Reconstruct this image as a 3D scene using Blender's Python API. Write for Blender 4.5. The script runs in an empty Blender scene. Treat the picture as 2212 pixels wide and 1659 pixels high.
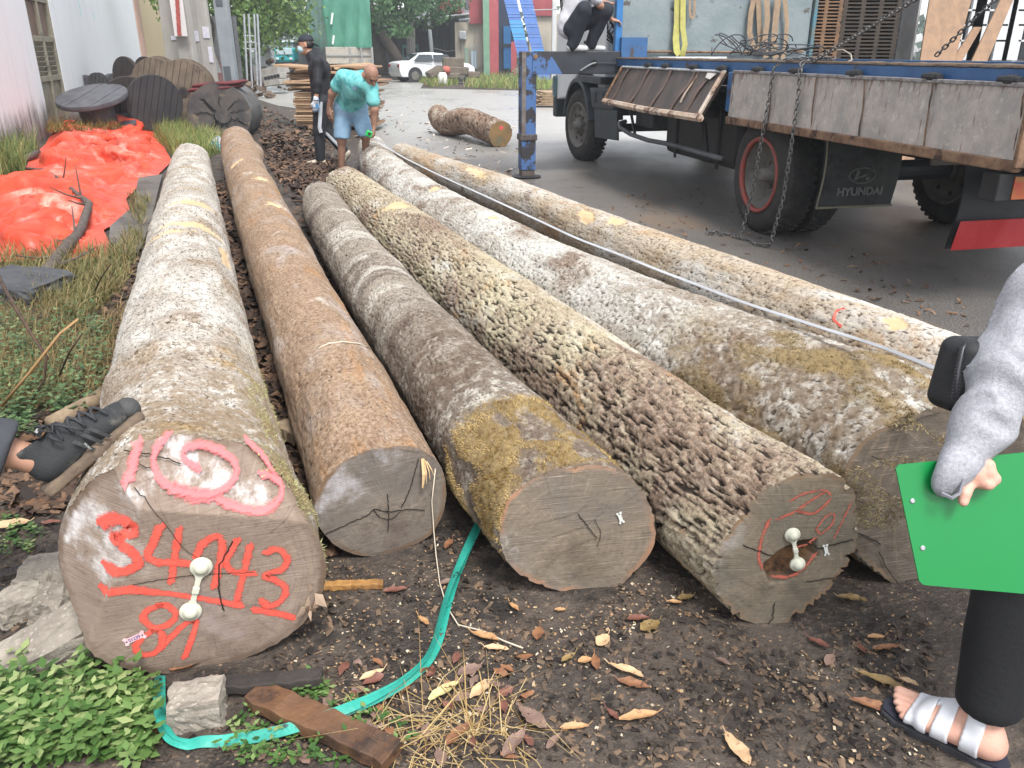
import bpy,bmesh,math,random
import numpy as np
from mathutils import Matrix,Vector
sc=bpy.context.scene
col=sc.collection
R=math.radians
# ---------------------------------------------------------------- camera
H=1.5
PITCH=R(22.08)
cam=bpy.data.cameras.new('camera')
cam.sensor_width=36.0
cam.lens=36.0*1771.0/2212.0
cam.clip_start=0.05
cam.clip_end=2000
cam_ob=bpy.data.objects.new('camera',cam)
cam_ob.location=(0,0,H)
cam_ob.rotation_euler=(math.pi/2-PITCH,0,0)
col.objects.link(cam_ob)
sc.camera=cam_ob
# ---------------------------------------------------------------- sky: bright overcast
SUN_EL,SUN_ROT=R(58),R(155)
w=bpy.data.worlds.new('World')
sc.world=w
w.use_nodes=True
nt=w.node_tree
bg=nt.nodes['Background']
sky=nt.nodes.new('ShaderNodeTexSky')
sky.sky_type='NISHITA'
sky.sun_disc=False
sky.sun_elevation=SUN_EL
sky.sun_rotation=SUN_ROT
sky.dust_density=1.5
sky.air_density=1.0
sky.ozone_density=1.0
hs=nt.nodes.new('ShaderNodeHueSaturation')
hs.inputs['Saturation'].default_value=0.22
nt.links.new(sky.outputs[0],hs.inputs['Color'])
nt.links.new(hs.outputs[0],bg.inputs['Color'])
bg.inputs['Strength'].default_value=0.13
sun=bpy.data.lights.new('sun','SUN')
sun.energy=1.5
sun.angle=R(18)
sun.color=(1.0,0.97,0.92)
sun_ob=bpy.data.objects.new('sun',sun)
sun_ob.rotation_euler=(R(32),0,R(25))
col.objects.link(sun_ob)
vs=sc.view_settings
vs.view_transform='Standard'
vs.look='None'
vs.exposure=1.45
vs.gamma=1.0
vs.use_curve_mapping=False
sc.render.engine='CYCLES'
sc.cycles.use_denoising=True
sc.cycles.max_bounces=6
sc.cycles.diffuse_bounces=3
sc.cycles.glossy_bounces=3
sc.cycles.transmission_bounces=4
sc.cycles.transparent_max_bounces=12
sc.cycles.caustics_reflective=False
sc.cycles.caustics_refractive=False
# ---------------------------------------------------------------- measuring: photo point (2212 wide) -> place in the yard
FP,CXP,CYP=1771.0,1106.0,829.5
cP,sP=math.cos(PITCH),math.sin(PITCH)
def ray(x,y):
 a=(x-CXP)/FP;b=(CYP-y)/FP
 return np.array([a,cP+b*sP,-sP+b*cP])
def gp(x,y,h=0.0):
 d=ray(x,y);t=(h-H)/d[2]
 return np.array([d[0]*t,d[1]*t,h])
def at(x,y,Y):
 d=ray(x,y);t=Y/d[1]
 return np.array([d[0]*t,Y,H+d[2]*t])
 # ---------------------------------------------------------------- numpy noise
_rs=np.random.RandomState(7)
_perm=np.tile(_rs.permutation(256),3)
_g3=_rs.normal(size=(256,3));_g3/=np.linalg.norm(_g3,axis=1)[:,None]
def pn(x,y,z=0.0):
 x,y,z=np.broadcast_arrays(np.asarray(x,float),np.asarray(y,float),np.asarray(z,float))
 xi=np.floor(x).astype(int);yi=np.floor(y).astype(int);zi=np.floor(z).astype(int)
 xf,yf,zf=x-xi,y-yi,z-zi
 f=lambda t:t*t*t*(t*(t*6-15)+10)
 u,v,w_=f(xf),f(yf),f(zf)
 out=0
 for dx in(0,1):
  for dy in(0,1):
   for dz in(0,1):
    h=_perm[_perm[_perm[(xi+dx)&255]+((yi+dy)&255)]+((zi+dz)&255)]
    g=_g3[h]
    dot=g[...,0]*(xf-dx)+g[...,1]*(yf-dy)+g[...,2]*(zf-dz)
    out=out+dot*(u if dx else 1-u)*(v if dy else 1-v)*(w_ if dz else 1-w_)
 return out*1.5
def fbm(x,y,z=0.0,o=4,g=0.5):
 a,s,t=1.0,0.0,0.0
 x=np.asarray(x,float);y=np.asarray(y,float);z=np.asarray(z,float)
 for i in range(o):
  s=s+a*pn(x+13.1*i,y+7.7*i,z+3.3*i);t+=a
  a*=g;x=x*2.03;y=y*2.03;z=z*2.03
 return s/t
def worley(u,v,wrap=0,seed=0,jit=0.9):
 '''2D cells; v wraps after `wrap` cells. returns F1, F2-F1 edge, cell random'''
 ui=np.floor(u).astype(int);vi=np.floor(v).astype(int)
 f1=np.full(u.shape,9.0);f2=np.full(u.shape,9.0);idr=np.zeros(u.shape)
 for du in(-1,0,1):
  for dv in(-1,0,1):
   cu,cv=ui+du,vi+dv
   cw=cv%wrap if wrap else cv
   h=_perm[_perm[(cu+seed*17)&255]+(cw&255)]
   h2=_perm[h+91]
   px=cu+0.5+jit*(h/255.0-0.5);py=cv+0.5+jit*(h2/255.0-0.5)
   d=np.hypot(u-px,v-py)
   m=d<f1
   f2=np.where(m,f1,np.minimum(f2,d));idr=np.where(m,_perm[h2+37]/255.0,idr);f1=np.where(m,d,f1)
 return f1,f2-f1,idr
def smooth(a,b,x):
 t=np.clip((x-a)/(b-a),0,1);return t*t*(3-2*t)
 # ---------------------------------------------------------------- materials
def C(r,g,b,k=1.0):
 f=lambda c:(c/255.0/12.92 if c<=10 else((c/255.0+0.055)/1.055)**2.4)*k
 return(f(r),f(g),f(b),1.0)
class NT:
 def __init__(s,name):
  s.m=bpy.data.materials.new(name);s.m.use_nodes=True
  s.t=s.m.node_tree;s.bs=s.t.nodes['Principled BSDF'];s.out=s.t.nodes['Material Output']
 def n(s,ty,**kw):
  o=s.t.nodes.new('ShaderNode'+ty)
  for k,v in kw.items():setattr(o,k,v)
  return o
 def l(s,a,b):s.t.links.new(a,b)
 def put(s,sock,v):
  if hasattr(v,'is_output')or isinstance(v,bpy.types.NodeSocket):s.l(v,sock)
  else:sock.default_value=v
 def coord(s,scale=(1,1,1),attr=None,kind='Object'):
  if attr:
   src=s.n('Attribute',attribute_name=attr).outputs['Vector']
  else:
   src=s.n('TexCoord').outputs[kind]
  mp=s.n('Mapping');mp.inputs['Scale'].default_value=scale
  s.l(src,mp.inputs['Vector']);return mp.outputs[0]
 def noise(s,vec,scale,det=4,rough=0.55,dist=0.0):
  o=s.n('TexNoise');s.l(vec,o.inputs['Vector'])
  o.inputs['Scale'].default_value=scale;o.inputs['Detail'].default_value=det
  o.inputs['Roughness'].default_value=rough;o.inputs['Distortion'].default_value=dist
  return o.outputs['Fac']
 def step(s,v,a,b,lo=0.0,hi=1.0):
  o=s.n('MapRange',interpolation_type='SMOOTHSTEP')
  s.put(o.inputs[0],v)
  o.inputs[1].default_value=a;o.inputs[2].default_value=b
  o.inputs[3].default_value=lo;o.inputs[4].default_value=hi
  return o.outputs[0]
 def math(s,op,a,b=0.0,c=None):
  o=s.n('Math',operation=op);s.put(o.inputs[0],a);s.put(o.inputs[1],b)
  if c is not None:s.put(o.inputs[2],c)
  return o.outputs[0]
 def mix(s,f,a,b,mode='MIX'):
  o=s.n('MixRGB',blend_type=mode);s.put(o.inputs[0],f);s.put(o.inputs[1],a);s.put(o.inputs[2],b)
  return o.outputs[0]
 def attr(s,name):return s.n('Attribute',attribute_name=name).outputs['Fac']
 def bump(s,h,strength=0.3,dist=0.01,prev=None):
  o=s.n('Bump');o.inputs['Strength'].default_value=strength;o.inputs['Distance'].default_value=dist
  s.l(h,o.inputs['Height'])
  if prev is not None:s.l(prev,o.inputs['Normal'])
  return o.outputs[0]
 def done(s,color,rough=0.7,normal=None,metal=0.0,spec=0.5,alpha=None):
  s.put(s.bs.inputs['Base Color'],color);s.put(s.bs.inputs['Roughness'],rough)
  s.put(s.bs.inputs['Metallic'],metal);s.put(s.bs.inputs['Specular IOR Level'],spec)
  if normal is not None:s.l(normal,s.bs.inputs['Normal'])
  if alpha is not None:s.put(s.bs.inputs['Alpha'],alpha)
  return s.m
_mc={}
def mat(name,c1,c2=None,sc_=6.0,rough=0.6,bump=0.0,bsc=40.0,c3=None,s3=3.0,t3=(0.55,0.65),stretch=(1,1,1),metal=0.0,spec=0.5,st3=None,rvar=0.1,bd=0.01):
 '''weathered surface: c1/c2 mottled, c3 in patches (rust, dirt, peeled paint)'''
 if name in _mc:return _mc[name]
 t=NT(name);v=t.coord(stretch)
 c=c1;rr=rough
 if c2 is not None:
  f=t.noise(v,sc_,5,0.6);c=t.mix(t.step(f,0.3,0.7),c1,c2)
  rr=t.math('ADD',rough-rvar/2,t.math('MULTIPLY',f,rvar))
 if c3 is not None:
  v3=t.coord(st3)if st3 else v
  f3=t.step(t.noise(v3,s3,8,0.65),t3[0],t3[1]);c=t.mix(f3,c,c3)
 nrm=t.bump(t.noise(v,bsc,5,0.6),bump,bd)if bump else None
 _mc[name]=t.done(c,rr,nrm,metal,spec);return _mc[name]
 # ---------------------------------------------------------------- mesh building
def unit(v):v=np.asarray(v,float);n=np.linalg.norm(v);return v/n if n>1e-12 else v
def frame(d):
 d=unit(d);a=np.array([0,0,1.0])if abs(d[2])<0.9 else np.array([1.0,0,0])
 x=unit(np.cross(a,d));y=np.cross(d,x);return x,y,d
def rotz(a):c,s=math.cos(a),math.sin(a);return np.array([[c,-s,0],[s,c,0],[0,0,1.0]])
def rotx(a):c,s=math.cos(a),math.sin(a);return np.array([[1.0,0,0],[0,c,-s],[0,s,c]])
def roty(a):c,s=math.cos(a),math.sin(a);return np.array([[c,0,s],[0,1.0,0],[-s,0,c]])
I3=np.eye(3)
LOCAL=[]
def mesh_obj(name,verts,faces,m=None,parent=None,smooth=False,attrs=None,bevel=0,sub=0,mats=None,mi=None):
 verts=np.asarray(verts,float)
 me=bpy.data.meshes.new(name)
 ob=bpy.data.objects.new(name,me)
 if parent is None:
  lo,hi=verts.min(0),verts.max(0)
  o=np.array([(lo[0]+hi[0])/2,(lo[1]+hi[1])/2,lo[2]])
  verts=verts-o;ob.location=o
 if isinstance(faces,np.ndarray):
  k=faces.shape[1];nf=len(faces)
  me.vertices.add(len(verts));me.vertices.foreach_set('co',verts.ravel())
  me.loops.add(nf*k);me.loops.foreach_set('vertex_index',faces.ravel().astype(np.int32))
  me.polygons.add(nf);me.polygons.foreach_set('loop_start',np.arange(0,nf*k,k,dtype=np.int32))
  me.polygons.foreach_set('loop_total',np.full(nf,k,np.int32))
  me.update(calc_edges=True);me.validate()
 else:
  me.from_pydata([tuple(v)for v in verts],[],[tuple(int(i)for i in f)for f in faces])
 if smooth:me.polygons.foreach_set('use_smooth',np.ones(len(me.polygons),bool))
 for k,a in(attrs or{}).items():
  a=np.asarray(a,np.float32)
  if a.ndim==2:
   at_=me.attributes.new(k,'FLOAT_VECTOR','POINT');at_.data.foreach_set('vector',a.ravel())
  else:
   at_=me.attributes.new(k,'FLOAT','POINT');at_.data.foreach_set('value',a)
 if mats:
  for q in mats:me.materials.append(q)
  me.polygons.foreach_set('material_index',np.asarray(mi,np.int32))
 elif m:me.materials.append(m)
 if bevel:
  b=ob.modifiers.new('edge','BEVEL');b.width=bevel;b.segments=2;b.limit_method='ANGLE';b.angle_limit=R(40)
 if sub:
  b=ob.modifiers.new('sub','SUBSURF');b.levels=b.render_levels=sub
 col.objects.link(ob)
 if parent is not None:
  ob.parent=parent
  if parent in LOCAL:pass
  elif parent.type=='EMPTY':ob.matrix_parent_inverse=parent.matrix_basis.inverted()
  elif parent.parent is None:ob.matrix_parent_inverse=parent.matrix_basis.inverted()
 return ob
def tag(o,label=None,cat=None,group=None,kind=None):
 if label:o['label']=label
 if cat:o['category']=cat
 if group:o['group']=group
 if kind:o['kind']=kind
 return o
def thing(name,label,cat,loc=(0,0,0),group=None):
 o=bpy.data.objects.new(name,None);o.location=tuple(float(q)for q in loc);o.empty_display_size=0.2
 col.objects.link(o);return tag(o,label,cat,group)
class MB:
 def __init__(s):s.v=[];s.f=[];s.n=0
 def add(s,v,f):
  s.v.append(np.asarray(v,float));s.f+=[tuple(int(i)+s.n for i in q)for q in f];s.n+=len(v);return s
 def box(s,c,d,Rm=I3):
  h=np.asarray(d,float)/2
  p=np.array([[x,y,z]for x in(-1,1)for y in(-1,1)for z in(-1,1)])*h
  return s.add(p@np.asarray(Rm).T+np.asarray(c),[(0,1,3,2),(4,6,7,5),(0,4,5,1),(2,3,7,6),(0,2,6,4),(1,5,7,3)])
 def tube(s,pts,r,n=8,cap=True,flat=None):
  pts=np.asarray(pts,float);k=len(pts);r=np.broadcast_to(np.asarray(r,float),(k,))
  tg=np.gradient(pts,axis=0)
  x,y,_=frame(tg[0]);vs_=[]
  a=np.linspace(0,2*math.pi,n,endpoint=False)
  for i in range(k):
   d=unit(tg[i]);x=unit(x-d*(x@d));y=np.cross(d,x)
   e=1.0 if flat is None else flat
   vs_.append(pts[i]+r[i]*(np.cos(a)[:,None]*x+e*np.sin(a)[:,None]*y))
  f=[(i*n+j,i*n+(j+1)%n,(i+1)*n+(j+1)%n,(i+1)*n+j)for i in range(k-1)for j in range(n)]
  if cap:f+=[tuple(range(n))[::-1],tuple((k-1)*n+j for j in range(n))]
  return s.add(np.concatenate(vs_),f)
 def cyl(s,p0,p1,r0,r1=None,n=14,cap=True):return s.tube([p0,p1],[r0,r0 if r1 is None else r1],n,cap)
 def lathe(s,prof,n=24,o=(0,0,0),axis=(0,0,1),closed=False,caps=(1,1)):
  x,y,d=frame(axis);o=np.asarray(o,float);a=np.linspace(0,2*math.pi,n,endpoint=False)
  v=np.concatenate([o+d*h+r*(np.cos(a)[:,None]*x+np.sin(a)[:,None]*y)for r,h in prof])
  k=len(prof)
  f=[(i*n+j,i*n+(j+1)%n,(i+1)%k*n+(j+1)%n,(i+1)%k*n+j)for i in range(k if closed else k-1)for j in range(n)]
  if not closed and caps[0]:f+=[tuple(range(n))[::-1]]
  if not closed and caps[1]:f+=[tuple((k-1)*n+j for j in range(n))]
  return s.add(v,f)
 def prism(s,poly,o,ux,uy,depth):
  '''polygon in the plane (ux,uy) at o, extruded by vector depth'''
  o=np.asarray(o,float);ux=np.asarray(ux,float);uy=np.asarray(uy,float);d=np.asarray(depth,float)
  a=np.array([o+ux*p[0]+uy*p[1]for p in poly]);n=len(a)
  return s.add(np.concatenate([a,a+d]),[tuple(range(n))[::-1],tuple(range(n,2*n))]+[(i,(i+1)%n,n+(i+1)%n,n+i)for i in range(n)])
 def grid(s,P):
  '''P: (a,b,3) array of points'''
  a,b=P.shape[:2]
  return s.add(P.reshape(-1,3),[(i*b+j,(i+1)*b+j,(i+1)*b+j+1,i*b+j+1)for i in range(a-1)for j in range(b-1)])
 def build(s,name,m=None,parent=None,smooth=False,bevel=0,sub=0,**kw):
  return mesh_obj(name,np.concatenate(s.v),s.f,m,parent,smooth,bevel=bevel,sub=sub,**kw)
def box(name,c,d,m,parent=None,Rm=I3,bevel=0.0):return MB().box(c,d,Rm).build(name,m,parent,bevel=bevel)
def pbox(name,x0,x1,y0,y1,Y,depth,m,parent=None,bevel=0.0):
 '''box standing at distance Y whose front spans those photo points'''
 a=at(x0,y1,Y);b=at(x1,y0,Y)
 return MB().box(((a[0]+b[0])/2,Y+depth/2,(a[2]+b[2])/2),(abs(b[0]-a[0]),depth,abs(b[2]-a[2]))).build(name,m,parent,bevel=bevel)
def gridfaces(a,b,wrap=False):
 i,j=np.meshgrid(np.arange(a-1),np.arange(b if wrap else b-1),indexing='ij')
 j2=(j+1)%b
 return np.stack([i*b+j,i*b+j2,(i+1)*b+j2,(i+1)*b+j],-1).reshape(-1,4)
def quads(P):
 '''many loose polygons: P (n,k,3)'''
 n,k=P.shape[:2];return P.reshape(-1,3),np.arange(n*k).reshape(n,k)
 # ================================================================ GROUND AND ROAD
ROAD=np.array([(3.6,-3),(2.35,1.2),(1.85,2.5),(0.2,6.8),(-1.75,11.6),(-2.3,14),(-2.9,17),(-4.6,22.5),(-9,28.5),(-16,31),(-40,34),(-40,41),(-12,38.5),(-9.5,46),(-7,50),(-4.6,46),(-4.0,38),(2,35.2),(12,33),(80,30),(80,-3)],float)
def poly_sd(x,y,poly):
 '''signed distance, positive inside'''
 d=np.full(np.shape(x),1e9);ins=np.zeros(np.shape(x),bool)
 n=len(poly)
 for i in range(n):
  a,b=poly[i],poly[(i+1)%n]
  e=b-a;wx,wy=x-a[0],y-a[1]
  t=np.clip((wx*e[0]+wy*e[1])/(e@e),0,1)
  d=np.minimum(d,np.hypot(wx-t*e[0],wy-t*e[1]))
  c=((a[1]>y)!=(b[1]>y))&(x<(b[0]-a[0])*(y-a[1])/(b[1]-a[1]+1e-12)+a[0])
  ins^=c
 return np.where(ins,d,-d)
BERM=[gp(548,222)[:2],gp(566,245)[:2],gp(585,272)[:2],gp(602,300)[:2],gp(616,322)[:2]]
def hground(x,y):
 x=np.asarray(x,float);y=np.asarray(y,float)
 sd=poly_sd(x,y,ROAD)+0.18*fbm(x*1.1,y*1.1,4.0,3)
 h=0.030*fbm(x*0.7,y*0.7,1.0,4)+0.012*fbm(x*6,y*6,2.0,3)+0.012
 near=smooth(9,4,np.hypot(x,y))
 h=h+near*(0.007*fbm(x*22,y*22,5.0,3))
 heap=smooth(1.7,0.2,np.hypot((x+2.75)*1.3,(y-9.3)*0.55))
 h=h+heap*(0.07+0.10*np.abs(fbm(x*4,y*4,9.0,4)))
 for i in range(4):
  a,b=BERM[i],BERM[i+1];e=b-a
  t=np.clip(((x-a[0])*e[0]+(y-a[1])*e[1])/(e@e),0,1)
  d=np.hypot(x-a[0]-t*e[0],y-a[1]-t*e[1])
  h=np.maximum(h,0.16*smooth(0.75,0.0,d)*(0.8+0.5*fbm(x*2.5,y*2.5,3.0,4)))
 h=h+0.05*smooth(-2.4,-4.0,x+0.28*(y-3))*smooth(16,9,y)
 h=h-0.075*smooth(-0.10,0.35,sd)
 h=h-0.02*smooth(26,60,np.hypot(x,y))
 return h
def ground_mesh():
 a1=np.linspace(-50,50,340);a2=np.linspace(52,308,60)
 ang=np.radians(np.concatenate([a1,a2]))
 rad=np.concatenate([[0.0],np.geomspace(0.45,28,330),np.geomspace(30,1500,26)])
 A,Rr=np.meshgrid(ang,rad)
 X,Y=Rr*np.sin(A),Rr*np.cos(A)
 Z=hground(X,Y)
 Z=np.where(Rr<0.01,hground(0,0),Z)
 V=np.stack([X,Y,Z],-1).reshape(-1,3)
 t=NT('mud_and_litter')
 v=t.coord(kind='Object')
 n1=t.noise(v,0.9,6,0.6);n2=t.noise(v,7,6,0.65);n3=t.noise(v,45,4,0.7)
 c=t.mix(t.step(n1,0.38,0.62),C(57,51,47),C(90,80,72))
 c=t.mix(t.step(n2,0.42,0.68),c,C(37,33,31))
 c=t.mix(t.math('MULTIPLY',t.step(n3,0.52,0.72),0.7),c,C(124,108,92))
 vo=t.n('TexVoronoi');t.l(v,vo.inputs['Vector']);vo.inputs['Scale'].default_value=70
 sp=t.math('MULTIPLY',t.step(vo.outputs['Distance'],0.30,0.22),t.step(t.noise(v,9,3),0.50,0.62))
 c=t.mix(t.math('MULTIPLY',sp,t.step(vo.outputs['Color'],0.45,0.5)),c,t.mix(vo.outputs['Color'],C(196,176,146),C(120,78,52)))
 hgt=t.math('ADD',t.math('MULTIPLY',n2,1.0),t.math('MULTIPLY',n3,0.8))
 nb=t.bump(hgt,0.9,0.02)
 nb=t.bump(t.noise(v,160,3,0.7),0.5,0.004,nb)
 m=t.done(c,t.step(n1,0.3,0.7,0.45,0.9),nb,spec=0.4)
 o=mesh_obj('ground',V,gridfaces(len(rad),len(ang),True)[:,::-1].copy(),m,None,True)
 return tag(o,kind='structure')
ground_mesh()
def road_mesh():
 bm=bmesh.new()
 vv=[bm.verts.new((p[0],p[1],0.0))for p in ROAD]
 ed=[bm.edges.new((vv[i],vv[(i+1)%len(vv)]))for i in range(len(vv))]
 bmesh.ops.triangle_fill(bm,edges=ed,use_beauty=True)
 for f in bm.faces:
  if f.normal.z<0:f.normal_flip()
 me=bpy.data.meshes.new('road');bm.to_mesh(me);bm.free()
 t=NT('wet_asphalt');v=t.coord()
 n1=t.noise(v,0.35,6,0.6);n2=t.noise(v,3.2,6,0.65);n3=t.noise(v,90,3,0.7)
 c=t.mix(t.step(n1,0.35,0.65),C(66,63,61),C(94,88,83))
 c=t.mix(t.step(n3,0.45,0.75),c,C(150,146,140))
 c=t.mix(t.step(n2,0.55,0.72),c,C(70,60,52))
 gq=t.n('SeparateXYZ');t.l(t.n('TexCoord').outputs['Object'],gq.inputs[0]);c=t.mix(t.math('MULTIPLY',t.step(t.math('ADD',gq.outputs[1],t.math('MULTIPLY',n1,5.0)),13.0,21.0),0.85),c,t.mix(n2,C(150,148,144),C(176,174,170)))  # base colour painted paler with distance, imitating bright sky mirrored in the wet road
 vs2=t.coord((1.2,0.5,1));sd_=t.noise(vs2,0.8,7,0.62)
 gy=t.n('SeparateXYZ');t.l(t.n('TexCoord').outputs['Object'],gy.inputs[0])
 nearlogs=t.step(gy.outputs[1],16.0,8.0)
 c=t.mix(t.math('MULTIPLY',t.math('MULTIPLY',t.step(sd_,0.52,0.66),nearlogs),0.45),c,C(124,100,76))
 wet=t.step(t.noise(t.coord((1,0.35,1)),0.55,5,0.6),0.40,0.66)
 far=t.step(gy.outputs[1],9.0,22.0)
 rough=t.math('SUBTRACT',t.math('SUBTRACT',0.58,t.math('MULTIPLY',wet,0.20)),t.math('MULTIPLY',far,0.16))
 nb=t.bump(t.math('ADD',n3,t.math('MULTIPLY',n2,0.5)),0.6,0.008)
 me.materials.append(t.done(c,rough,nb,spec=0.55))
 o=bpy.data.objects.new('road',me);col.objects.link(o)
 return tag(o,kind='structure')
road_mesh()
# ================================================================ LOGS
def bark_mat(name,fis,cols,layers,wet=0.0,bare=C(196,168,130),fine=1.0,spots=None,butt=None):
 '''fis: colour of the bare fissures; cols: two plate tones; layers: (colour, scale xy, scale z, noise scale, lo, hi, strength)'''
 t=NT(name)
 v=t.coord(attr='bp')
 n1=t.noise(v,5,6,0.62);n2=t.noise(v,60,5,0.7);n3=t.noise(v,190,3,0.7)
 c=t.mix(t.step(n1,0.35,0.65),cols[0],cols[1])
 cell=t.attr('cell')
 c=t.mix(t.math('MULTIPLY',cell,0.35),c,cols[2]if len(cols)>2 else cols[0])
 for(cc,sx,sz,ns,lo,hi,st)in layers:
  f=t.noise(t.coord((sx,sx,sz),attr='bp'),ns,7,0.66,0.4)
  f=t.math('ADD',f,t.math('MULTIPLY',t.math('SUBTRACT',n2,0.5),0.22))
  c=t.mix(t.math('MULTIPLY',t.step(f,lo,hi),st),c,cc)
 c=t.mix(t.math('MULTIPLY',t.step(n2,0.50,0.62),0.55),c,fis)
 c=t.mix(t.math('MULTIPLY',t.step(n2,0.47,0.36),0.30),c,C(196,188,176))
 c=t.mix(t.math('MULTIPLY',t.step(n3,0.54,0.66),0.5),c,fis)
 if spots:
  fl_=t.noise(t.coord((1,1,spots[1]),attr='bp'),spots[0],3,0.8,0.8)
  dk=t.step(fl_,0.57,0.63)
  c=t.mix(t.math('MULTIPLY',dk,spots[2]),c,fis)
 pl=t.attr('plate')
 c=t.mix(t.step(pl,0.60,0.0,0.0,0.92),c,fis)
 if butt:
  sz=t.n('SeparateXYZ');t.l(v,sz.inputs[0]);qn=t.math('ADD',t.math('SUBTRACT',sz.outputs[2],butt[3]*3.0),t.math('MULTIPLY',t.math('SUBTRACT',n1,0.5),butt[4]))
  c=t.mix(t.math('MULTIPLY',t.math('MULTIPLY',t.step(qn,butt[2],butt[1]),0.8),t.step(t.noise(v,22,5,0.7),0.36,0.56)),c,butt[0])
 c=t.mix(t.attr('moss'),c,t.mix(t.noise(v,14,5,0.7),C(96,80,54),C(160,138,98)))
 c=t.mix(t.attr('bare'),c,t.mix(t.step(n1,0.3,0.7),bare,t.mix(0.5,bare,C(206,188,158))))
 nb=t.bump(t.math('ADD',n2,t.math('MULTIPLY',n3,0.6)),0.75*fine,0.006)
 m=t.done(c,0.86-wet*0.3,nb,spec=0.25)
 return m
def cut_mat(name,c1,c2,pith=(0,0),rings=60,stain=None,mold=None,saw=0.3,sawang=0.2,edge=C(150,112,80)):
 '''sawn end grain: rings round the pith, saw scratches, damp stains'''
 t=NT(name);v=t.coord(attr='fp')
 sx=t.n('SeparateXYZ');t.l(v,sx.inputs[0])
 dx=t.math('SUBTRACT',sx.outputs[0],pith[0]);dy=t.math('SUBTRACT',sx.outputs[1],pith[1])
 wob=t.noise(v,3.5,4,0.6)
 d=t.math('SQRT',t.math('ADD',t.math('MULTIPLY',dx,dx),t.math('MULTIPLY',dy,dy)))
 d=t.math('ADD',d,t.math('MULTIPLY',wob,0.09))
 rg=t.math('SINE',t.math('MULTIPLY',d,rings*13.0))
 rg2=t.math('SINE',t.math('MULTIPLY',d,rings*4.1))
 n1=t.noise(v,4,6,0.6);n2=t.noise(v,70,4,0.7)
 mp=t.n('Mapping');mp.inputs['Rotation'].default_value=(0,0,sawang);mp.inputs['Scale'].default_value=(10,260,8)
 t.l(t.n('Attribute',attribute_name='fp').outputs['Vector'],mp.inputs['Vector'])
 sw=t.noise(mp.outputs[0],1.0,4,0.6)
 c=t.mix(t.step(n1,0.32,0.68),c1,c2)
 msk=t.step(t.noise(v,5.5,4,0.6),0.42,0.62)
 c=t.mix(t.math('MULTIPLY',t.math('MULTIPLY',t.step(rg,0.1,1.0),0.30),msk),c,t.mix(0.5,c,C(70,52,40)))
 c=t.mix(t.math('MULTIPLY',t.math('MULTIPLY',t.step(rg2,0.3,1.0),0.16),msk),c,C(168,144,118))
 at2=t.n('Math',operation='ARCTAN2');t.put(at2.inputs[0],dy);t.put(at2.inputs[1],dx)
 cx=t.n('CombineXYZ');t.put(cx.inputs[0],t.math('MULTIPLY',at2.outputs[0],22.0));t.put(cx.inputs[1],t.math('MULTIPLY',d,5.0))
 rd=t.noise(cx.outputs[0],1.0,5,0.7)
 c=t.mix(t.math('MULTIPLY',t.step(rd,0.55,0.72),0.40),c,C(64,52,44));c=t.mix(t.math('MULTIPLY',t.step(rd,0.45,0.30),0.28),c,C(170,154,136))
 c=t.mix(t.math('MULTIPLY',t.step(n2,0.55,0.70),0.35),c,C(60,50,44))
 big=t.noise(v,2.2,6,0.7);c=t.mix(t.math('MULTIPLY',t.step(big,0.52,0.68),0.6),c,t.mix(0.6,c,C(46,38,34)))
 c=t.mix(t.math('MULTIPLY',t.step(sw,0.55,0.75),saw),c,C(182,168,150))
 c=t.mix(t.math('MULTIPLY',t.step(sw,0.46,0.30),saw),c,C(60,48,40))
 if stain:
  c=t.mix(t.math('MULTIPLY',t.step(t.noise(v,stain[1],5,0.6),0.54,0.70),0.7),c,stain[0])
 if mold:
  ml=t.math('MULTIPLY',t.step(t.noise(v,6,7,0.7),0.46,0.66),t.attr('mold'));c=t.mix(ml,c,mold)
 c=t.mix(t.attr('hol'),c,t.mix(t.step(t.noise(v,22,5,0.7),0.35,0.65),C(58,42,32),C(118,88,62)))
 c=t.mix(t.math('MULTIPLY',t.attr('rim'),t.step(n1,0.40,0.62)),c,edge)
 nb=t.bump(t.math('ADD',t.math('MULTIPLY',sw,0.8),t.math('MULTIPLY',n2,0.5)),0.5,0.004)
 nb=t.bump(rd,0.25,0.003,nb)
 return t.done(c,0.78,nb,spec=0.25)
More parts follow.
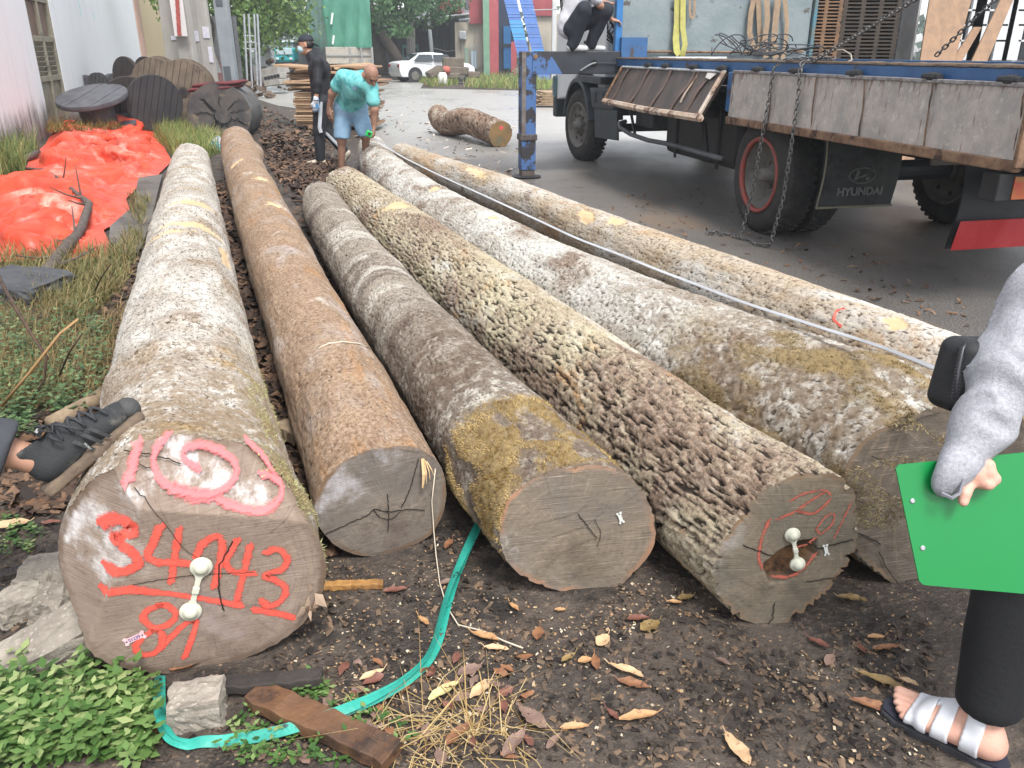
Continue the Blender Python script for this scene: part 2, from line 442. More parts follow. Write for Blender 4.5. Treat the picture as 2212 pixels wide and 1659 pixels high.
class Log:
 '''a felled trunk lying on the ground: bent axis, uneven girth, sawn ends, cracked bark'''
 def __init__(s,near,mid,far,r0,r1,seed,lift=0.0,flare=0.0,oval=(1.0,1.0)):
  s.seed=seed
  near,mid,far=[np.array(q,float)for q in(near,mid,far)]
  t=np.linspace(0,1,200)[:,None]
  xy=near*(1-t)*(1-2*t)+mid*4*t*(1-t)+far*t*(2*t-1)
  seg=np.hypot(*np.diff(xy,axis=0).T);s.S=np.concatenate([[0],np.cumsum(seg)]);s.len=s.S[-1]
  s.xy=xy;s.r0,s.r1=r0,r1;s.lift=lift;s.flare=flare;s.oval=oval
  s.kn=[]
  s.end=None
  s.wob=None
 def axis(s,q):
  q=np.asarray(q,float);u=q/s.len
  x=np.interp(q,s.S,s.xy[:,0]);y=np.interp(q,s.S,s.xy[:,1])
  d0=unit(s.xy[1]-s.xy[0])
  neg=np.minimum(q,0);x=x+neg*d0[0];y=y+neg*d0[1]
  if s.wob is not None:
   o=s.wob(q);T=s.tan(q);x=x+T[...,1]*o;y=y-T[...,0]*o
  r=s.rad(q);return np.stack([x,y,r*s.oval[1]+s.lift*u],-1)
 def tan(s,q):
  q=np.clip(q,0.02,s.len-0.02);e=0.15
  a=np.stack([np.interp(q-e,s.S,s.xy[:,0]),np.interp(q-e,s.S,s.xy[:,1])],-1)
  b=np.stack([np.interp(q+e,s.S,s.xy[:,0]),np.interp(q+e,s.S,s.xy[:,1])],-1)
  d=b-a;return d/np.linalg.norm(d,axis=-1)[...,None]
 def rad(s,q):
  u=np.clip(np.asarray(q,float)/s.len,-0.1,1);r=s.r0+(s.r1-s.r0)*u
  if s.flare:r=r*(1+s.flare*np.exp(-np.maximum(q,0)/0.35))
  return r
 def shape(s,q,th):
  '''radius with lumps, without bark relief'''
  r=s.rad(q);k=s.seed*11.3
  cx,cy=np.sin(th)*0.9,np.cos(th)*0.9
  lo=fbm(cx*1.1+k,cy*1.1,q*0.55,3)*0.10+fbm(cx*2.5+k,cy*2.5,q*2.0,3)*0.045
  rings=0.02*fbm(k+0*th,3.3,q*5.0+0.5*fbm(cx,cy,q,2),2)
  r=r*(1+lo+rings)
  for(ks,kt,ds,dt,hh)in s.kn:
   dth=(th-kt+math.pi)%(2*math.pi)-math.pi
   r=r+hh*np.exp(-((q-ks)/ds)**2-(dth/dt)**2)
  if s.end is not None:
   w_=np.exp(-(np.maximum(q,0)/0.28)**2);re_=np.interp(th,s.end[0],s.end[1],period=2*math.pi);r=r*(1-w_)+(re_+r*0.3*rings)*w_
  return r
 def outline(s,planes,pts):
  s.planes=planes;p=np.array([s.on_face(*q_)for q_ in pts]);th=np.arctan2(p[:,0]/s.oval[0],p[:,1]/s.oval[1]);r_=np.hypot(p[:,0]/s.oval[0],p[:,1]/s.oval[1]);i=np.argsort(th);s.end=(th[i],r_[i])
 def pos(s,q,th,r):
  a=s.axis(q);T=s.tan(q)
  side=np.stack([T[...,1],-T[...,0],np.zeros_like(T[...,0])],-1)
  up=np.array([0,0,1.0])
  return a+(np.sin(th)*r*s.oval[0])[...,None]*side+(np.cos(th)*r*s.oval[1])[...,None]*up
 def build(s,name,label,bm_,cm,cell=(0.05,0.02),depth=0.008,skew=0.0,planes=None,rows=560,cols=190,bare=(),moss=None,rim=0.012,mold=None,scal=0.5,group='felled logs laid side by side on the mud',fine=0.004,cat='log',chip=None,pw=0.30,hollow=None,wp=0.8,cr=(-0.30,-0.02),oc=3):
  rt=thing(name,label,cat,s.axis(0.0)*np.array([1,1,0]),group)
  wv=np.linspace(-1,1,cols,endpoint=False);th1=math.pi*(0.55*wv+0.45*wv**3)
  planes=planes or[(0.0,0.0,0.0)]
  s.planes=planes
  hpoly=np.array([s.on_face(*q_)for q_ in hollow])if hollow is not None else None
  fq=lambda x,y:np.max([a+b*x+c_*y for a,b,c_ in planes],axis=0)
  r_e=s.shape(np.zeros(cols),th1)
  q0=np.zeros(cols)
  for _ in range(3):
   r_e=s.shape(q0,th1);q0=fq(np.sin(th1)*r_e,np.cos(th1)*r_e)
  y0=np.hypot(*s.axis(0.0)[:2])
  g=np.geomspace(y0,y0+s.len,rows);tau=(g-g[0])/(g[-1]-g[0])
  q=q0[None,:]+(s.len-q0[None,:])*tau[:,None]
  th=np.broadcast_to(th1,q.shape)
  r=s.shape(q,th)
  arc=th*s.r0
  circ=2*math.pi*s.r0
  nw=max(8,int(round(circ/cell[1])))
  warp=fbm(np.sin(th)*3+s.seed,np.cos(th)*3,q*5,3)
  u=q/cell[0]+warp*wp+skew*th*s.r0/cell[0];v=th/(2*math.pi)*nw+wp*fbm(np.sin(th)*4,np.cos(th)*4+s.seed,q*9,3)
  n_=fbm(np.sin(v/nw*6.2832)*nw/6.2832,np.cos(v/nw*6.2832)*nw/6.2832,u+s.seed*7.0,oc,0.5)
  n2_=fbm(np.sin(th)*s.r0*130,np.cos(th)*s.r0*130,q*90+s.seed,2)
  plate=smooth(cr[0],cr[1],n_+0.18*n2_)
  idr=0.5+0.5*np.tanh(3*fbm(np.sin(th)*s.r0*40+3,np.cos(th)*s.r0*40,q*25,2))
  amt=0.45+0.95*smooth(-0.3,0.35,fbm(np.sin(th)*1.5+5,np.cos(th)*1.5,q*0.9+s.seed,3))
  dz=depth*amt*(plate-0.6)+depth*0.55*n_+depth*0.30*n2_
  dz=dz+fine*fbm(np.sin(th)*12*s.r0*4,np.cos(th)*12*s.r0*4,q*14+s.seed,4)
  bmask=np.zeros_like(q)
  for(bs,bt,dq,dt,an)in bare:
   A,B=(q-bs),((th-bt+math.pi)%(2*math.pi)-math.pi)*s.r0
   ca,sa=math.cos(an),math.sin(an)
   rr=np.hypot((A*ca+B*sa)/dq,(-A*sa+B*ca)/dt)+1.1*fbm(A*13,B*13,s.seed+bs,4)
   bmask=np.maximum(bmask,smooth(1.03,0.93,rr))
  dz=dz*(1-bmask)-bmask*0.010
  mo=moss(q,th)if moss is not None else np.zeros_like(q)
  r=r+dz*(1-0.5*mo)+mo*(0.007+0.012*fbm(np.sin(th)*s.r0*45,np.cos(th)*s.r0*45,q*45,3))
  P=s.pos(q,th,r)
  bp=np.stack([np.sin(th)*s.r0,np.cos(th)*s.r0,q+s.seed*3.0],-1)
  fade=smooth(-1,1,(idr-0.5))*0+plate
  bk=mesh_obj('bark',P.reshape(-1,3),gridfaces(rows,cols,True)[:,::-1].copy(),bm_,rt,True,attrs=dict(bp=bp.reshape(-1,3),plate=fade.ravel(),cell=idr.ravel(),bare=bmask.ravel(),moss=np.clip(mo,0,1).ravel()))
  for end in(0,1):
   K=60 if end==0 else 10
   ro=np.linspace(1,0.0,K);thf=th1
   edge_r=(r[0]if end==0 else r[-1])
   RR=ro[:,None]*edge_r[None,:]
   x=np.sin(thf)*RR;y=np.cos(thf)*RR
   if end==0:
    qq=fq(x,y)
    qq=qq+(0.0035*fbm(x*14,y*14,s.seed,4)+0.0015*np.floor(4*fbm(x*3,y*3,s.seed+4,2)))*smooth(1.0,0.93,ro)[:,None]
    hol=smooth(-0.004,0.010,poly_sd(x,y,hpoly)+0.004*fbm(x*40,y*40,1.0,3))if hpoly is not None else np.zeros_like(x)
    qq=qq+0.035*hol
   else:hol=np.zeros_like(x);qq=np.full_like(x,s.len)+0.01*fbm(x*8,y*8,s.seed,3)*smooth(1.0,0.9,ro)[:,None]
   Pf=s.pos(qq,np.broadcast_to(thf,RR.shape),RR)
   fp=np.stack([x*s.oval[0],y*s.oval[1],qq*0],-1)
   rimv=np.broadcast_to(smooth(1-rim/s.r0*1.6,1-rim/s.r0*0.6,ro)[:,None],x.shape)
   F_=gridfaces(K,cols,True)
   mv=mold(x,y)if(mold is not None and end==0)else np.zeros_like(x)
   o=mesh_obj('cut_end',Pf.reshape(-1,3),F_ if end==0 else F_[:,::-1].copy(),cm,rt,True,attrs=dict(fp=fp.reshape(-1,3),rim=rimv.ravel(),mold=np.broadcast_to(mv,x.shape).ravel(),hol=hol.ravel()))
   if end==0:s.face=o
  s.root=rt
  s.mossf=moss
  return rt
  # ---- things drawn on the sawn end
 def on_face(s,px,py):
  '''photo point -> (x, y) in the cross-section of the sawn near end (local metres)'''
  d=ray(px,py);O=np.array([0,0,H]);A=s.axis(0.0);T2=s.tan(np.array(0.0));T=np.array([T2[0],T2[1],0]);sd=np.array([T2[1],-T2[0],0])
  best=None
  for a,b,c_ in s.planes:
   n=T-b/1.0*sd-c_*np.array([0,0,1.0])
   tt=(a+n@A-n@O)/(n@d)
   P=O+d*tt;L=P-A;q,x,y=L@T,L@sd,L[2]
   m=max(aa+bb*x+cc*y for aa,bb,cc in s.planes)
   if abs(m-q)<1e-6 or best is None:best=(x,y)
   if abs(m-q)<1e-6:break
  return best
 def face_pt(s,x,y,lift=0.0015):
  A=s.axis(0.0);T2=s.tan(np.array(0.0));T=np.array([T2[0],T2[1],0]);sd=np.array([T2[1],-T2[0],0])
  ab=max(s.planes,key=lambda p:p[0]+p[1]*x+p[2]*y)
  q=ab[0]+ab[1]*x+ab[2]*y
  n=unit(-(T-ab[1]*sd-ab[2]*np.array([0,0,1.0])))
  return A+T*q+sd*x+np.array([0,0,y])+n*lift,n
 def stroke(s,name,pts,width,m,lift=0.004,cap=True,jag=0.0):
  '''brush stroke on the sawn end through photo points; returns one flat ribbon part'''
  p=np.array([s.on_face(*q)for q in pts]);
  if len(p)>2:
   e=np.concatenate([[2*p[0]-p[1]],p,[2*p[-1]-p[-2]]]);o=[]
   for i in range(1,len(e)-2):
    for t in np.linspace(0,1,7,endpoint=False):
     o.append(0.5*((2*e[i])+(-e[i-1]+e[i+1])*t+(2*e[i-1]-5*e[i]+4*e[i+1]-e[i+2])*t*t+(-e[i-1]+3*e[i]-3*e[i+1]+e[i+2])*t**3))
   p=np.array(o+[p[-1]])
  else:p=np.array([p[0]*(1-t)+p[1]*t for t in np.linspace(0,1,9)])
  d=np.gradient(p,axis=0);d/=np.linalg.norm(d,axis=1)[:,None]+1e-9;nn=np.stack([-d[:,1],d[:,0]],1)
  k=len(p);ln=np.concatenate([[0],np.cumsum(np.hypot(*np.diff(p,axis=0).T))])
  if np.ndim(width):width=np.interp(np.linspace(0,1,k),np.linspace(0,1,len(width)),width)
  wv=np.broadcast_to(np.asarray(width,float),(k,))*(1+0.18*pn(ln*60,s.seed+0.5,len(pts)+0.3))/2
  if jag:p=p+nn*(jag*pn(ln*90,2.2,s.seed))[:,None]
  A_=p+nn*wv[:,None];B_=p-nn*wv[:,None]
  if cap:
   A_=np.concatenate([[p[0]-d[0]*wv[0]*0.6],A_,[p[-1]+d[-1]*wv[-1]*0.6]]);B_=np.concatenate([[p[0]-d[0]*wv[0]*0.6+nn[0]*1e-4],B_,[p[-1]+d[-1]*wv[-1]*0.6+nn[-1]*1e-4]])
  M_=(A_+B_)/2
  P=np.array([[s.face_pt(*q,lift=lift)[0]for q in(a,m_,b)]for a,m_,b in zip(A_,M_,B_)])
  uv=np.stack([np.broadcast_to([0,.5,1.],(len(A_),3)),np.broadcast_to(np.arange(len(A_))[:,None]/8.0,(len(A_),3)),np.zeros((len(A_),3))],-1)
  f=gridfaces(len(A_),3)
  if True:
   o=mesh_obj(name,P.reshape(-1,3),f,m,s.face,False,attrs=dict(st=uv.reshape(-1,3)))
  return o
def no(q,th):return np.zeros_like(q)
FIS=C(42,34,29)
# ---- log A: the big butt log at the left, white lichen, orange paint on its end
LA=Log((-0.80,1.715),(-2.285,5.757),(-4.014,10.56),0.285,0.222,1,flare=0.08)
LA.kn+=[(0.0,-1.75,0.28,0.5,0.125),(0.0,1.75,0.3,0.5,0.055),(0.02,2.6,0.3,0.7,0.0),(1.35,0.1,0.05,0.9,0.012),(1.05,-0.2,0.07,1.2,0.018),(3.3,0.0,.12,2,.012),(4.2,0.0,.15,2,.012)]
def mossA(q,th):
 n=fbm(np.sin(th)*2.4,np.cos(th)*2.4,q*4,4)
 side=smooth(0.45,1.1,th)*smooth(2.3,1.6,th)
 return np.clip(side*smooth(2.0,0.3,q)*smooth(-0.25,0.25,n)*0.9,0,1)
mA=bark_mat('bark_white_lichen',FIS,(C(174,164,152),C(196,190,181),C(147,135,119)),[(C(141,119,94),1.6,1.3,2.2,0.50,0.66,0.75),(C(205,200,192),2.5,1.2,2.6,0.44,0.60,0.9),(C(169,139,87),1.2,2.6,2.0,0.58,0.68,0.8),(C(149,147,110),3.0,3.0,2.0,0.62,0.72,0.6)],spots=(62,1.3,0.8),butt=(C(128,108,84),0.35,1.5,1,1.6))
cA=cut_mat('end_grain_taupe',C(123,107,96),C(139,123,110),(0.02,-0.05),45,stain=(C(147,133,130),3.0),mold=C(211,208,207),saw=0.25,sawang=0.15,edge=C(100,83,69))
PA=[(0.0,-0.05,0.02),(-0.27,0.40,1.68),(-0.225,-1.30,0.62)]
LA.outline(PA,[(143,1157),(150,1220),(165,1300),(180,1370),(205,1418),(260,1440),(330,1453),(440,1440),(560,1408),(640,1360),(690,1295),(700,1220),(690,1175),(655,1120),(620,1050),(583,1000),(540,960),(470,938),(400,932),(340,938),(290,960),(240,1010),(190,1050),(158,1090)])
LA.build('felled_log','large white-lichened log with orange painted numbers on its sawn end',mA,cA,cell=(0.009,0.012),depth=0.0045,planes=PA,moss=mossA,rows=620,bare=[(3.55,0.35,0.10,0.26,0.25),(4.45,0.25,0.085,0.19,-0.3),(3.3,-0.75,0.05,0.28,0.2),(2.95,0.95,0.3,0.05,0.0)],mold=lambda x,y:np.clip(smooth(-0.02,-0.25,x)*smooth(-0.10,0.06,y)+1.3*smooth(0.0,0.03,y-0.165+0.24*x),0,1.3),pw=0.22)
# ---- log B: orange-brown, slightly crooked
LB=Log((-0.403,2.251),(-2.44,7.864),(-4.02,12.44),0.205,0.232,2,lift=0.03)
LB.kn+=[(9.2,1.5,0.5,0.7,0.06),(2.2,1.3,0.6,0.6,-0.012)]
mB=bark_mat('bark_tan_brown',C(70,53,42),(C(144,119,96),C(162,137,112),C(134,113,98)),[(C(173,161,153),1.5,0.9,2.2,0.50,0.66,0.75),(C(168,126,84),2.0,0.8,2.4,0.54,0.68,0.7),(C(202,192,180),3.0,1.5,2.5,0.60,0.70,0.8),(C(116,99,88),2.0,1.0,2.0,0.58,0.72,0.6)])
cB=cut_mat('end_grain_grey',C(102,95,90),C(120,111,101),(0.03,-0.06),70,stain=(C(82,71,68),2.6),mold=C(167,164,166),saw=0.35,sawang=0.9,edge=C(115,93,73))
LB.outline([(0.0,0.10,0.06)],[(680,1110),(690,1060),(715,1020),(770,985),(840,968),(905,970),(945,1000),(962,1050),(955,1110),(930,1155),(870,1185),(800,1200),(740,1185),(700,1150)])
LB.build('felled_log','tan log with cross-shaped crack in its grey sawn end',mB,cB,cell=(0.03,0.010),depth=0.0035,cr=(-0.42,-0.16),planes=[(0.0,0.10,0.06)],bare=[(5.6,0.3,0.12,0.06,0.3),(4.2,0.4,0.08,0.09,0.8),(6.9,-0.5,.13,.08,0)],mold=lambda x,y:smooth(0.0,0.14,y-x*0.6),rows=520,pw=0.25)
# ---- log C: short grey log with a mossy near end
LC=Log((0.165,2.04),(-1.113,5.622),(-1.80,7.86),0.212,0.185,3,flare=0.06)
LC.kn+=[(0.55,-1.0,0.2,0.9,0.012),(1.6,0,.05,3,.008),(2.3,0,.05,3,.007),(2.9,0,.06,3,.008)]
def mossC(q,th):
 n=fbm(np.sin(th)*2.2+4,np.cos(th)*2.2,q*5,4)
 return np.clip(smooth(0.62,0.40,q+0.10*n)*smooth(-0.18,0.22,n+0.16*np.cos(th+0.9))*smooth(1.25,0.7,th),0,1)*smooth(0.0,0.05,q)
mC=bark_mat('bark_grey_ringed',C(48,41,36),(C(143,133,120),C(162,152,140),C(117,105,94)),[(C(101,87,78),0.5,2.4,2.0,0.50,0.62,0.8),(C(201,196,185),0.7,2.0,2.2,0.50,0.62,0.75),(C(160,126,98),2.0,2.0,2.5,0.62,0.72,0.6)],butt=(C(92,76,64),1.1,1.9,3,1.0))
cC=cut_mat('end_grain_radial',C(110,102,95),C(129,117,101),(-0.01,-0.05),85,stain=(C(84,76,70),3.0),mold=C(205,200,194),saw=0.5,sawang=-0.5,edge=C(158,119,94))
LC.outline([(0.0,-0.16,0.05)],[(1080,1149),(1087,1103),(1098,1078),(1130,1048),(1185,1020),(1240,1012),(1308,1007),(1344,1021),(1377,1053),(1398,1083),(1414,1135),(1413,1171),(1398,1204),(1363,1242),(1327,1275),(1260,1277),(1170,1262),(1115,1232),(1088,1190)])
LC.build('felled_log','grey log with amber moss round its near end',mC,cC,cell=(0.010,0.011),depth=0.0045,planes=[(0.0,-0.16,0.05)],moss=mossC,mold=lambda x,y:smooth(0.05,0.02,np.hypot(x+0.165,y+0.03))+smooth(-0.1,-0.17,x)*smooth(0.0,-0.1,y),rows=520,pw=0.28)
# ---- log D: deep ridged bark
LD=Log((0.758,1.896),(-0.45,5.14),(-1.667,8.366),0.232,0.216,4)
mD=bark_mat('bark_ridged_khaki',C(37,30,27),(C(168,154,129),C(187,176,153),C(146,127,108)),[(C(131,109,94),1.0,0.6,1.8,0.46,0.60,0.85),(C(203,198,189),1.5,0.7,2.2,0.54,0.64,0.8),(C(178,136,89),2.0,1.0,2.2,0.58,0.68,0.75),(C(199,190,159),1.0,0.6,1.6,0.52,0.62,0.6)])
cD=cut_mat('end_grain_olive',C(104,98,87),C(125,113,97),(0.02,-0.03),60,stain=(C(77,74,68),2.5),mold=C(175,172,169),saw=0.3,sawang=0.5,edge=C(126,101,78))
LD.outline([(0.0,-0.33,0.06)],[(1601,1123),(1629,1083),(1682,1045),(1738,1023),(1785,1023),(1816,1036),(1838,1064),(1849,1114),(1848,1161),(1832,1204),(1801,1248),(1769,1292),(1723,1326),(1691,1348),(1645,1345),(1590,1325),(1560,1298),(1545,1254),(1554,1208),(1576,1155)])
LD.build('felled_log','deep-ridged khaki log with hollow reddened pith in its end',mD,cD,cell=(0.055,0.0125),depth=0.0115,skew=0.45,wp=0.35,cr=(-0.26,-0.04),oc=2,hollow=[(1651,1229),(1650,1215),(1657,1210),(1691,1186),(1722,1170),(1763,1166),(1767,1201),(1738,1236),(1701,1254),(1663,1258)],planes=[(0.0,-0.33,0.06)],bare=[(4.55,-0.05,0.16,0.12,0.3)],mold=lambda x,y:smooth(-0.1,-0.2,x),rows=620,cols=210,pw=0.34)
# ---- log E: rough white log with a broad mossy butt
LE=Log((1.33,1.99),(-0.68,6.889),(-1.986,12.03),0.285,0.203,5,flare=0.16)
LE.kn+=[(0.3,0.3,0.5,0.6,0.03),(3.3,-0.9,0.10,0.8,0.02)]
def mossE(q,th):
 n=fbm(np.sin(th)*2.0+8,np.cos(th)*2.0,q*3.2,4)
 return np.clip(smooth(1.75,0.5,q+0.35*n)*smooth(-0.05,0.28,n+0.06),0,1)*smooth(0.0,0.05,q)
mE=bark_mat('bark_rough_white',C(50,41,35),(C(170,162,151),C(189,184,175),C(143,129,113)),[(C(123,101,84),1.2,0.9,2.0,0.50,0.62,0.85),(C(205,203,196),1.5,0.8,2.2,0.45,0.58,0.85),(C(152,107,74),3.0,2.0,2.2,0.66,0.72,0.8)],butt=(C(106,88,68),0.6,2.4,5,2.0))
cE=cut_mat('end_grain_dark',C(86,78,71),C(102,93,83),(0.25,-0.1),40,stain=(C(65,58,54),2.0),saw=0.45,sawang=1.35,edge=C(118,99,80))
LE.outline([(0.16,-0.25,0.12)],[(1840,985),(1864,950),(1944,928),(1999,910),(2064,888),(2150,880),(2260,950),(2320,1080),(2280,1230),(2150,1330),(2060,1320),(1999,1290),(1944,1255),(1889,1215),(1852,1161),(1846,1092)])
LE.build('felled_log','rough white log with mossy flared butt behind the green clipboard',mE,cE,cell=(0.019,0.013),depth=0.009,wp=0.8,planes=[(0.16,-0.25,0.12)],moss=mossE,rows=620,cols=210,bare=[(5.0,-0.1,0.09,0.06,0.5),(3.6,0.0,0.05,0.05,0)],pw=0.32)
# ---- log F: pale log farthest to the right
LF=Log((2.066,2.6),(0.315,7.158),(-1.519,11.645),0.20,0.17,6)
LF.wob=lambda q:0.03*np.sin(q*1.3)
mF=bark_mat('bark_cream',C(81,65,52),(C(174,157,133),C(189,178,161),C(155,133,111)),[(C(203,200,194),1.0,0.5,1.8,0.46,0.60,0.85),(C(174,140,101),1.2,0.7,2.0,0.52,0.66,0.8),(C(115,93,76),2.0,1.0,2.2,0.60,0.72,0.7)])
LF.build('felled_log','pale cream log nearest the truck wheels',mF,cB,cell=(0.026,0.012),depth=0.004,planes=[(0,0,0)],bare=[(3.55,-0.1,0.13,0.07,0.2),(3.9,-0.5,0.16,0.06,0.25),(6.6,-0.4,.35,.06,0.1),(0.95,-0.3,0.07,0.05,0.3),(0.5,0.1,0.09,0.03,0.2)],rows=480,cols=150,pw=0.25)
# ---- moss tufts: thin upright fibres standing on the mossy bark
def moss_tufts(L,n,name,c1,c2,length=0.014,seed=0,thr=0.25,smax=2.2):
 rs=np.random.RandomState(seed)
 q=rs.uniform(0.0,smax,n*6);th=rs.uniform(-1.9,2.1,n*6)
 m=L.mossf(q,th);k=rs.uniform(0,1,n*6)<smooth(thr,0.9,m)
 q,th=q[k][:n],th[k][:n]
 r=L.shape(q,th)+0.003
 P=L.pos(q,th,r);Pn=L.pos(q,th,r+0.01)-P;Pn/=np.linalg.norm(Pn,axis=1)[:,None]
 k=len(q);ln=length*rs.uniform(0.4,1.5,k)
 d=Pn+rs.normal(0,0.9,(k,3));d/=np.linalg.norm(d,axis=1)[:,None]
 sd=np.cross(d,rs.normal(size=(k,3)));sd/=np.linalg.norm(sd,axis=1)[:,None]
 wv=(0.0011+0.0012*rs.uniform(size=k))[:,None]
 tip=P+d*ln[:,None]
 T=np.stack([P-sd*wv,P+sd*wv,tip],1)
 V,F_=quads(T)
 t=NT(name);v=t.coord(attr='mp')
 c=t.mix(t.step(t.noise(v,9,4,0.7),0.35,0.65),c1,c2)
 t.bs.inputs['Subsurface Weight'].default_value=0.0
 o=mesh_obj('moss',V,F_,t.done(c,0.9,spec=0.1),L.root,False,attrs=dict(mp=V))
 return tag(o,kind='stuff')
moss_tufts(LC,24000,'moss_amber',C(132,108,66),C(188,164,116),0.009,1,0.15,0.75)
moss_tufts(LE,22000,'moss_brown',C(112,98,70),C(164,148,112),0.011,2,0.2,1.9)
moss_tufts(LA,9000,'moss_green',C(132,130,90),C(180,178,130),0.011,3,0.2,2.0)
# ================================================================ CRANE TRUCK (own frame: x away from camera side, y forward, z up)
TA=R(13.0);TO=np.array([2.182,7.204])
TUv=np.array([-math.sin(TA),math.cos(TA)]);TVv=np.array([math.cos(TA),math.sin(TA)])
def tl(x,y,v):
 '''photo point on the truck's side plane x=v -> truck frame'''
 d=ray(x,y);t=(v+TO@TVv)/(d[:2]@TVv);p=d[:2]*t-TO
 return np.array([v,p@TUv,H+d[2]*t])
def tw(p):return np.array([*(TO+TVv*p[0]+TUv*p[1]),p[2]])
truck=thing('crane_truck','flatbed crane truck with rusty drop sides parked beside the logs','truck',(TO[0],TO[1],0))
truck.rotation_euler=(0,0,TA);LOCAL.append(truck)
m_blue=mat('truck_blue_paint',C(52,96,142),C(44,82,126),4,0.45,0.15,30,C(70,58,52),5,(0.58,0.66),spec=0.5)
m_rust=mat('rusty_steel',C(98,72,56),C(136,108,84),14,0.85,0.5,60,C(60,44,38),6,(0.5,0.62))
m_dark=mat('black_chassis',C(26,27,30),C(40,41,44),5,0.7,0.2,30)
m_plast=mat('dusty_black_plastic',C(48,54,60),C(66,72,78),4,0.65,0.1,30,C(88,84,80),3,(0.58,0.75))
m_white=mat('white_cab_paint',C(214,217,220),C(204,208,212),2,0.35,0,spec=0.5)
m_tyre=mat('tyre_rubber',C(36,36,37),C(52,50,48),10,0.85,0.3,60,C(92,86,78),5,(0.6,0.75))
m_rim=mat('grey_steel_rim',C(108,106,102),C(88,84,78),8,0.7,0.2,40,C(70,56,46),9,(0.56,0.68))
m_rimr=mat('red_rim_paint',C(150,62,54),C(120,74,66),9,0.7,0.2,40)
m_steel=mat('grey_headboard_steel',C(112,124,128),C(128,138,140),3,0.6,0.25,14,C(74,70,66),6,(0.60,0.70),bd=0.03)
def peeled(name,paint,under,t3):
 return mat(name,paint,paint,3,0.5,0.3,30,under,5.0,t3)
m_peel=peeled('peeling_blue_paint',C(66,98,146),C(46,44,48),(0.50,0.53))
m_glass=NT('dark_glass').done(C(40,48,54),0.08,spec=0.6)
def galv(name,c1,c2,c3):
 t=NT(name);v=t.coord()
 n=t.noise(v,7,7,0.65);n2=t.noise(t.coord((14,14,2)),2.4,6,0.7)
 c=t.mix(t.step(n,0.36,0.64),c1,c2)
 c=t.mix(t.math('MULTIPLY',t.step(t.noise(v,18,7,0.75),0.54,0.66),0.7),c,C(200,193,184))
 sx=t.n('SeparateXYZ');t.l(t.n('TexCoord').outputs['Object'],sx.inputs[0])
 top=t.math('MULTIPLY',t.step(sx.outputs[2],1.22,1.40),0.16)
 c=t.mix(t.step(t.math('ADD',n2,top),0.56,0.72),c,c3)
 return t.done(c,0.62,t.bump(n,0.3,0.02),0.0,0.45)
m_side=galv('worn_grey_panel',C(152,148,144),C(174,165,158),C(112,88,76))
m_ply=mat('wet_plywood',C(92,80,74),C(68,64,62),5,0.7,0.3,30,C(128,112,98),4,(0.6,0.7),stretch=(1,1,0.3))
box('bed_floor',(1.24,0.6,1.335),(2.46,6.66,0.09),m_dark,truck)
for k in range(9):
 box('cross_member',(1.24,-2.4+k*0.78,1.24),(2.3,0.08,0.10),m_dark,truck)
rail=box('side_rail',(0.0,0.6,1.372),(0.05,6.70,0.085),m_blue,truck,bevel=0.006)
box('side_rail',(2.48,0.6,1.372),(0.05,6.70,0.085),m_blue,truck,bevel=0.006)
P=np.zeros((140,4,3));yy=np.linspace(-2.72,3.93,140)
for j,(dx,dz)in enumerate([(-0.03,1.4165),(-0.028,1.43),(0.10,1.436),(0.16,1.40)]):
 P[:,j,0]=dx+0.006*fbm(yy*9,j*2.0,1.0,3);P[:,j,1]=yy;P[:,j,2]=dz+0.009*fbm(yy*12,j*1.7,2.0,4)
MB().grid(P[:,::-1]).build('deck_edge',mat('deck_dirt',C(74,62,54),C(104,88,74),20,0.95,0.6,60,C(128,96,68),7,(0.58,0.66)),truck,True)
for k,px in enumerate((1402,1440,1500,1562,1640,1722,1850,2020,2190)):
 p=tl(px,144+(px-1400)*0.010,-0.05)
 o=MB().cyl((-0.062,p[1]-0.075,1.356),(-0.062,p[1]+0.075,1.356),0.023,n=10)
 o.cyl((-0.062,p[1]-0.04,1.356),(-0.062,p[1]+0.02,1.356),0.030,n=10).box((-0.04,p[1]+0.05,1.345),(0.035,0.05,0.05))
 o.build('hinge',m_dark,truck,bevel=0.004)
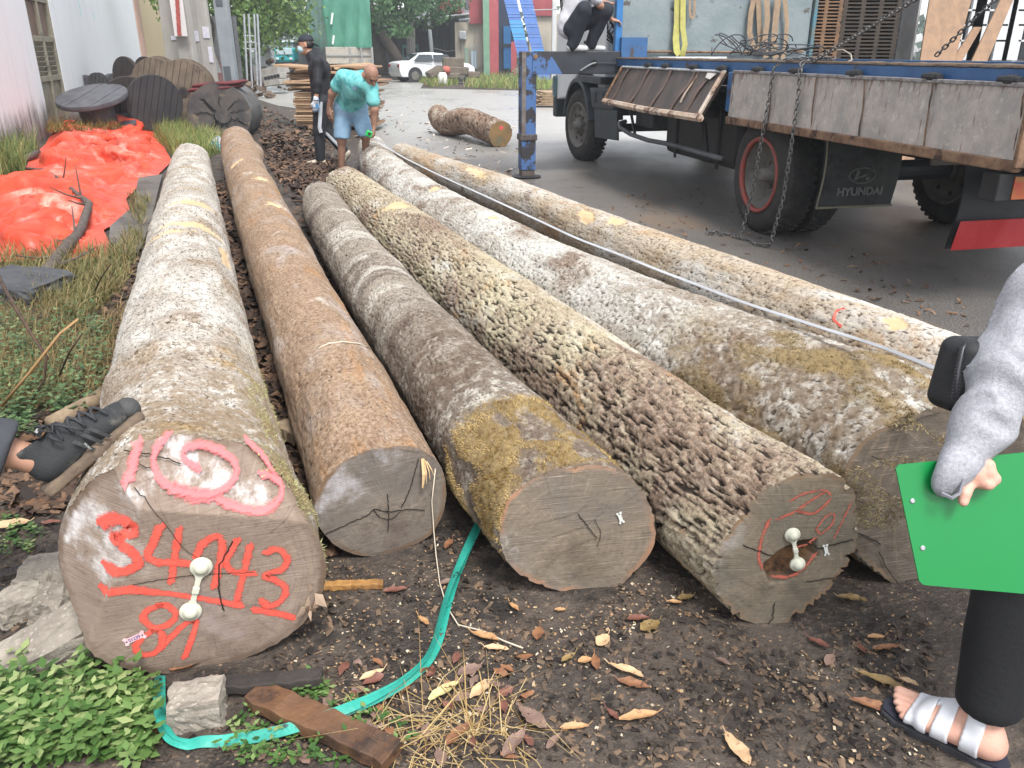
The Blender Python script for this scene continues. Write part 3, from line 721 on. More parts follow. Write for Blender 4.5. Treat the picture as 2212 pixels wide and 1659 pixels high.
def dropside():
 y0,y1,z0,z1=-2.73,0.62,0.955,1.325
 a,b=120,24
 Y,Z=np.meshgrid(np.linspace(y0,y1,a),np.linspace(z0,z1,b),indexing='ij')
 X=-0.075-0.015*(1-(Z-z0)/(z1-z0))+0.012*fbm(Y*2.2,Z*3,3.3,4)
 for ys in(-1.98,-1.32,-0.72,-0.08):
  X=X+0.018*np.exp(-((Y-ys-0.05*(Z-z0))/0.02)**2)
 n=a*b
 V=np.concatenate([np.stack([X,Y,Z],-1).reshape(-1,3),np.stack([X+0.03,Y,Z],-1).reshape(-1,3)])
 g=gridfaces(a,b);F_=np.concatenate([g,g[:,::-1]+n])
 d=mesh_obj('drop_side',V,F_,m_side,truck,True)
 MB().box((-0.085,(y0+y1)/2,0.925),(0.055,y1-y0+0.02,0.062)).build('bottom_rail',m_rust,d,bevel=0.008)
 MB().box((-0.06,(y0+y1)/2,1.335),(0.05,y1-y0,0.022)).build('top_rail',mat('scraped_steel_edge',C(150,148,150),C(96,88,86),20,0.5,0.3,60),d,bevel=0.004)
 for ys in(-1.98,-1.32,-0.72,-0.08,0.585,-2.69):
  q=MB();Pz=np.linspace(0.96,1.32,8)
  q.tube(np.stack([-0.082+0.012*pn(Pz*8,ys,0.0)*1,ys+0.05*(Pz-0.955)+0.01*pn(Pz*9,ys*3,1),Pz],1),0.0045,6).build('seam',m_rust,d)
 MB().box((-0.085,-2.745,1.13),(0.07,0.03,0.42)).build('end_post',m_rust,d,bevel=0.006)
 return d
dropside()
def shortside():
 yA,yB=3.47,0.80
 top=np.array([-0.06,0,1.325]);bot=np.array([-0.26,0,0.93])
 def pt(y,f,o=0.0):return top+(bot-top)*f+np.array([-0.89,0,0.45])*o+np.array([0,y,0])
 a,b=90,14
 G_=np.array([[pt(y+0.05*f,f,0.006*fbm(y*3,f*2,7.0,3))for f in np.linspace(0,1,b)]for y in np.linspace(yB,yA,a)])
 q=MB().grid(G_);q.grid(G_[::-1]+np.array([0.025,0,-0.012]));d=q.build('drop_side',m_ply,truck,True)
 fr=mat('chipped_white_rail',C(196,184,170),C(176,150,128),8,0.7,0.3,40,C(104,76,62),6,(0.48,0.6))
 MB().tube([pt(yB-0.02,1.02,0.02),pt(2.1,1.04,0.02),pt(yA+0.03,1.0,0.02)],0.036,6).build('bottom_rail',fr,d)
 MB().tube([pt(yB,0.0,0.01),pt(yA,0.0,0.01)],0.014,6).build('top_rail',mat('bright_edge',C(190,196,202),C(150,150,152),12,0.5),d)
 MB().tube([pt(yB,0,0.02),pt(yB+0.05,1.0,0.02)],0.022,6).build('end_rail',fr,d)
 MB().tube([pt(yA,0,0.02),pt(yA+0.06,1.0,0.02)],0.016,6).build('end_rail',m_rust,d)
 for i,(y,lean)in enumerate(((3.22,0.10),(2.58,0.12),(1.98,0.08),(1.42,0.12),(1.36,0.02),(1.05,0.16))):
  f=np.linspace(0.02,0.98 if i!=4 else 0.75,8)
  w_=0.028 if i!=4 else 0.02
  L1=np.array([pt(y+lean*k-w_+0.012*math.sin(k*5+i),k,0.012+0.008*math.sin(k*7+i))for k in f])
  L2=L1+np.array([0,2*w_,0])
  MB().grid(np.stack([L1,L2],1)).grid(np.stack([L2,L1],1)+np.array([0.004,0,0])).build('batten',mat('batten_brown',C(112,92,82),C(90,76,70),8,0.8,0.3,40)if i!=4 else fr,d)
 P2=np.array([pt(0.93,0.06,0.02),pt(1.12,0.05,0.02),pt(1.10,0.16,0.025),pt(0.98,0.20,0.03)])
 MB().add(np.concatenate([P2,P2+np.array([0.006,0,0])]),[(0,1,2,3),(7,6,5,4),(0,4,5,1),(1,5,6,2),(2,6,7,3),(3,7,4,0)]).build('paper_scrap',mat('pale_scrap',C(196,190,184)),d)
shortside()
box('stake_post',(-0.035,0.70,1.16),(0.05,0.11,0.34),m_blue,truck,bevel=0.008)
box('rail_bracket',(-0.03,0.72,1.06),(0.05,0.05,0.05),mat('orange_reflector',C(150,92,60)),truck)
hb=MB();a=40
Xg,Zg=np.meshgrid(np.linspace(0.03,2.62,a),np.linspace(1.40,3.6,a),indexing='ij')
hb.grid(np.stack([Xg,3.9+0.014*fbm(Xg*2.5,Zg*2.5,5.0,4)+0*Xg,Zg],-1));hb.grid(np.stack([Xg[::-1],3.94+0*Xg,Zg[::-1]],-1))
hbo=hb.build('headboard',m_steel,truck,True)
box('corner_post',(0.0,3.9,2.48),(0.085,0.09,2.26),mat('headboard_blue_post',C(46,112,170),C(38,98,152),5,0.5,0.1,30,C(150,160,168),4,(0.62,0.68)),hbo,bevel=0.008)
box('corner_post',(2.66,3.9,2.48),(0.05,0.09,2.26),mat('teal_post',C(60,120,138),C(96,98,92),6,0.6),hbo,bevel=0.006)
MB().tube([(0.2,3.87,1.50),(1.4,3.86,1.49),(2.55,3.87,1.50)],0.016,6).build('kick_strip',m_rust,hbo)
cab=MB()
prof=[(4.62,0.98),(4.62,2.75),(6.35,2.80),(6.98,1.95),(7.05,1.05),(7.0,0.78),(6.2,0.86),(6.05,1.10),(5.72,1.24),(5.28,1.24),(4.95,1.10),(4.86,0.98)]
cab.prism([(y,z)for y,z in prof],(0.10,0,0),(0,1,0),(0,0,1),(2.28,0,0))
cabo=cab.build('cab',m_white,truck,bevel=0.035)
box('side_window',(0.098,5.95,2.2),(0.012,1.05,0.62),m_glass,cabo,bevel=0.004)
box('door_seam',(0.098,5.30,1.9),(0.008,0.018,1.5),m_dark,cabo)
box('door_handle',(0.085,5.42,1.62),(0.03,0.16,0.04),m_dark,cabo,bevel=0.006)
box('windscreen',(1.24,6.70,2.33),(2.0,0.02,0.86),m_glass,cabo,Rm=rotx(R(36.5)))
MB().lathe([(0.03,0),(0.032,0.004),(0.026,0.006)],20,(0.092,5.05,1.37),(-1,0,0)).build('badge',mat('chrome_badge',C(150,152,156)),cabo)
lamp=MB().box((0.16,6.97,0.98),(0.22,0.14,0.34));lamp.build('headlamp',NT('lamp_glass').done(C(70,96,104),0.15),cabo,bevel=0.03)
box('bumper',(1.24,7.05,0.68),(2.3,0.16,0.34),m_plast,cabo,bevel=0.03)
mp_=[tl(1243,72,0.02),tl(1240,55,-0.06),tl(1228,40,-0.14),tl(1217,36,-0.17),tl(1213,12,-0.18),tl(1212,0,-0.18)]
mi_=MB().tube(mp_,0.022,8).build('mirror_arm',m_dark,cabo,True)
MB().box(tl(1212,-6,-0.18)+np.array([0,0,0.06]),(0.24,0.10,0.18)).build('mirror',m_dark,mi_,bevel=0.03)
MB().lathe([(0.03,-0.03),(0.042,-0.01),(0.042,0.03),(0.025,0.05)],12,tl(1243,78,0.0),(0,0,-1)).build('mirror_mount',m_dark,mi_)
fa=np.linspace(R(8),R(172),16)
fd=MB()
o_=np.array([[0,5.52+0.62*math.cos(t),0.52+0.63*math.sin(t)]for t in fa]);i_=np.array([[0,5.52+0.57*math.cos(t),0.52+0.57*math.sin(t)]for t in fa])
n=len(fa)
for x0,x1 in((-0.02,0.05),):
 V=np.concatenate([o_+[x0,0,0],i_+[x0,0,0],o_+[0.5,0,0],i_+[0.5,0,0]])
 f=[]
 for k in range(n-1):
  f+=[(k,k+1,n+k+1,n+k),(2*n+k,k,0*n+k,2*n+k)]if False else[(k,k+1,n+k+1,n+k),(k+1,k,2*n+k,2*n+k+1),(n+k,n+k+1,3*n+k+1,3*n+k)]
 fd.add(V,f)
fd.box((0.22,4.93,1.14),(0.46,0.95,0.09)).build('fender',m_plast,truck,bevel=0.01)
st=MB().prism([(4.95,1.04),(3.95,1.06),(3.95,0.80),(4.82,0.78)],(0.0,0,0),(0,1,0),(0,0,1),(0.55,0,0)).build('step_box',m_plast,truck,bevel=0.02)
for y in(4.72,4.42,4.12):MB().box((-0.006,y,0.93),(0.02,0.16,0.14)).build('rib',m_plast,st,bevel=0.01)
MB().cyl((-0.03,4.16,0.90),(0.05,4.16,0.90),0.05,n=14).build('cap',m_dark,st)
MB().prism([(4.78,0.80),(3.86,0.80),(3.80,0.44),(4.70,0.40)],(0.02,0,0),(0,1,0),(0,0,1),(0.03,0,0)).build('rubber_skirt',m_plast,truck,bevel=0.006)
def tyre(parent,c,r,wdt,steer=0.0,dish=0.0,ring=None,lugs=True):
 '''wheel with axle along x; c is the centre of the outer face'''
 Rm=rotz(steer);ax=Rm@np.array([-1.0,0,0]);c=np.asarray(c,float)
 wh=MB();
 rr=0.62*r
 prof=[(rr,-0.01),(rr+0.02,0.0),(rr+0.07,0.012),(r-0.075,0.005),(r-0.03,-0.012),(r-0.004,-0.045),(r,-0.09),(r,-wdt+0.05),(r-0.02,-wdt+0.01),(rr,-wdt)]
 t_=wh.lathe(prof,56,c,ax,caps=(0,0)).build('wheel',m_tyre,parent,True)
 tr=MB();x_,y_,d_=frame(ax)
 for k in range(44):
  for j,off in enumerate((-0.055,-0.115,-0.175,-0.225)):
   if-off>wdt-0.02:continue
   a=2*math.pi*(k+0.5*(j%2))/44;u=math.cos(a)*x_+math.sin(a)*y_;tn=np.cross(d_,u)
   tr.box(c+d_*off+u*(r-0.001),(0.036,0.046,0.018),np.stack([tn,d_,u],1))
 tr.build('tread',m_tyre,t_)
 rim=MB().lathe([(rr+0.012,-0.004),(rr+0.006,0.012),(rr-0.012,0.008),(rr-0.03,-0.03),(rr-0.06,-0.05-dish),(0.13,-0.06-dish),(0.11,-0.045-dish),(0.01,-0.045-dish)],40,c,ax,caps=(0,1))
 ro=rim.build('rim',m_rim,t_,True)
 if ring:MB().lathe([(rr+0.014,0.006),(rr+0.008,0.018),(rr-0.018,0.014),(rr-0.026,-0.02),(rr+0.0,-0.02)],40,c,ax,True).build('rim_flange',ring,t_,True)
 for k in range(8):
  a=2*math.pi*k/8+0.2;u=math.cos(a)*x_+math.sin(a)*y_
  if k%2==0 or not dish:
   p=c+d_*(-0.0515-dish)+u*(rr-0.085);tn=np.cross(d_,u)
   MB().lathe([(0.024,-0.004),(0.024,0.0045)],12,p,d_).build('hand_hole',m_dark,ro)
  p=c+d_*(-0.045-dish)+u*0.135
  if lugs:MB().lathe([(0.016,-0.02),(0.016,0.03),(0.009,0.034)],6,p,d_).build('wheel_nut',m_rim,ro)
 hub=MB().lathe([(0.105,-0.05-dish),(0.10,0.0-dish),(0.062,0.02-dish),(0.055,0.055-dish*0.6),(0.02,0.06-dish*0.6)],20,c,ax).build('hub',m_rim,ro,True)
 return t_
tyre(truck,(0.02,5.5,0.498),0.50,0.25,R(8),0.0)
tyre(truck,(2.42,5.5,0.498),0.50,0.25,math.pi+R(8),0.0,lugs=False)
tyre(truck,(0.0,0.12,0.498),0.50,0.26,0,0.13,m_rimr)
tyre(truck,(0.31,0.12,0.498),0.50,0.24,0,0.0,lugs=False)
tyre(truck,(2.44,0.12,0.498),0.50,0.26,math.pi,0.13,lugs=False)
tyre(truck,(1.90,0.12,0.498),0.50,0.24,0,0.0,lugs=False)
MB().cyl((0.5,0.12,0.5),(1.95,0.12,0.5),0.09).build('rear_axle',m_dark,truck)
MB().cyl((0.4,5.5,0.45),(2.0,5.5,0.45),0.06).build('front_axle',m_dark,truck)
for x in(0.82,1.64):box('chassis_rail',(x,2.0,0.94),(0.09,9.3,0.26),m_dark,truck,bevel=0.01)
for x in(0.82,1.64):
 for k in range(5):box('leaf_spring',(x-0.1,0.12,0.62+k*0.022),(0.08,1.3-k*0.2,0.018),m_dark,truck)
tk=MB().box((0.55,1.95,0.68),(0.62,1.75,0.56)).build('fuel_tank',mat('tank_black',C(30,31,34),C(44,44,46),4,0.55),truck,bevel=0.09)
for y in(1.4,2.45):MB().box((0.232,y,0.68),(0.012,0.05,0.60)).build('tank_strap',m_dark,tk)
bb=box('battery_box',(0.42,3.35,0.80),(0.45,0.6,0.32),m_plast,truck,bevel=0.02)
box('box_lid',(0.19,3.35,0.86),(0.02,0.5,0.12),m_dark,bb,bevel=0.006)
gd=[tl(1352,262,0.1),tl(1338,266,0.0),tl(1340,276,-0.02),tl(1362,290,-0.02),tl(1400,303,-0.02),tl(1450,312,-0.02),tl(1560,343,-0.02)]
g_=MB().tube(gd,0.026,8).build('side_guard',mat('guard_steel',C(92,94,98),C(70,72,76),6,0.55),truck,True)
MB().tube([tl(1362,238,0.15),tl(1372,292,0.0)],0.018,6).build('guard_stay',m_dark,g_)
MB().tube([tl(1521,265,0.1),tl(1527,334,0.0)],0.024,4).build('guard_stay',m_dark,g_)
def flap(y,x0,x1,z0,z1,m,skew=0.0):
 P=np.array([[(x,y+0.03*math.sin(z*7)+0.015*math.sin(x*9),z)for z in np.linspace(z0,z1-skew*(x-x0),8)]for x in np.linspace(x0,x1,8)])
 q=MB().grid(P[::-1]);q.grid(P+np.array([0,0.012,0]));return q.build('mud_flap',m,truck,True)
m_flap=mat('mud_flap_rubber',C(44,47,49),C(58,60,60),4,0.7,0.1,30,C(34,34,36),3,(0.52,0.6))
fl=flap(-0.72,0.06,0.74,0.35,0.90,m_flap)
ft=mat('flap_trim',C(120,116,96),C(104,100,84),8,0.7)
MB().tube([(0.06,-0.735+0.03*math.sin(z*7),z)for z in np.linspace(0.35,0.90,8)],0.007,5).build('trim',ft,fl)
MB().tube([(x,-0.735+0.02,0.352)for x in np.linspace(0.06,0.74,6)],0.010,5).build('trim',ft,fl)
def text_mesh(body,size,font_obj_name,m,parent,Mx,extrude=0.001,width=None,bold=0.0):
 cu=bpy.data.curves.new(font_obj_name,'FONT');cu.body=body;cu.size=size;cu.extrude=extrude;cu.align_x='CENTER';cu.align_y='CENTER';cu.offset=bold
 to=bpy.data.objects.new('tmp',cu);col.objects.link(to)
 dg=bpy.context.evaluated_depsgraph_get();dg.update()
 me=bpy.data.meshes.new_from_object(to.evaluated_get(dg));bpy.data.objects.remove(to)
 V=np.zeros(len(me.vertices)*3);me.vertices.foreach_get('co',V);V=V.reshape(-1,3)
 fs=[tuple(p.vertices)for p in me.polygons]
 if width:V[:,0]*=width/(V[:,0].max()-V[:,0].min())
 V=np.c_[V,np.ones(len(V))]@np.array(Mx).T
 return mesh_obj(font_obj_name,V[:,:3],fs,m,parent)
def frame4(o,ux,uy):
 ux,uy=unit(ux),unit(uy);n=np.cross(ux,uy);Mx=np.eye(4);Mx[:3,0]=ux;Mx[:3,1]=uy;Mx[:3,2]=n;Mx[:3,3]=o;return Mx
m_let=mat('faded_grey_lettering',C(104,106,102),C(84,86,84),6,0.7)
text_mesh('HYUNDAI',0.085,'lettering',m_let,fl,frame4((0.40,-0.756,0.475),(1,0,0),(0,0,1)),0.002,0.40,0.003)
an=np.linspace(0,2*math.pi,36,endpoint=False)
em=MB().tube(np.array([[0.40+0.115*math.cos(a),-0.757,0.60+0.058*math.sin(a)]for a in np.r_[an,0]]),0.0055,5,cap=False)
for s_ in(-1,1):em.prism([(s_*0.052-0.018,-0.036),(s_*0.052+0.012,-0.036),(s_*0.052+0.030,0.038),(s_*0.052+0.004,0.038)],(0.40,-0.752,0.60),(1,0,0),(0,0,1),(0,-0.004,0))
em.prism([(-0.045,-0.016),(-0.01,-0.006),(0.045,0.016),(0.05,0.004),(0.01,-0.016),(-0.045,-0.024)],(0.40,-0.752,0.60),(1,0,0),(0,0,1),(0,-0.004,0))
em.build('emblem',m_let,fl)
fr_=flap(-2.16,0.10,0.75,0.335,0.86,mat('rear_flap_black',C(40,42,46),C(52,54,58),5,0.6))
MB().grid(np.array([[(x,-2.19+0.03*math.sin(z*7),z)for z in(0.335,0.43,0.525)]for x in(0.10,0.4,0.75)])[::-1]).build('red_band',mat('flap_red',C(158,28,34),C(176,60,64),4,0.5),fr_)
lb=MB().box((0.28,-2.40,0.765),(0.42,0.14,0.16)).build('rear_lamp',m_dark,truck,bevel=0.012)
MB().box((0.32,-2.474,0.765),(0.30,0.008,0.13)).build('lens',mat('lamp_red_lens',C(176,66,50),C(150,120,60),9,0.4),lb)
MB().tube([(0.09,-2.44,0.70),(0.09,-2.46,0.83),(0.16,-2.46,0.83),(0.14,-2.46,0.70),(0.09,-2.44,0.70)],0.010,5).build('lamp_guard',m_plast,lb)
box('pale_bar',(1.15,-1.25,0.76),(1.1,0.03,0.055),mat('pale_strip',C(112,108,102)),truck)
box('rear_cross_beam',(1.24,-2.55,0.98),(2.2,0.10,0.20),m_dark,truck,bevel=0.01)
# ---- outrigger
og=MB().box((-0.42,3.92,1.372),(1.36,0.20,0.262)).build('outrigger_beam',mat('beam_black',C(34,37,44),C(46,49,56),4,0.5,0.15,30,C(70,62,58),7,(0.64,0.72)),truck,bevel=0.008)
MB().prism([(-1.10,1.243),(-0.72,1.243),(-0.90,1.501),(-1.10,1.501)],(0,3.815,0),(1,0,0),(0,0,1),(0,0.21,0)).build('blue_end',m_peel,og)
MB().prism([(0.06,1.26),(0.36,1.26),(0.36,1.66),(0.02,1.66),(0.02,1.49)],(0,3.80,0),(1,0,0),(0,0,1),(0,0.24,0)).build('blue_bracket',m_blue,og)
MB().lathe([(0.042,0),(0.042,0.006)],18,(-0.32,3.812,1.365),(0,-1,0)).build('pin_hole',NT('hole_black').done(C(8,8,9),0.9),og)
MB().tube([(-0.50,3.80,1.28),(-0.40,3.79,1.34),(-0.345,3.80,1.362),(-0.30,3.805,1.37)],0.011,6).build('locking_pin',mat('pin_steel',C(120,122,124)),og)
MB().tube([(-0.30,3.805,1.37),(0.05,3.805,1.362)],0.006,5).build('weld_line',m_plast,og)
lg=MB().box((-1.14,3.92,0.80),(0.185,0.185,1.40)).build('outrigger_leg',m_peel,truck,bevel=0.008)
MB().box((-1.208,3.822,1.0),(0.05,0.014,1.0)).build('edge_strip',mat('worn_steel_edge',C(112,106,102),C(90,80,74),12,0.6,0.3,40),lg)
MB().box((-1.14,3.92,0.50),(0.215,0.215,0.072)).build('collar',mat('collar_steel',C(84,76,74),C(60,52,50),10,0.6,0.3,30),lg,bevel=0.006)
MB().box((-1.14,3.92,0.25),(0.165,0.165,0.48)).build('inner_tube',mat('inner_steel',C(92,82,74),C(70,62,58),9,0.6,0.3,30,C(112,84,62),5,(0.55,0.65)),lg,bevel=0.006)
MB().lathe([(0.03,0),(0.18,0.002),(0.19,0.014),(0.09,0.028)],18,(-1.14,3.92,0.003)).build('foot_plate',m_dark,lg)
MB().lathe([(0.022,0),(0.03,0.012),(0.012,0.016)],10,(-1.07,3.814,1.44),(0,-1,0)).build('bolt',m_rust,lg)
vb=MB().box((0.14,4.12,1.78),(0.10,0.14,0.34)).build('control_valve',m_dark,truck,bevel=0.01)
for k in range(4):MB().tube([(0.08+k*0.03,4.05,1.90),(0.06+k*0.03,4.0,2.02+0.03*(k%2))],0.007,5).build('lever',m_plast,vb)
for k in range(4):
 a_=random.Random(k);MB().tube([(0.10,4.1,1.7),(0.0-0.03*k,4.05,1.74+0.05*k),(-0.06,4.12,1.64+0.04*k),(0.12,4.2,1.55)],0.010,6).build('hose',m_dark,vb,True)
box('crane_column',(1.24,4.25,2.3),(0.45,0.42,1.8),mat('crane_white',C(196,202,208)),truck,bevel=0.03)
box('crane_base',(0.9,4.22,1.45),(1.4,0.5,0.36),m_blue,truck,bevel=0.02)
# ---- chains (things of their own hung over the bed)
def chain(name,pts,label,m,pitch=0.036,wire=0.0052,wid=0.013):
 pts=np.asarray(pts,float);seg=np.linalg.norm(np.diff(pts,axis=0),axis=1);S=np.r_[0,np.cumsum(seg)]
 n=int(S[-1]/pitch);qs=np.linspace(0,S[-1],n);C_=np.stack([np.interp(qs,S,pts[:,i])for i in range(3)],1)
 q=MB();hl=pitch*0.68
 rs=random.Random(3)
 for i in range(n-1):
  d=unit(C_[min(i+1,n-1)]-C_[max(i-1,0)]);x,y,_=frame(d)
  a0=(0.7 if i%2 else 0.7+math.pi/2)+rs.uniform(-0.2,0.2);u=math.cos(a0)*x+math.sin(a0)*y;c=C_[i]
  loop=[]
  for a in np.linspace(0,2*math.pi,10,endpoint=False):
   loop.append(c+u*math.cos(a)*wid+d*(math.sin(a)*wid+np.sign(math.sin(a))*(hl-wid)))
  loop=np.array(loop+[loop[0],loop[1]])
  q.tube(loop,wire,5,cap=False)
 o=q.build(name,m,None,True);return tag(o,label,'chain','steel chains on the truck bed')
m_chain=mat('worn_chain_steel',C(84,82,82),C(120,118,116),30,0.4,metal=0.6)
cA_=[tl(1985,-6,0.02),tl(1900,46,0.0),tl(1815,98,-0.02),tl(1755,133,-0.04),(-0.085,-0.50,1.425),(-0.12,-0.535,1.36),(-0.115,-0.545,1.20),(-0.125,-0.55,0.8),(-0.14,-0.55,0.4),(-0.19,-0.52,0.03),(-0.25,-0.40,0.012),(-0.22,-0.25,0.012),(-0.27,-0.14,0.014),(-0.24,-0.02,0.012),(-0.31,0.05,0.012),(-0.36,0.0,0.012),(-0.33,0.13,0.012),(-0.42,0.16,0.012),(-0.40,0.06,0.03),(-0.46,0.10,0.012)]
chain('chain',[tw(p)for p in cA_],'steel chain slanting up over the bed and coiling on asphalt',m_chain)
cB_=[(0.10,-0.60,1.45),(0.02,-0.33,1.448),(-0.06,-0.20,1.44),(-0.115,-0.135,1.38),(-0.118,-0.125,1.2),(-0.14,-0.11,0.8),(-0.16,-0.09,0.4),(-0.20,-0.07,0.10),(-0.22,-0.08,0.02),(-0.26,-0.05,0.014),(-0.3,-0.12,0.014)]
chain('chain',[tw(p)for p in cB_],'steel chain hanging straight down across the red-rimmed wheel',m_chain)
cC_=[tl(2160,-10,0.5),tl(2110,35,0.5),tl(2060,84,0.5),tl(2018,124,0.5)]
chain('chain',[tw(p)for p in cC_],'steel chain slanting down in front of leaning planks',m_chain)
# ---- lifting slings hung on the headboard
def sling(name,pts,wdt,m,label,grp='webbing slings hung on the headboard'):
 pts=np.asarray(pts,float);d=np.gradient(pts,axis=0);nrm=np.cross(d,np.array([0,1.0,0]));nrm/=np.linalg.norm(nrm,axis=1)[:,None]+1e-9
 A_,B_=pts+nrm*wdt/2,pts-nrm*wdt/2
 g=np.stack([A_,B_],1);q=MB().grid(g);q.grid(g[:,::-1]+np.array([0,0.004,0]))
 V=np.concatenate(q.v);V=np.array([tw(p)for p in V]);q.v=[V]
 return tag(q.build(name,m,None,True),label,'sling',grp)
def hbp(px,py,off=0.05):
 y=3.88-off;d=ray(px,py);t=(y+TO@TUv)/(d[:2]@TUv);p=d[:2]*t-TO;return np.array([p@TVv,y,H+d[2]*t])
m_yel=mat('yellow_green_webbing',C(176,176,96),C(162,154,92),12,0.8,0.3,80,C(156,132,104),2,(0.5,0.6))
m_tan=mat('dirty_tan_webbing',C(158,136,112),C(136,116,96),10,0.85,0.4,80)
sling('lifting_sling',[hbp(1464,-20),hbp(1463,50),hbp(1460,85,.06),hbp(1462,110,.07),hbp(1468,118,.08)],0.085,m_yel,'yellow-green webbing sling hanging widest on the headboard')
sling('lifting_sling',[hbp(1476,-20,.07),hbp(1475,60,.08),hbp(1480,95,.09),hbp(1474,122,.08),hbp(1468,124,.06)],0.07,m_yel,'yellow webbing sling with looped tan end beside the widest one')
sling('lifting_sling',[hbp(1491,-10),hbp(1490,20),hbp(1492,37),hbp(1496,39),hbp(1499,34),hbp(1501,10),hbp(1500,-10)],0.03,m_tan,'short tan webbing loop high on the grey headboard')
sling('lifting_sling',[hbp(1632,-20),hbp(1622,30),hbp(1619,70),hbp(1627,98),hbp(1636,104),hbp(1643,92),hbp(1640,40),hbp(1638,-20)],0.07,m_tan,'long tan webbing loop hanging nearest the yellow slings')
sling('lifting_sling',[hbp(1655,-20,.09),hbp(1658,40,.10),hbp(1652,90,.10),hbp(1655,125,.1)],0.075,m_tan,'straight tan webbing sling with green end tag')
sling('lifting_sling',[hbp(1683,-20,.07),hbp(1676,40,.07),hbp(1672,90,.07),hbp(1676,126,.07)],0.085,m_tan,'broad tan webbing sling in the middle of the tan group')
sling('lifting_sling',[hbp(1694,-20),hbp(1700,50),hbp(1697,100),hbp(1690,128)],0.06,m_tan,'tan webbing sling hanging nearest the edge of the headboard')
# ---- tangled wire on the deck
rs=np.random.RandomState(4)
wq=MB()
for k in range(16):
 c0=np.array([1.0+rs.uniform(0,1.0),3.2+rs.uniform(-0.5,0.3),1.40]);a=rs.uniform(0,6.28);n=16
 tt=np.linspace(0,rs.uniform(2.5,7),n)
 rad_=rs.uniform(0.15,0.45)
 p=c0+np.stack([rad_*np.cos(tt+a),0.4*rad_*np.sin(tt+a),0.05+np.abs(rs.uniform(0.05,0.26)*np.sin(tt*rs.uniform(0.4,0.9)+a))],1)
 wq.tube(np.array([tw(q)for q in p]),0.007,5)
tag(wq.build('wire_tangle',mat('black_wire',C(44,44,48),C(70,70,74),10,0.6),None,True),'tangle of thin black wire lying on the truck bed','wire')
q=MB();q.box(tw((0.85,3.6,1.425)),(0.9,0.18,0.03),rotz(TA));tag(q.build('white_board',mat('white_board',C(206,208,210)),None),'short white board lying at the foot of the headboard','board')
wl=np.array([tw(p)for p in[tl(1790,135,0.2),tl(1785,118,0.2),tl(1800,108,0.25),tl(1822,108,0.3),tl(1838,118,0.3),tl(1840,130,0.25),tl(1822,137,0.2),tl(1800,132,0.2)]])
tag(MB().tube(wl,0.006,5).build('rope_loop',mat('grey_rope',C(150,142,130)),None,True),'thin grey rope loop standing on the bed edge','rope')
# ================================================================ BUILDINGS AND BACKGROUND
WA=R(16);WD=np.array([-math.sin(WA),math.cos(WA),0]);WN=np.array([math.cos(WA),math.sin(WA),0]);W0=np.array([-7.65,12.6,0])
def wl(px,py):
 '''photo point on the white wall -> (distance along wall, height)'''
 d=ray(px,py);O=np.array([0,0,H]);t=((W0-O)@WN)/(d@WN);p=O+d*t;return np.array([(p-W0)@WD,p[2]])
def ww(k,z,o=0.0):return W0+WD*k+WN*o+np.array([0,0,z])
RW=np.stack([WN,WD,[0,0,1]],1)
def stained(name,c1,stain,z0,z1,streak=C(150,150,150),s_amt=0.4):
 t=NT(name);v=t.coord();g=t.n('NewGeometry');sx=t.n('SeparateXYZ');t.l(g.outputs['Position'],sx.inputs[0])
 n=t.noise(v,1.6,7,0.68);st=t.noise(t.coord((5,5,0.35)),1.5,6,0.7)
 low=t.math('ADD',t.step(sx.outputs[2],z1,z0),t.math('MULTIPLY',t.math('SUBTRACT',t.math('ADD',t.math('MULTIPLY',n,0.5),t.math('MULTIPLY',st,0.5)),0.5),2.2))
 c=t.mix(t.math('MULTIPLY',t.step(st,0.5,0.75),s_amt),c1,streak)
 c=t.mix(t.math('MULTIPLY',t.step(low,0.35,1.1),0.9),c,stain)
 return t.done(c,0.85,t.bump(t.noise(v,30,4),0.15,0.01),spec=0.25)
m_wwall=stained('whitewashed_wall',C(222,225,228),C(84,80,70),0.1,1.15,C(198,196,198),0.6)
wb=thing('white_building','white rendered building with damp-stained wall and louvred door','building',ww(4,0))
KC=18.4
dl=wl(110,268)[0];dr=wl(152,262)[0];dk=(dl+dr)/2;dw=dr-dl
bw=MB()
for k0,k1,z0,z1 in((-12,dl-0.1,-0.1,6),(dr+0.1,KC,-0.1,6),(dl-0.1,dr+0.1,3.55,6)):
 c=ww((k0+k1)/2,(z0+z1)/2,-0.15);bw.box(c,(0.30,k1-k0,z1-z0),RW)
bw.box(ww(3,2.9,-3.4),(6.2,30,6.0),RW)
bw.box(ww(KC-0.15,2.95,-3.2),(6,0.3,6.1),RW)
bw.build('wall',m_wwall,wb)
m_dframe=mat('faded_olive_joinery',C(122,118,102),C(140,136,120),6,0.7,0.2,30,C(92,88,78),5,(0.58,0.66))
m_dpane=mat('brown_pane',C(112,86,74),C(96,76,68),4,0.5)
dr_=MB()
for k in(dl-0.05,dk,dr+0.05):dr_.box(ww(k,1.75,-0.06),(0.10,0.09,3.6),RW)
for z in(0.12,1.02,1.72,2.42,3.5):dr_.box(ww(dk,z,-0.065),(0.09,dw+0.1,0.10),RW)
door=dr_.build('door',m_dframe,wb,bevel=0.006)
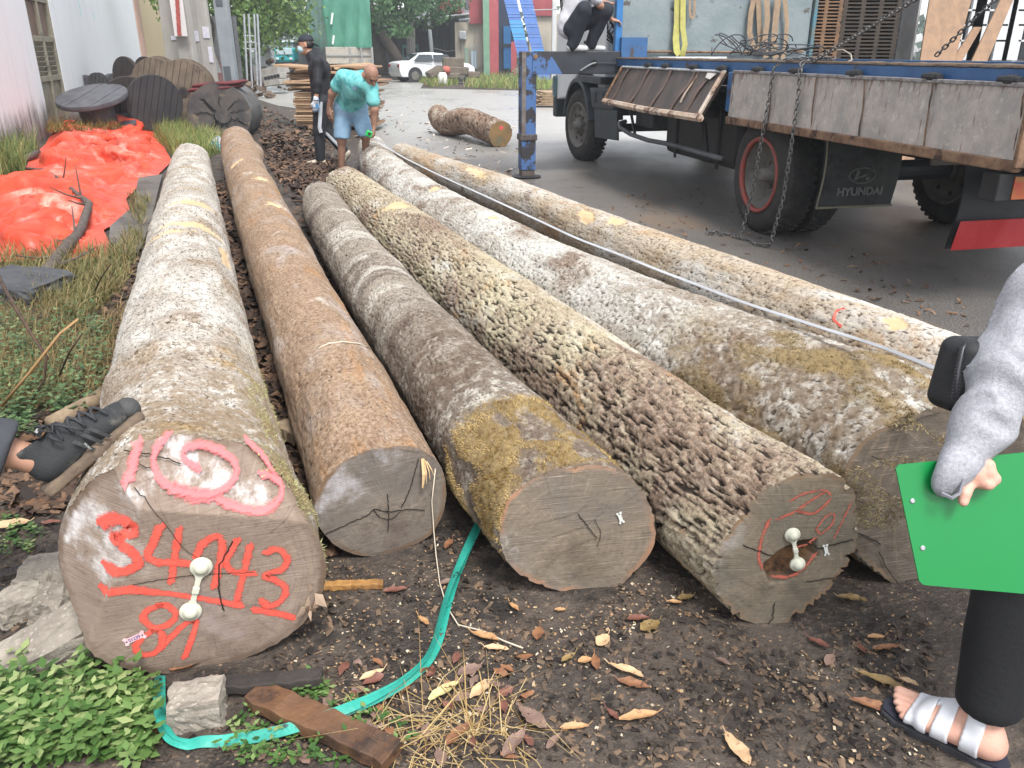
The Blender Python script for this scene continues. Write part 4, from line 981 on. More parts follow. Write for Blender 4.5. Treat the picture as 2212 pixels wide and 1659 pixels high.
for h_,k in((0,(dl+dk)/2),(1,(dk+dr)/2)):
 for j in range(7):
  MB().box(ww(k,1.11+j*0.088,-0.07),(0.012,dw/2-0.09,0.10),RW@roty(R(35))).build('louvre',m_dframe,door)
 MB().box(ww(k,0.57,-0.09),(0.03,dw/2-0.09,0.80),RW).build('panel',m_dframe,door)
 MB().box(ww(k,0.57,-0.07),(0.03,dw/2-0.24,0.60),RW).build('panel',m_dframe,door,bevel=0.01)
 MB().box(ww(k,2.07,-0.09),(0.015,dw/2-0.09,0.60),RW).build('pane',m_dpane,door)
 MB().box(ww(k,2.96,-0.09),(0.015,dw/2-0.09,0.98),RW).build('pane',m_dpane,door)
MB().box(ww(dk,1.8,-0.16),(0.02,dw+0.2,3.6),RW).build('back_board',m_dark,wb)
m_drip=mat('turquoise_drip',C(150,206,200))
for px,py,h_ in((170,6,0.55),(203,34,0.18)):
 k,z=wl(px,py);MB().box(ww(k,z,0.003),(0.004,0.05,h_),RW).build('paint_drip',m_drip,wb)
yb=thing('yellow_building','cream-yellow building with pink pilaster beside the white wall','building',ww(KC+4,0))
m_yel2=stained('cream_yellow_wall',C(214,196,160),C(150,140,120),0.0,0.8,C(200,180,146),0.4)
MB().box(ww(KC+7.6,2.9,-0.6),(0.3,13.0,6.0),RW).build('wall',m_yel2,yb)
MB().box(ww(KC+0.5,2.9,-0.35),(0.5,0.9,6.0),RW).build('return_wall',mat('grey_render',C(196,194,188),C(186,182,176),3,0.85),yb)
MB().box(ww(KC+1.9,1.95,-0.30),(0.4,1.5,4.1),RW).build('pilaster',mat('pink_render',C(206,172,156),C(198,160,146),3,0.85),yb,bevel=0.02)
MB().box(ww(KC+1.9,4.1,-0.1),(1.0,2.2,0.22),RW).build('canopy',mat('canopy_grey',C(120,114,110)),yb,bevel=0.02)
MB().box(ww(KC+7.6,2.9,-3.8),(6.0,12.6,5.9),RW).build('body',m_yel2,yb)
m_conc=mat('pole_concrete',C(150,146,140),C(164,160,154),3,0.85,0.2,30,C(126,120,112),2,(0.58,0.7),stretch=(1,1,0.4))
pl_spec=[(371,82,21.0,0.35,'thick concrete pole with red and white strip sign beside it'),(405,90,20.5,0.38,'thickest concrete pole standing behind the big wooden reel'),(428,90,24.0,0.27,'slim concrete pole third from the white wall'),(447,90,22.0,0.29,'stained concrete pole with small white notices')]
for i,(px,py,Y,wd,lab)in enumerate(pl_spec):
 b=at(px,py,Y);lean=R((0.0,-1.0,1.0,-0.5)[i]);Rm=roty(lean)
 th_=thing('utility_pole',lab,'pole',(b[0],Y,0),'concrete utility poles by the yellow wall')
 q=MB();w0,w1=wd/2,wd*0.36
 c0=np.array([b[0],Y,-0.1]);ps=[]
 for z,ww_ in((0,w0),(7.5,w1)):
  for sx_,sy_ in((-1,-1),(-0.8,-1),(0.8,-1),(1,-1),(1,1),(-1,1)):ps.append(Rm@np.array([sx_*ww_,sy_*ww_*0.8,z])+c0)
 q.add(ps,[(k,(k+1)%6,6+(k+1)%6,6+k)for k in range(6)]+[(0,1,2,3,4,5),(11,10,9,8,7,6)])
 so=q.build('shaft',m_conc,th_,bevel=0.02)
 if i in(0,2,3):
  p=at(px+(6 if i==0 else-2),(82,0,78,70)[i]if i else 82,Y-wd*0.42);MB().box(p,(0.16,0.012,0.09 if i==0 else 0.26)).build('notice',mat('notice_paper',C(206,204,212),C(190,186,200),9,0.8),so)
 if i==3:
  p=at(455,118,Y-wd*0.43);MB().box(p,(0.10,0.012,0.36)).build('notice',mat('notice_paper',C(206,204,212)),so)
ss=pbox('strip_sign',377,392,-10,79,20.2,0.05,mat('sign_white_edge',C(206,202,200)),bevel=0.01);tag(ss,'narrow red and white vertical strip sign between concrete poles','sign')
for k in range(6):
 a=at(379+k*0.9,-6+k*14,20.19);MB().box(a+np.array([0.03,-0.004,-0.06]),(0.085,0.02,0.13)).build('red_block',mat('sign_red',C(150,60,58),C(166,84,76),8,0.7),ss)
sp=at(487,90,17.9)
stp=thing('steel_pole','grey galvanised box-section pole with slots behind the black log','pole',(sp[0],17.9,0))
m_gal=mat('galvanised_grey',C(132,140,144),C(120,128,134),4,0.5,0.05,20)
MB().box((sp[0]+0.0,17.9,3.4),(0.26,0.22,6.9),roty(R(-0.6))).build('shaft',m_gal,stp,bevel=0.015)
for z in(0.95,2.6):
 fr2=MB().box((sp[0],17.785,z),(0.14,0.02,0.55),roty(R(-0.6))).build('slot',mat('slot_shadow_steel',C(78,84,88)),stp,bevel=0.02)
def planks(mbname,c,r,axis,upv,th_,m,parent,name='board',n=9,holes=True,missing=()):
 '''round flange made of parallel boards'''
 ax=unit(axis);u=unit(np.asarray(upv,float)-ax*(np.asarray(upv)@ax));s_=np.cross(u,ax)
 for i in range(n):
  if i in missing:continue
  a0,a1=-r+2*r*i/n+0.004,-r+2*r*(i+1)/n-0.004
  pts=[(a,math.sqrt(max(r*r-a*a,0)))for a in np.linspace(a0,a1,5)]
  poly=[(a,h_)for a,h_ in pts]+[(a,-h_)for a,h_ in pts[::-1]]
  if poly[0][1]<0.01:poly=poly[1:]
  MB().prism(poly,c,s_,u,ax*th_*(1+0.1*((i*7)%3))).build(name,m,parent)
m_reel=mat('weathered_reel_wood',C(116,102,88),C(96,84,72),5,0.85,0.35,30,C(70,60,54),3,(0.56,0.7))
m_reelb=mat('black_reel_wood',C(44,44,48),C(58,56,56),5,0.75,0.3,30)
m_reelbr=mat('dark_brown_reel_wood',C(60,50,46),C(48,42,42),5,0.7,0.3,30)
m_reelg=mat('wet_grey_reel_wood',C(92,92,96),C(74,74,80),5,0.45,0.3,30)
def reel(px,py,Y,r,az,tilt,width,m,label,n=9,missing=(),hub=True,drum=0.5,upv=(0.3,0,1)):
 c=at(px,py,Y);ax=rotz(az)@rotx(tilt)@np.array([0,-1.0,0])
 t_=thing('cable_reel',label,'cable reel',(c[0],c[1],0),'wooden cable reels heaped by the white wall')
 f1=MB().lathe([(r*1.0,-0.02),(r*1.015,0.0),(r*1.015,0.05),(r*1.0,0.052)],40,c,ax,caps=(1,0)).build('flange',m,t_)
 planks('x',c+ax*0.04,r*1.0,ax,upv,0.025,m,f1,n=n,missing=missing)
 if hub:MB().lathe([(0.10,0.06),(0.11,0.085),(0.055,0.088),(0.05,0.07)],6,c,ax).build('hub_plate',m_reelbr,f1);MB().lathe([(0.045,0.082),(0.045,0.09)],14,c,ax).build('hub_hole',m_dark,f1)
 if width:
  MB().cyl(c-ax*0.02,c-ax*width,r*drum,n=20).build('drum',m,t_)
  MB().lathe([(r,0),(r,0.05)],40,c-ax*(width+0.05),ax).build('flange',m,t_)
 return t_,c
reel(200,213,16.4,0.635,R(-4),R(-73),0.5,m_reelg,'cable reel lying flat with a wet grey boarded top',n=8,hub=False,upv=(0.2,1,0.2))
reel(280,222,17.2,0.50,R(28),R(8),0.0,m_reelbr,'dark brown reel disc leaning behind the flat reel',hub=False)
reel(333,222,17.0,0.52,R(30),R(6),0.0,m_reelb,'blue-black reel disc leaning in the tall grass',hub=False)
reel(397,198,17.6,0.60,R(14),R(2),0.55,m_reel,'largest upright tan reel with a black hub hole',n=10)
reel(338,176,19.6,0.50,R(10),R(4),0.45,m_reel,'splintered tan reel behind the black disc',n=9,missing=(6,),hub=False)
reel(276,168,20.4,0.46,R(-30),R(0),0.5,m_reelbr,'brown reel with slatted drum against the white wall',n=8,hub=False)
reel(211,177,19.8,0.20,R(14),0,0.12,m_reelb,'small round black reel behind the flat one',n=5,hub=False)
reel(185,180,19.9,0.18,R(50),0,0.1,m_reelg,'small grey reel seen nearly edge-on by the door',n=5,hub=False)
reel(244,174,21.0,0.16,R(45),0,0.1,m_reelg,'smallest grey reel between the black and brown ones',n=5,hub=False)
q=MB()
for k in range(6):
 a=at(288+k*5.5,160+k*1.0,20.2+0.05*k);Pk=thing
bd=thing('reel_slats','grey slats standing against the brown reel','wooden slats',at(300,190,20.3)*np.array([1,1,0]))
for k in range(6):
 a=at(287+k*5.6,163,20.15);MB().box((a[0],20.15,0.62),(0.062,0.04,0.78),roty(R(-6-k))).build('slat',m_reel,bd)
bl=thing('old_log','thick black weathered log with star-shaped cracks and red cushions on top','log',gp(474,302))
bc=at(474,247,15.6);bax=unit(np.array([0.16,-1.0,0.03]));br=0.545
m_oldend=mat('blackened_end_grain',C(84,78,74),C(58,56,58),5,0.8,0.4,40,C(124,108,88),3,(0.56,0.68))
m_oldbark=mat('weathered_grey_bark',C(104,104,104),C(76,74,74),6,0.85,0.5,30)
th2=np.linspace(0,2*math.pi,64,endpoint=False);xx,yy2,dd=frame(bax)
rr_=br*(1+0.04*fbm(np.cos(th2)*1.5,np.sin(th2)*1.5,2.2,3))
qs=np.linspace(0,-1.7,18)
Pb=np.array([[bc+dd*k+rr_[j]*(1+0.02*pn(j*0.4,k*4,1))*(math.cos(th2[j])*xx+math.sin(th2[j])*yy2)for j in range(64)]for k in qs])
mesh_obj('bark',Pb.reshape(-1,3),gridfaces(18,64,True),m_oldbark,bl,True)
Pe=np.array([[bc+dd*(0.004*fbm(f*5*math.cos(th2[j]),f*5*math.sin(th2[j]),1.0,3)*(f<1))+f*rr_[j]*(math.cos(th2[j])*xx+math.sin(th2[j])*yy2)for j in range(64)]for f in np.linspace(1,0,12)])
ends=mesh_obj('cut_end',Pe.reshape(-1,3),gridfaces(12,64,True)[:,::-1].copy(),m_oldend,bl,True)
rs=np.random.RandomState(12)
m_crk=NT('crack_black').done(C(14,13,13),0.95)
def crack_strip(name,pts,wd,parent,nrm,m=None):
 pts=np.asarray(pts,float);d=np.gradient(pts,axis=0);s_=np.cross(d,nrm);s_/=np.linalg.norm(s_,axis=1)[:,None]+1e-9
 wv=np.interp(np.linspace(0,1,len(pts)),np.linspace(0,1,len(wd)),wd)[:,None]/2
 g=np.stack([pts+s_*wv,pts-s_*wv],1);return MB().grid(g).build(name,m or m_crk,parent)
cc=bc+xx*0.0
ctr=bc+np.array([0.06,-0.005,-0.02])
for k,(px,py,wd)in enumerate(((430,212,0.035),(418,242,0.016),(455,285,0.016),(482,300,0.014),(500,300,0.012),(538,268,0.024),(532,235,0.01),(515,210,0.012),(470,200,0.01),(440,290,0.02))):
 d=ray(px,py);t_=((bc-np.array([0,0,H]))@dd)/(d@dd);e=np.array([0,0,H])+d*t_
 s0=ctr+(e-ctr)*0.28
 pts=[s0+(e-s0)*f+0.018*np.array([rs.normal(),0,rs.normal()])*(0<f<1)+dd*0.010 for f in np.linspace(0,1,7)]
 crack_strip('crack',pts,[wd*0.6,wd*1.2,wd,0.004],ends,dd)
crack_strip('crack',[ctr+0.15*(math.cos(a)*xx+math.sin(a)*yy2)+dd*0.011 for a in np.linspace(2.9,6.2,12)],[0.02,0.03,0.024,0.008],ends,dd)
m_cush=mat('maroon_cushion',C(104,44,48),C(88,38,42),8,0.8,0.2,60)
for k,(z_,lab)in enumerate(((0.0,'lower maroon seat cushion on the black log'),(0.075,'upper maroon seat cushion on the black log'))):
 c=at(467,190,15.95);a=np.linspace(0,2*math.pi,28,endpoint=False)
 pr=[(0.0,-0.03),(0.40,-0.032),(0.44,-0.02),(0.45,0.0),(0.44,0.02),(0.40,0.032),(0.0,0.03)]
 V=np.concatenate([np.stack([c[0]+0.08*k+r_*1.05*np.sign(np.cos(a))*np.abs(np.cos(a))**0.5,c[1]+r_*0.75*np.sign(np.sin(a))*np.abs(np.sin(a))**0.5,c[2]+z_+h_+0.10*r_*np.cos(a)+0.01*pn(a*2,k+0.2,0.1)],1)for r_,h_ in pr])
 tag(mesh_obj('cushion',V,gridfaces(7,28,True),m_cush,None,True),lab,'cushion')
 # ---- leafy trees
def leaf_cloud(name,blobs,n,size,cols_,parent=None,seed=0,kind=None):
 rs=np.random.RandomState(seed);vol=np.array([b[3]*b[4]*b[5]for b in blobs]);cnt=(n*vol/vol.sum()).astype(int)
 Ps=[]
 for b,k in zip(blobs,cnt):
  nc=max(4,k//40);cc_=rs.normal(size=(nc,3));cc_/=np.linalg.norm(cc_,axis=1)[:,None];cc_*=rs.uniform(0.35,1,(nc,1))**0.5
  i=rs.randint(0,nc,k);p=cc_[i]+rs.normal(0,0.16,(k,3));Ps.append(np.array(b[:3])+p*np.array(b[3:6]))
 P=np.concatenate(Ps);k=len(P)
 d=rs.normal(size=(k,3));d[:,2]-=0.5;d/=np.linalg.norm(d,axis=1)[:,None];s_=np.cross(d,rs.normal(size=(k,3)));s_/=np.linalg.norm(s_,axis=1)[:,None]
 L_=size*rs.uniform(0.6,1.4,(k,1));W_=L_*0.36
 Q=np.stack([P,P+d*L_*0.5+s_*W_,P+d*L_,P+d*L_*0.5-s_*W_],1);V,F_=quads(Q)
 rv=np.repeat(rs.uniform(size=k),4)
 t=NT(name+'_leaves');c=t.mix(t.attr('rv'),cols_[0],cols_[1])
 m=t.done(c,0.6,spec=0.3);t.bs.inputs['Transmission Weight'].default_value=0.0
 ds=t.n('BsdfTranslucent');t.l(c,ds.inputs['Color']);mx=t.n('MixShader');mx.inputs[0].default_value=0.3
 t.l(t.bs.outputs[0],mx.inputs[1]);t.l(ds.outputs[0],mx.inputs[2]);t.l(mx.outputs[0],t.out.inputs['Surface'])
 o=mesh_obj(name,V,F_,m,parent,False,attrs=dict(rv=rv))
 if kind:tag(o,kind=kind)
 return o
m_trunk=mat('tree_bark_dark',C(64,56,50),C(84,76,68),8,0.9,0.5,40)
def tree(label,base,trunk_pts,radii,blobs,n,size,cols_,seed,limbs=()):
 t_=thing('leafy_tree',label,'tree',base,'trees in the yard behind')
 q=MB().tube(trunk_pts,radii,10)
 for l in limbs:q.tube(l[0],l[1],7)
 q.build('trunk',m_trunk,t_,True);leaf_cloud('crown',blobs,n,size,cols_,t_,seed);return t_
def blob(px,py,Y,rx,rz,ry=None):p=at(px,py,Y);return(p[0],p[1],p[2],rx,ry or rx,rz)
G1,G2=C(62,94,46),C(128,152,88)
b0=at(545,150,36);tr0=at(520,130,36)
tree('bright green leafy tree behind the steel pole',(tr0[0],36,0),[(tr0[0],36,-0.1),(tr0[0]+0.05,36,2.0),(tr0[0]+0.2,36,4.2)],[0.16,0.13,0.08],[blob(470,20,34,1.9,1.5),blob(540,30,36,1.7,1.5),blob(585,20,36,1.6,1.5),blob(505,55,35,1.2,0.9),blob(560,62,36,1.0,0.8),blob(615,10,38,1.2,1.2),blob(540,-60,36,2.6,2.0)],9000,0.17,(G1,G2),1,[([(tr0[0]+0.3,36.1,-0.1),(tr0[0]+0.32,36.1,2.2),(tr0[0]+0.5,36,4)],[0.13,0.11,0.06]),([(tr0[0]+0.6,36.4,2.0),(tr0[0]+1.3,36.4,3.6)],[0.07,0.04])])
p4=at(410,20,26)
tree('small sprig of bright leaves growing beside the yellow wall',(p4[0],27,0),[(p4[0]-0.2,27,-0.1),(p4[0]+0.3,27,2.2),(p4[0]+0.1,26.4,3.4)],[0.06,0.05,0.03],[blob(383,35,26,0.5,0.45),blob(400,-10,26,1.0,0.7),blob(372,42,25.6,0.3,0.22)],700,0.17,(C(70,104,44),C(132,160,84)),2)
ta=at(812,40,50)
tree('dark leaning tree behind the green covered truck',(at(869,142,50)[0],50,0),[at(871,150,50),at(850,112,50),at(828,82,50),at(812,50,50),at(806,10,50)],[0.30,0.32,0.30,0.26,0.2],[blob(835,20,50,2.2,1.3),blob(890,25,52,2.3,1.3),blob(935,12,54,1.8,1.1),blob(860,55,49,1.2,0.7),blob(860,-50,52,3.5,2.0)],7500,0.22,(C(48,82,52),C(100,134,88)),3,[([at(818,160,50.5),at(816,110,50.5),at(812,60,50.3)],[0.55,0.45,0.3])])
p5=at(660,-30,60)
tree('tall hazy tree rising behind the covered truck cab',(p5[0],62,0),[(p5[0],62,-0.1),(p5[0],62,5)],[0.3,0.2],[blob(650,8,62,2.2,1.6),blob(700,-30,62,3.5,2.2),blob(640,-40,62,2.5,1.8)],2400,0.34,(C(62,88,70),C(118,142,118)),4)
bu=at(520,132,33)
tree('low dark green shrub at the foot of the steel pole',(bu[0],33,0),[(bu[0],33,-0.05),(bu[0],33,0.8)],[0.04,0.02],[blob(518,130,33,0.45,0.5),blob(525,145,33,0.4,0.4)],600,0.13,(C(44,70,38),C(92,116,70)),5)
sky_b=[]
rs=np.random.RandomState(2)
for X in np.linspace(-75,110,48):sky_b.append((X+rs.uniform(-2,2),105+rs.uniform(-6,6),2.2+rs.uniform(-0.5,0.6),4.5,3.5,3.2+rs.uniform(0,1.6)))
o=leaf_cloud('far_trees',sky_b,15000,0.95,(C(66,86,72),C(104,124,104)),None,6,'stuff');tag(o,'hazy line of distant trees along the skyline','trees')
# ---- timber frame ladder, stacked sheets, rubble left of the covered truck
m_grey=mat('pale_grey_steel',C(160,164,168),C(146,150,154),6,0.6)
ld=thing('scaffold_frame','pale metal scaffold frame standing by the leafy tree','scaffold',at(545,150,31)*np.array([1,1,0]))
for px in(527,537,549,556):MB().tube([at(px+3,158,31)*np.array([1,1,0]),at(px,30,31)],0.035,6).build('upright',m_grey,ld)
for py in(77,91,105):MB().tube([at(526,py,31),at(553,py+1,31)],0.025,6).build('rung',m_grey,ld)
m_sheet=mat('grey_metal_sheet',C(132,136,136),C(112,110,106),8,0.6)
for k,(px,lab)in enumerate(((456,'grey metal sheet leaning nearest the concrete poles'),(462,'second leaning grey metal sheet behind the concrete poles'),(468,'third leaning grey metal sheet next to the rusty one'))):
 a=at(px,150,27+k*0.1);tag(MB().box((a[0],27+k*0.1,0.75),(0.06,0.9,1.5),roty(R(-14))).build('leaning_sheet',m_sheet,None),lab,'metal sheet','sheets leaning behind the poles')
a=at(474,140,27.5);tag(MB().box((a[0],27.5,0.8),(0.05,0.9,1.6),roty(R(-22))).build('rusty_sheet',mat('rust_red_sheet',C(104,66,58),C(86,56,52),6,0.8),None),'rust-red sheet leaning behind the steel pole','metal sheet')
pf=thing('paling_fence','dark weathered paling fence behind the concrete poles','fence',at(470,130,30)*np.array([1,1,0]))
for k in range(9):MB().box((at(452+k*8,130,30)[0],30,1.3),(0.14,0.04,2.6)).build('paling',mat('grey_paling',C(92,94,96),C(76,78,80),6,0.85),pf)
m_blk=mat('pale_concrete_block',C(150,146,140),C(132,128,122),5,0.85,0.3,30)
def block(px0,px1,py0,py1,Y,dp,az,lab,holes=0,m=None,tilt=0):
 a,b=at(px0,py1,Y),at(px1,py0,Y);c=np.array([(a[0]+b[0])/2,Y+dp/2,(a[2]+b[2])/2]);Rm=rotz(az)@roty(tilt);d=(abs(b[0]-a[0]),dp,abs(b[2]-a[2]))
 o=tag(MB().box(c,d,Rm).build('concrete_slab',m or m_blk,None,bevel=0.02),lab,'concrete slab','concrete slabs heaped at the road edge')
 for k in range(holes):
  p=c+Rm@np.array([-d[0]/2+d[0]*(k+0.7)/(holes+0.4),-dp/2-0.003,0]);MB().lathe([(0.07,0),(0.07,0.006)],12,p,Rm@np.array([0,-1.0,0])).build('core_hole',m_dark,o)
block(566,608,146,166,33.4,0.9,R(-14),'concrete slab lying highest on the heap',0,None,R(-10))
block(572,612,160,173,33.0,0.7,R(-14),'hollow-core slab with a row of round holes',5,None,R(-10))
block(574,612,173,185,32.8,0.8,R(-14),'bottom concrete slab of the heap by the road',0,None,R(-8))
def rubble(name,px,py,Y,rx,rz,m,lab,seed,cat='rubble heap'):
 c=at(px,py,Y);rs=np.random.RandomState(seed);q=MB()
 for k in range(26):
  a=rs.uniform(0,6.28);f=rs.uniform(0,1)**0.5;s_=rs.uniform(0.08,0.28)*rx
  p=np.array([c[0]+rx*f*math.cos(a),Y+rx*0.6*f*math.sin(a),max(0.0,rz*(1-f))+0.02])
  q.box(p,(s_*1.6,s_,s_*0.7),rotz(rs.uniform(0,6))@rotx(rs.uniform(-0.6,0.6))@roty(rs.uniform(-0.6,0.6)))
 return tag(q.build(name,m,None,bevel=0.01),lab,cat,None,'stuff')
rubble('rubble_heap',540,170,30,0.75,0.55,mat('brown_root_debris',C(84,70,60),C(112,96,82),9,0.9),'brown heap of roots and soil beside the concrete slabs',3)
rubble('rubble_heap',585,148,36,0.9,1.3,mat('brown_root_debris',C(84,70,60)),'dark debris heap behind the concrete slabs',5)
cyt=thing('small_truck','far small truck with cyan cab and grey box body','truck',at(609,160,46)*np.array([1,1,0]))
m_cyan=mat('cyan_paint',C(60,170,178),C(50,150,160),3,0.4)
pbox('box_body',588,633,90,150,46.6,3.5,mat('grey_box_body',C(150,156,160),C(138,144,148),3,0.6),cyt,0.03)
pbox('box_roof',587,634,87,91,46.5,3.6,mat('box_roof_white',C(206,210,212)),cyt)
cb=pbox('cab',594,633,103,135,45.4,1.1,m_cyan,cyt,0.12)
pbox('windscreen',597,630,104,118,45.36,0.05,NT('pale_glass').done(C(178,200,206),0.1),cb,0.02)
for px in(599,628):pbox('headlight',px-3,px+3,124,129,45.36,0.05,mat('lamp_pale',C(200,210,212)),cb,0.01)
pbox('bumper',594,633,134,141,45.3,0.2,m_dark,cyt,0.02)
for px in(598,629):MB().lathe([(0.3,0),(0.3,0.2)],20,at(px,150,45.9)*np.array([1,1,0])+np.array([0,0,0.3]),(1,0,0)).build('wheel',m_tyre,cyt)
wh=thing('low_warehouse','long low grey warehouse closing the end of the road','building',at(600,120,66)*np.array([1,1,0]))
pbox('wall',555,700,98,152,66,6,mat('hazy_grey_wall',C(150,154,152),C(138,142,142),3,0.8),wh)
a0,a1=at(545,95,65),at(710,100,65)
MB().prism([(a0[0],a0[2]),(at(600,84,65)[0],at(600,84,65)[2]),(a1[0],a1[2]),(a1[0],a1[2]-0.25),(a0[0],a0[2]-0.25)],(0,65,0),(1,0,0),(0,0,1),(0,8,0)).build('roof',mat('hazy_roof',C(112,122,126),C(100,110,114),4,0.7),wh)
# ---- green covered truck seen from behind
gtk=thing('covered_truck','lorry under a green tarpaulin cover parked behind the lumber','truck',at(740,190,42)*np.array([1,1,0]))
gx0,gx1=at(704,100,42)[0],at(804,100,42)[0];gz1=5.2;gz0=at(750,103,42)[2]
m_gtarp=mat('green_tarp',C(62,122,104),C(78,138,118),3,0.5,0.6,2.5,stretch=(1,1,0.35),bd=0.12)
gl=8.5;gdir=np.array([-0.30,0.954,0])
a,b=26,18
def gpt(u,z):
 '''rear then left side of the cover: u 0..1 rear from right to left, 1..2 side going away'''
 p=np.array([gx1+(gx0-gx1)*min(u,1),42.0,0])+(gdir*gl*(u-1)if u>1 else 0)
 ripple=0.05*math.sin(u*21+z*1.3)+0.07*float(fbm(u*5,z*0.8,4.0,3))
 o=np.array([0,-1.0,0])if u<=1 else np.array([-0.954,-0.30,0])
 return p+o*ripple+np.array([0,0,z])
Pg=np.array([[gpt(u,z-(0.10 if u>1 else 0)*1)for z in np.linspace(gz0,gz1,b)]for u in np.linspace(0,2,60)])
q=MB().grid(Pg)
tp=[gpt(0,gz1),gpt(1,gz1),gpt(2,gz1),gpt(0,gz1)+gdir*gl]
q.add([tp[0],tp[1],tp[2],tp[3]],[(0,1,2,3)])
q.grid(np.array([[gpt(0,z)+gdir*gl*f for z in np.linspace(gz0,gz1,6)]for f in np.linspace(1,0,8)]))
cv=q.build('cover',m_gtarp,gtk,True)
for px,py,h_ in((722,40,0.5),(725,86,0.4)):p=at(px-5,py,41.85);MB().box(p,(0.09,0.02,h_),roty(R(12))).build('reflective_patch',mat('patch_white',C(206,214,212)),cv)
def gbox(name,x0,x1,z0,z1,y0,y1,m,parent=None,bevel=0.02):
 c=np.array([(x0+x1)/2,42.0,(z0+z1)/2])+gdir*(y0+y1)/2
 return MB().box(c,(x1-x0,y1-y0,z1-z0),rotz(math.atan2(0.30,0.954))).build(name,m,parent or gtk,bevel=bevel)
m_tail=mat('worn_pale_tailgate',C(172,160,144),C(150,150,146),6,0.8,0.2,20,C(110,96,86),4,(0.56,0.68))
tg=gbox('tailgate',gx0-0.02,gx1+0.02,0.95,gz0+0.03,-0.08,0.0,m_tail)
for f in(0.02,0.25,0.5,0.75,0.98):gbox('tailgate_post',gx0+(gx1-gx0)*f-0.04,gx0+(gx1-gx0)*f+0.04,0.95,gz0,-0.12,-0.08,mat('tail_grey',C(132,132,130)),tg,0.01)
gbox('tailgate_rail',gx0,gx1,1.28,1.36,-0.13,-0.082,mat('tail_grey',C(132,132,130)),tg,0.01)
gbox('side_boards',gx0-0.05,gx0+0.03,0.95,gz0+0.03,0.0,gl,mat('side_dark',C(84,88,90),C(68,72,74),5,0.7))
gbox('chassis',gx0+0.6,gx1-0.6,0.6,0.95,0.0,gl,m_dark)
for xw in(gx0+0.2,gx1-0.2):
 for yw in(1.4,2.6,7.6):MB().lathe([(0.5,-0.25),(0.5,0.25)],24,np.array([xw,42,0.48])+gdir*yw,(1,0.3,0)).build('wheel',m_tyre,gtk)
gbox('cab',gx0+0.1,gx1-0.1,0.9,3.2,gl+0.2,gl+2.2,m_white)
mp2=at(699,80,50);MB().box(mp2,(0.25,0.10,0.75)).build('mirror',m_dark,gtk,bevel=0.02);MB().tube([mp2+np.array([0,0,0.4]),mp2+np.array([0.35,0.2,0.45])],0.03,6).build('mirror_arm',m_dark,gtk)
for px in(778,799):p=at(px,150,41.8);MB().box((p[0],41.9,0.9),(0.16,0.08,0.5)).build('tail_lamp',mat('tail_grey',C(132,132,130)),gtk)
# ---- white car
carX,carY=at(934,160,47)[0],47.0
car=thing('white_car','white sedan parked half behind the mossy stone blocks','car',(carX,carY,0));car.rotation_euler=(0,0,R(-62));LOCAL.append(car)
m_car=mat('car_white',C(222,224,226),C(214,216,219),2,0.25,spec=0.6)
prof=[(-2.1,0.35),(-2.18,0.62),(-2.14,0.95),(-1.95,1.02),(-1.55,1.05),(-0.95,1.40),(-0.3,1.46),(0.35,1.40),(0.95,1.02),(1.75,0.90),(2.1,0.72),(2.15,0.42),(2.05,0.28),(-2.0,0.26)]
q=MB();nn=len(prof)
sec=[(-0.86,0.86),(-0.74,1.0),(0.74,1.0),(0.86,0.86)]
rows_=[]
for xs,sc2 in((-0.85,0),(-0.80,1),(0.80,1),(0.85,0)):
 rows_.append([(xs if z<1.0 else xs*(0.78 if sc2==0 else 0.74),y,z if sc2 else(z if z<1.0 else z-0.04))for y,z in prof])
V=np.array(rows_).reshape(-1,3);f=[]
for r_ in range(3):
 for j in range(nn):f.append((r_*nn+j,r_*nn+(j+1)%nn,(r_+1)*nn+(j+1)%nn,(r_+1)*nn+j))
f+=[tuple(range(nn))[::-1],tuple(3*nn+j for j in range(nn))]
q.add(V,f);cbody=q.build('body',m_car,car,True,bevel=0.04)
for s_ in(-1,1):
 for(ya,yb_,zt)in((-1.15,-0.28,1.36),(-0.22,0.62,1.35)):
  P2=[(s_*0.862,ya-(0.25 if ya<-1 else 0),1.03),(s_*0.862,yb_+(0.22 if yb_>0.5 else 0),1.03),(s_*0.66,yb_,zt),(s_*0.66,ya+(0.15 if ya<-1 else 0),zt)]
  MB().add(np.array(P2),[(0,1,2,3)if s_>0 else(3,2,1,0)]).build('side_window',m_glass,cbody)
 for y in(-1.32,1.30):
  wo=MB().lathe([(0.33,-0.1),(0.34,0.06),(0.31,0.10)],24,(s_*0.76,y,0.33),(s_,0,0)).build('wheel',m_tyre,car)
  MB().lathe([(0.22,0.10),(0.21,0.118),(0.05,0.125)],16,(s_*0.76,y,0.33),(s_,0,0)).build('rim',m_rim,wo)
  MB().lathe([(0.395,0),(0.395,0.012)],24,(s_*0.852,y,0.36),(s_,0,0)).build('wheel_arch',m_dark,cbody)
 MB().box((s_*0.66,-2.15,0.80),(0.30,0.06,0.15)).build('tail_light',mat('tail_red',C(150,30,40)),cbody,bevel=0.02)
 MB().box((s_*0.868,-0.45,0.92),(0.02,0.16,0.03)).build('door_handle',m_car,cbody)
MB().add(np.array([(-0.62,-1.52,1.07),(0.62,-1.52,1.07),(0.55,-1.0,1.385),(-0.55,-1.0,1.385)])+np.array([0,-0.015,0.015]),[(0,1,2,3)]).build('rear_window',m_glass,cbody)
MB().box((0,-2.19,0.55),(0.5,0.02,0.12)).build('number_plate',mat('plate_pale',C(196,198,196)),cbody)
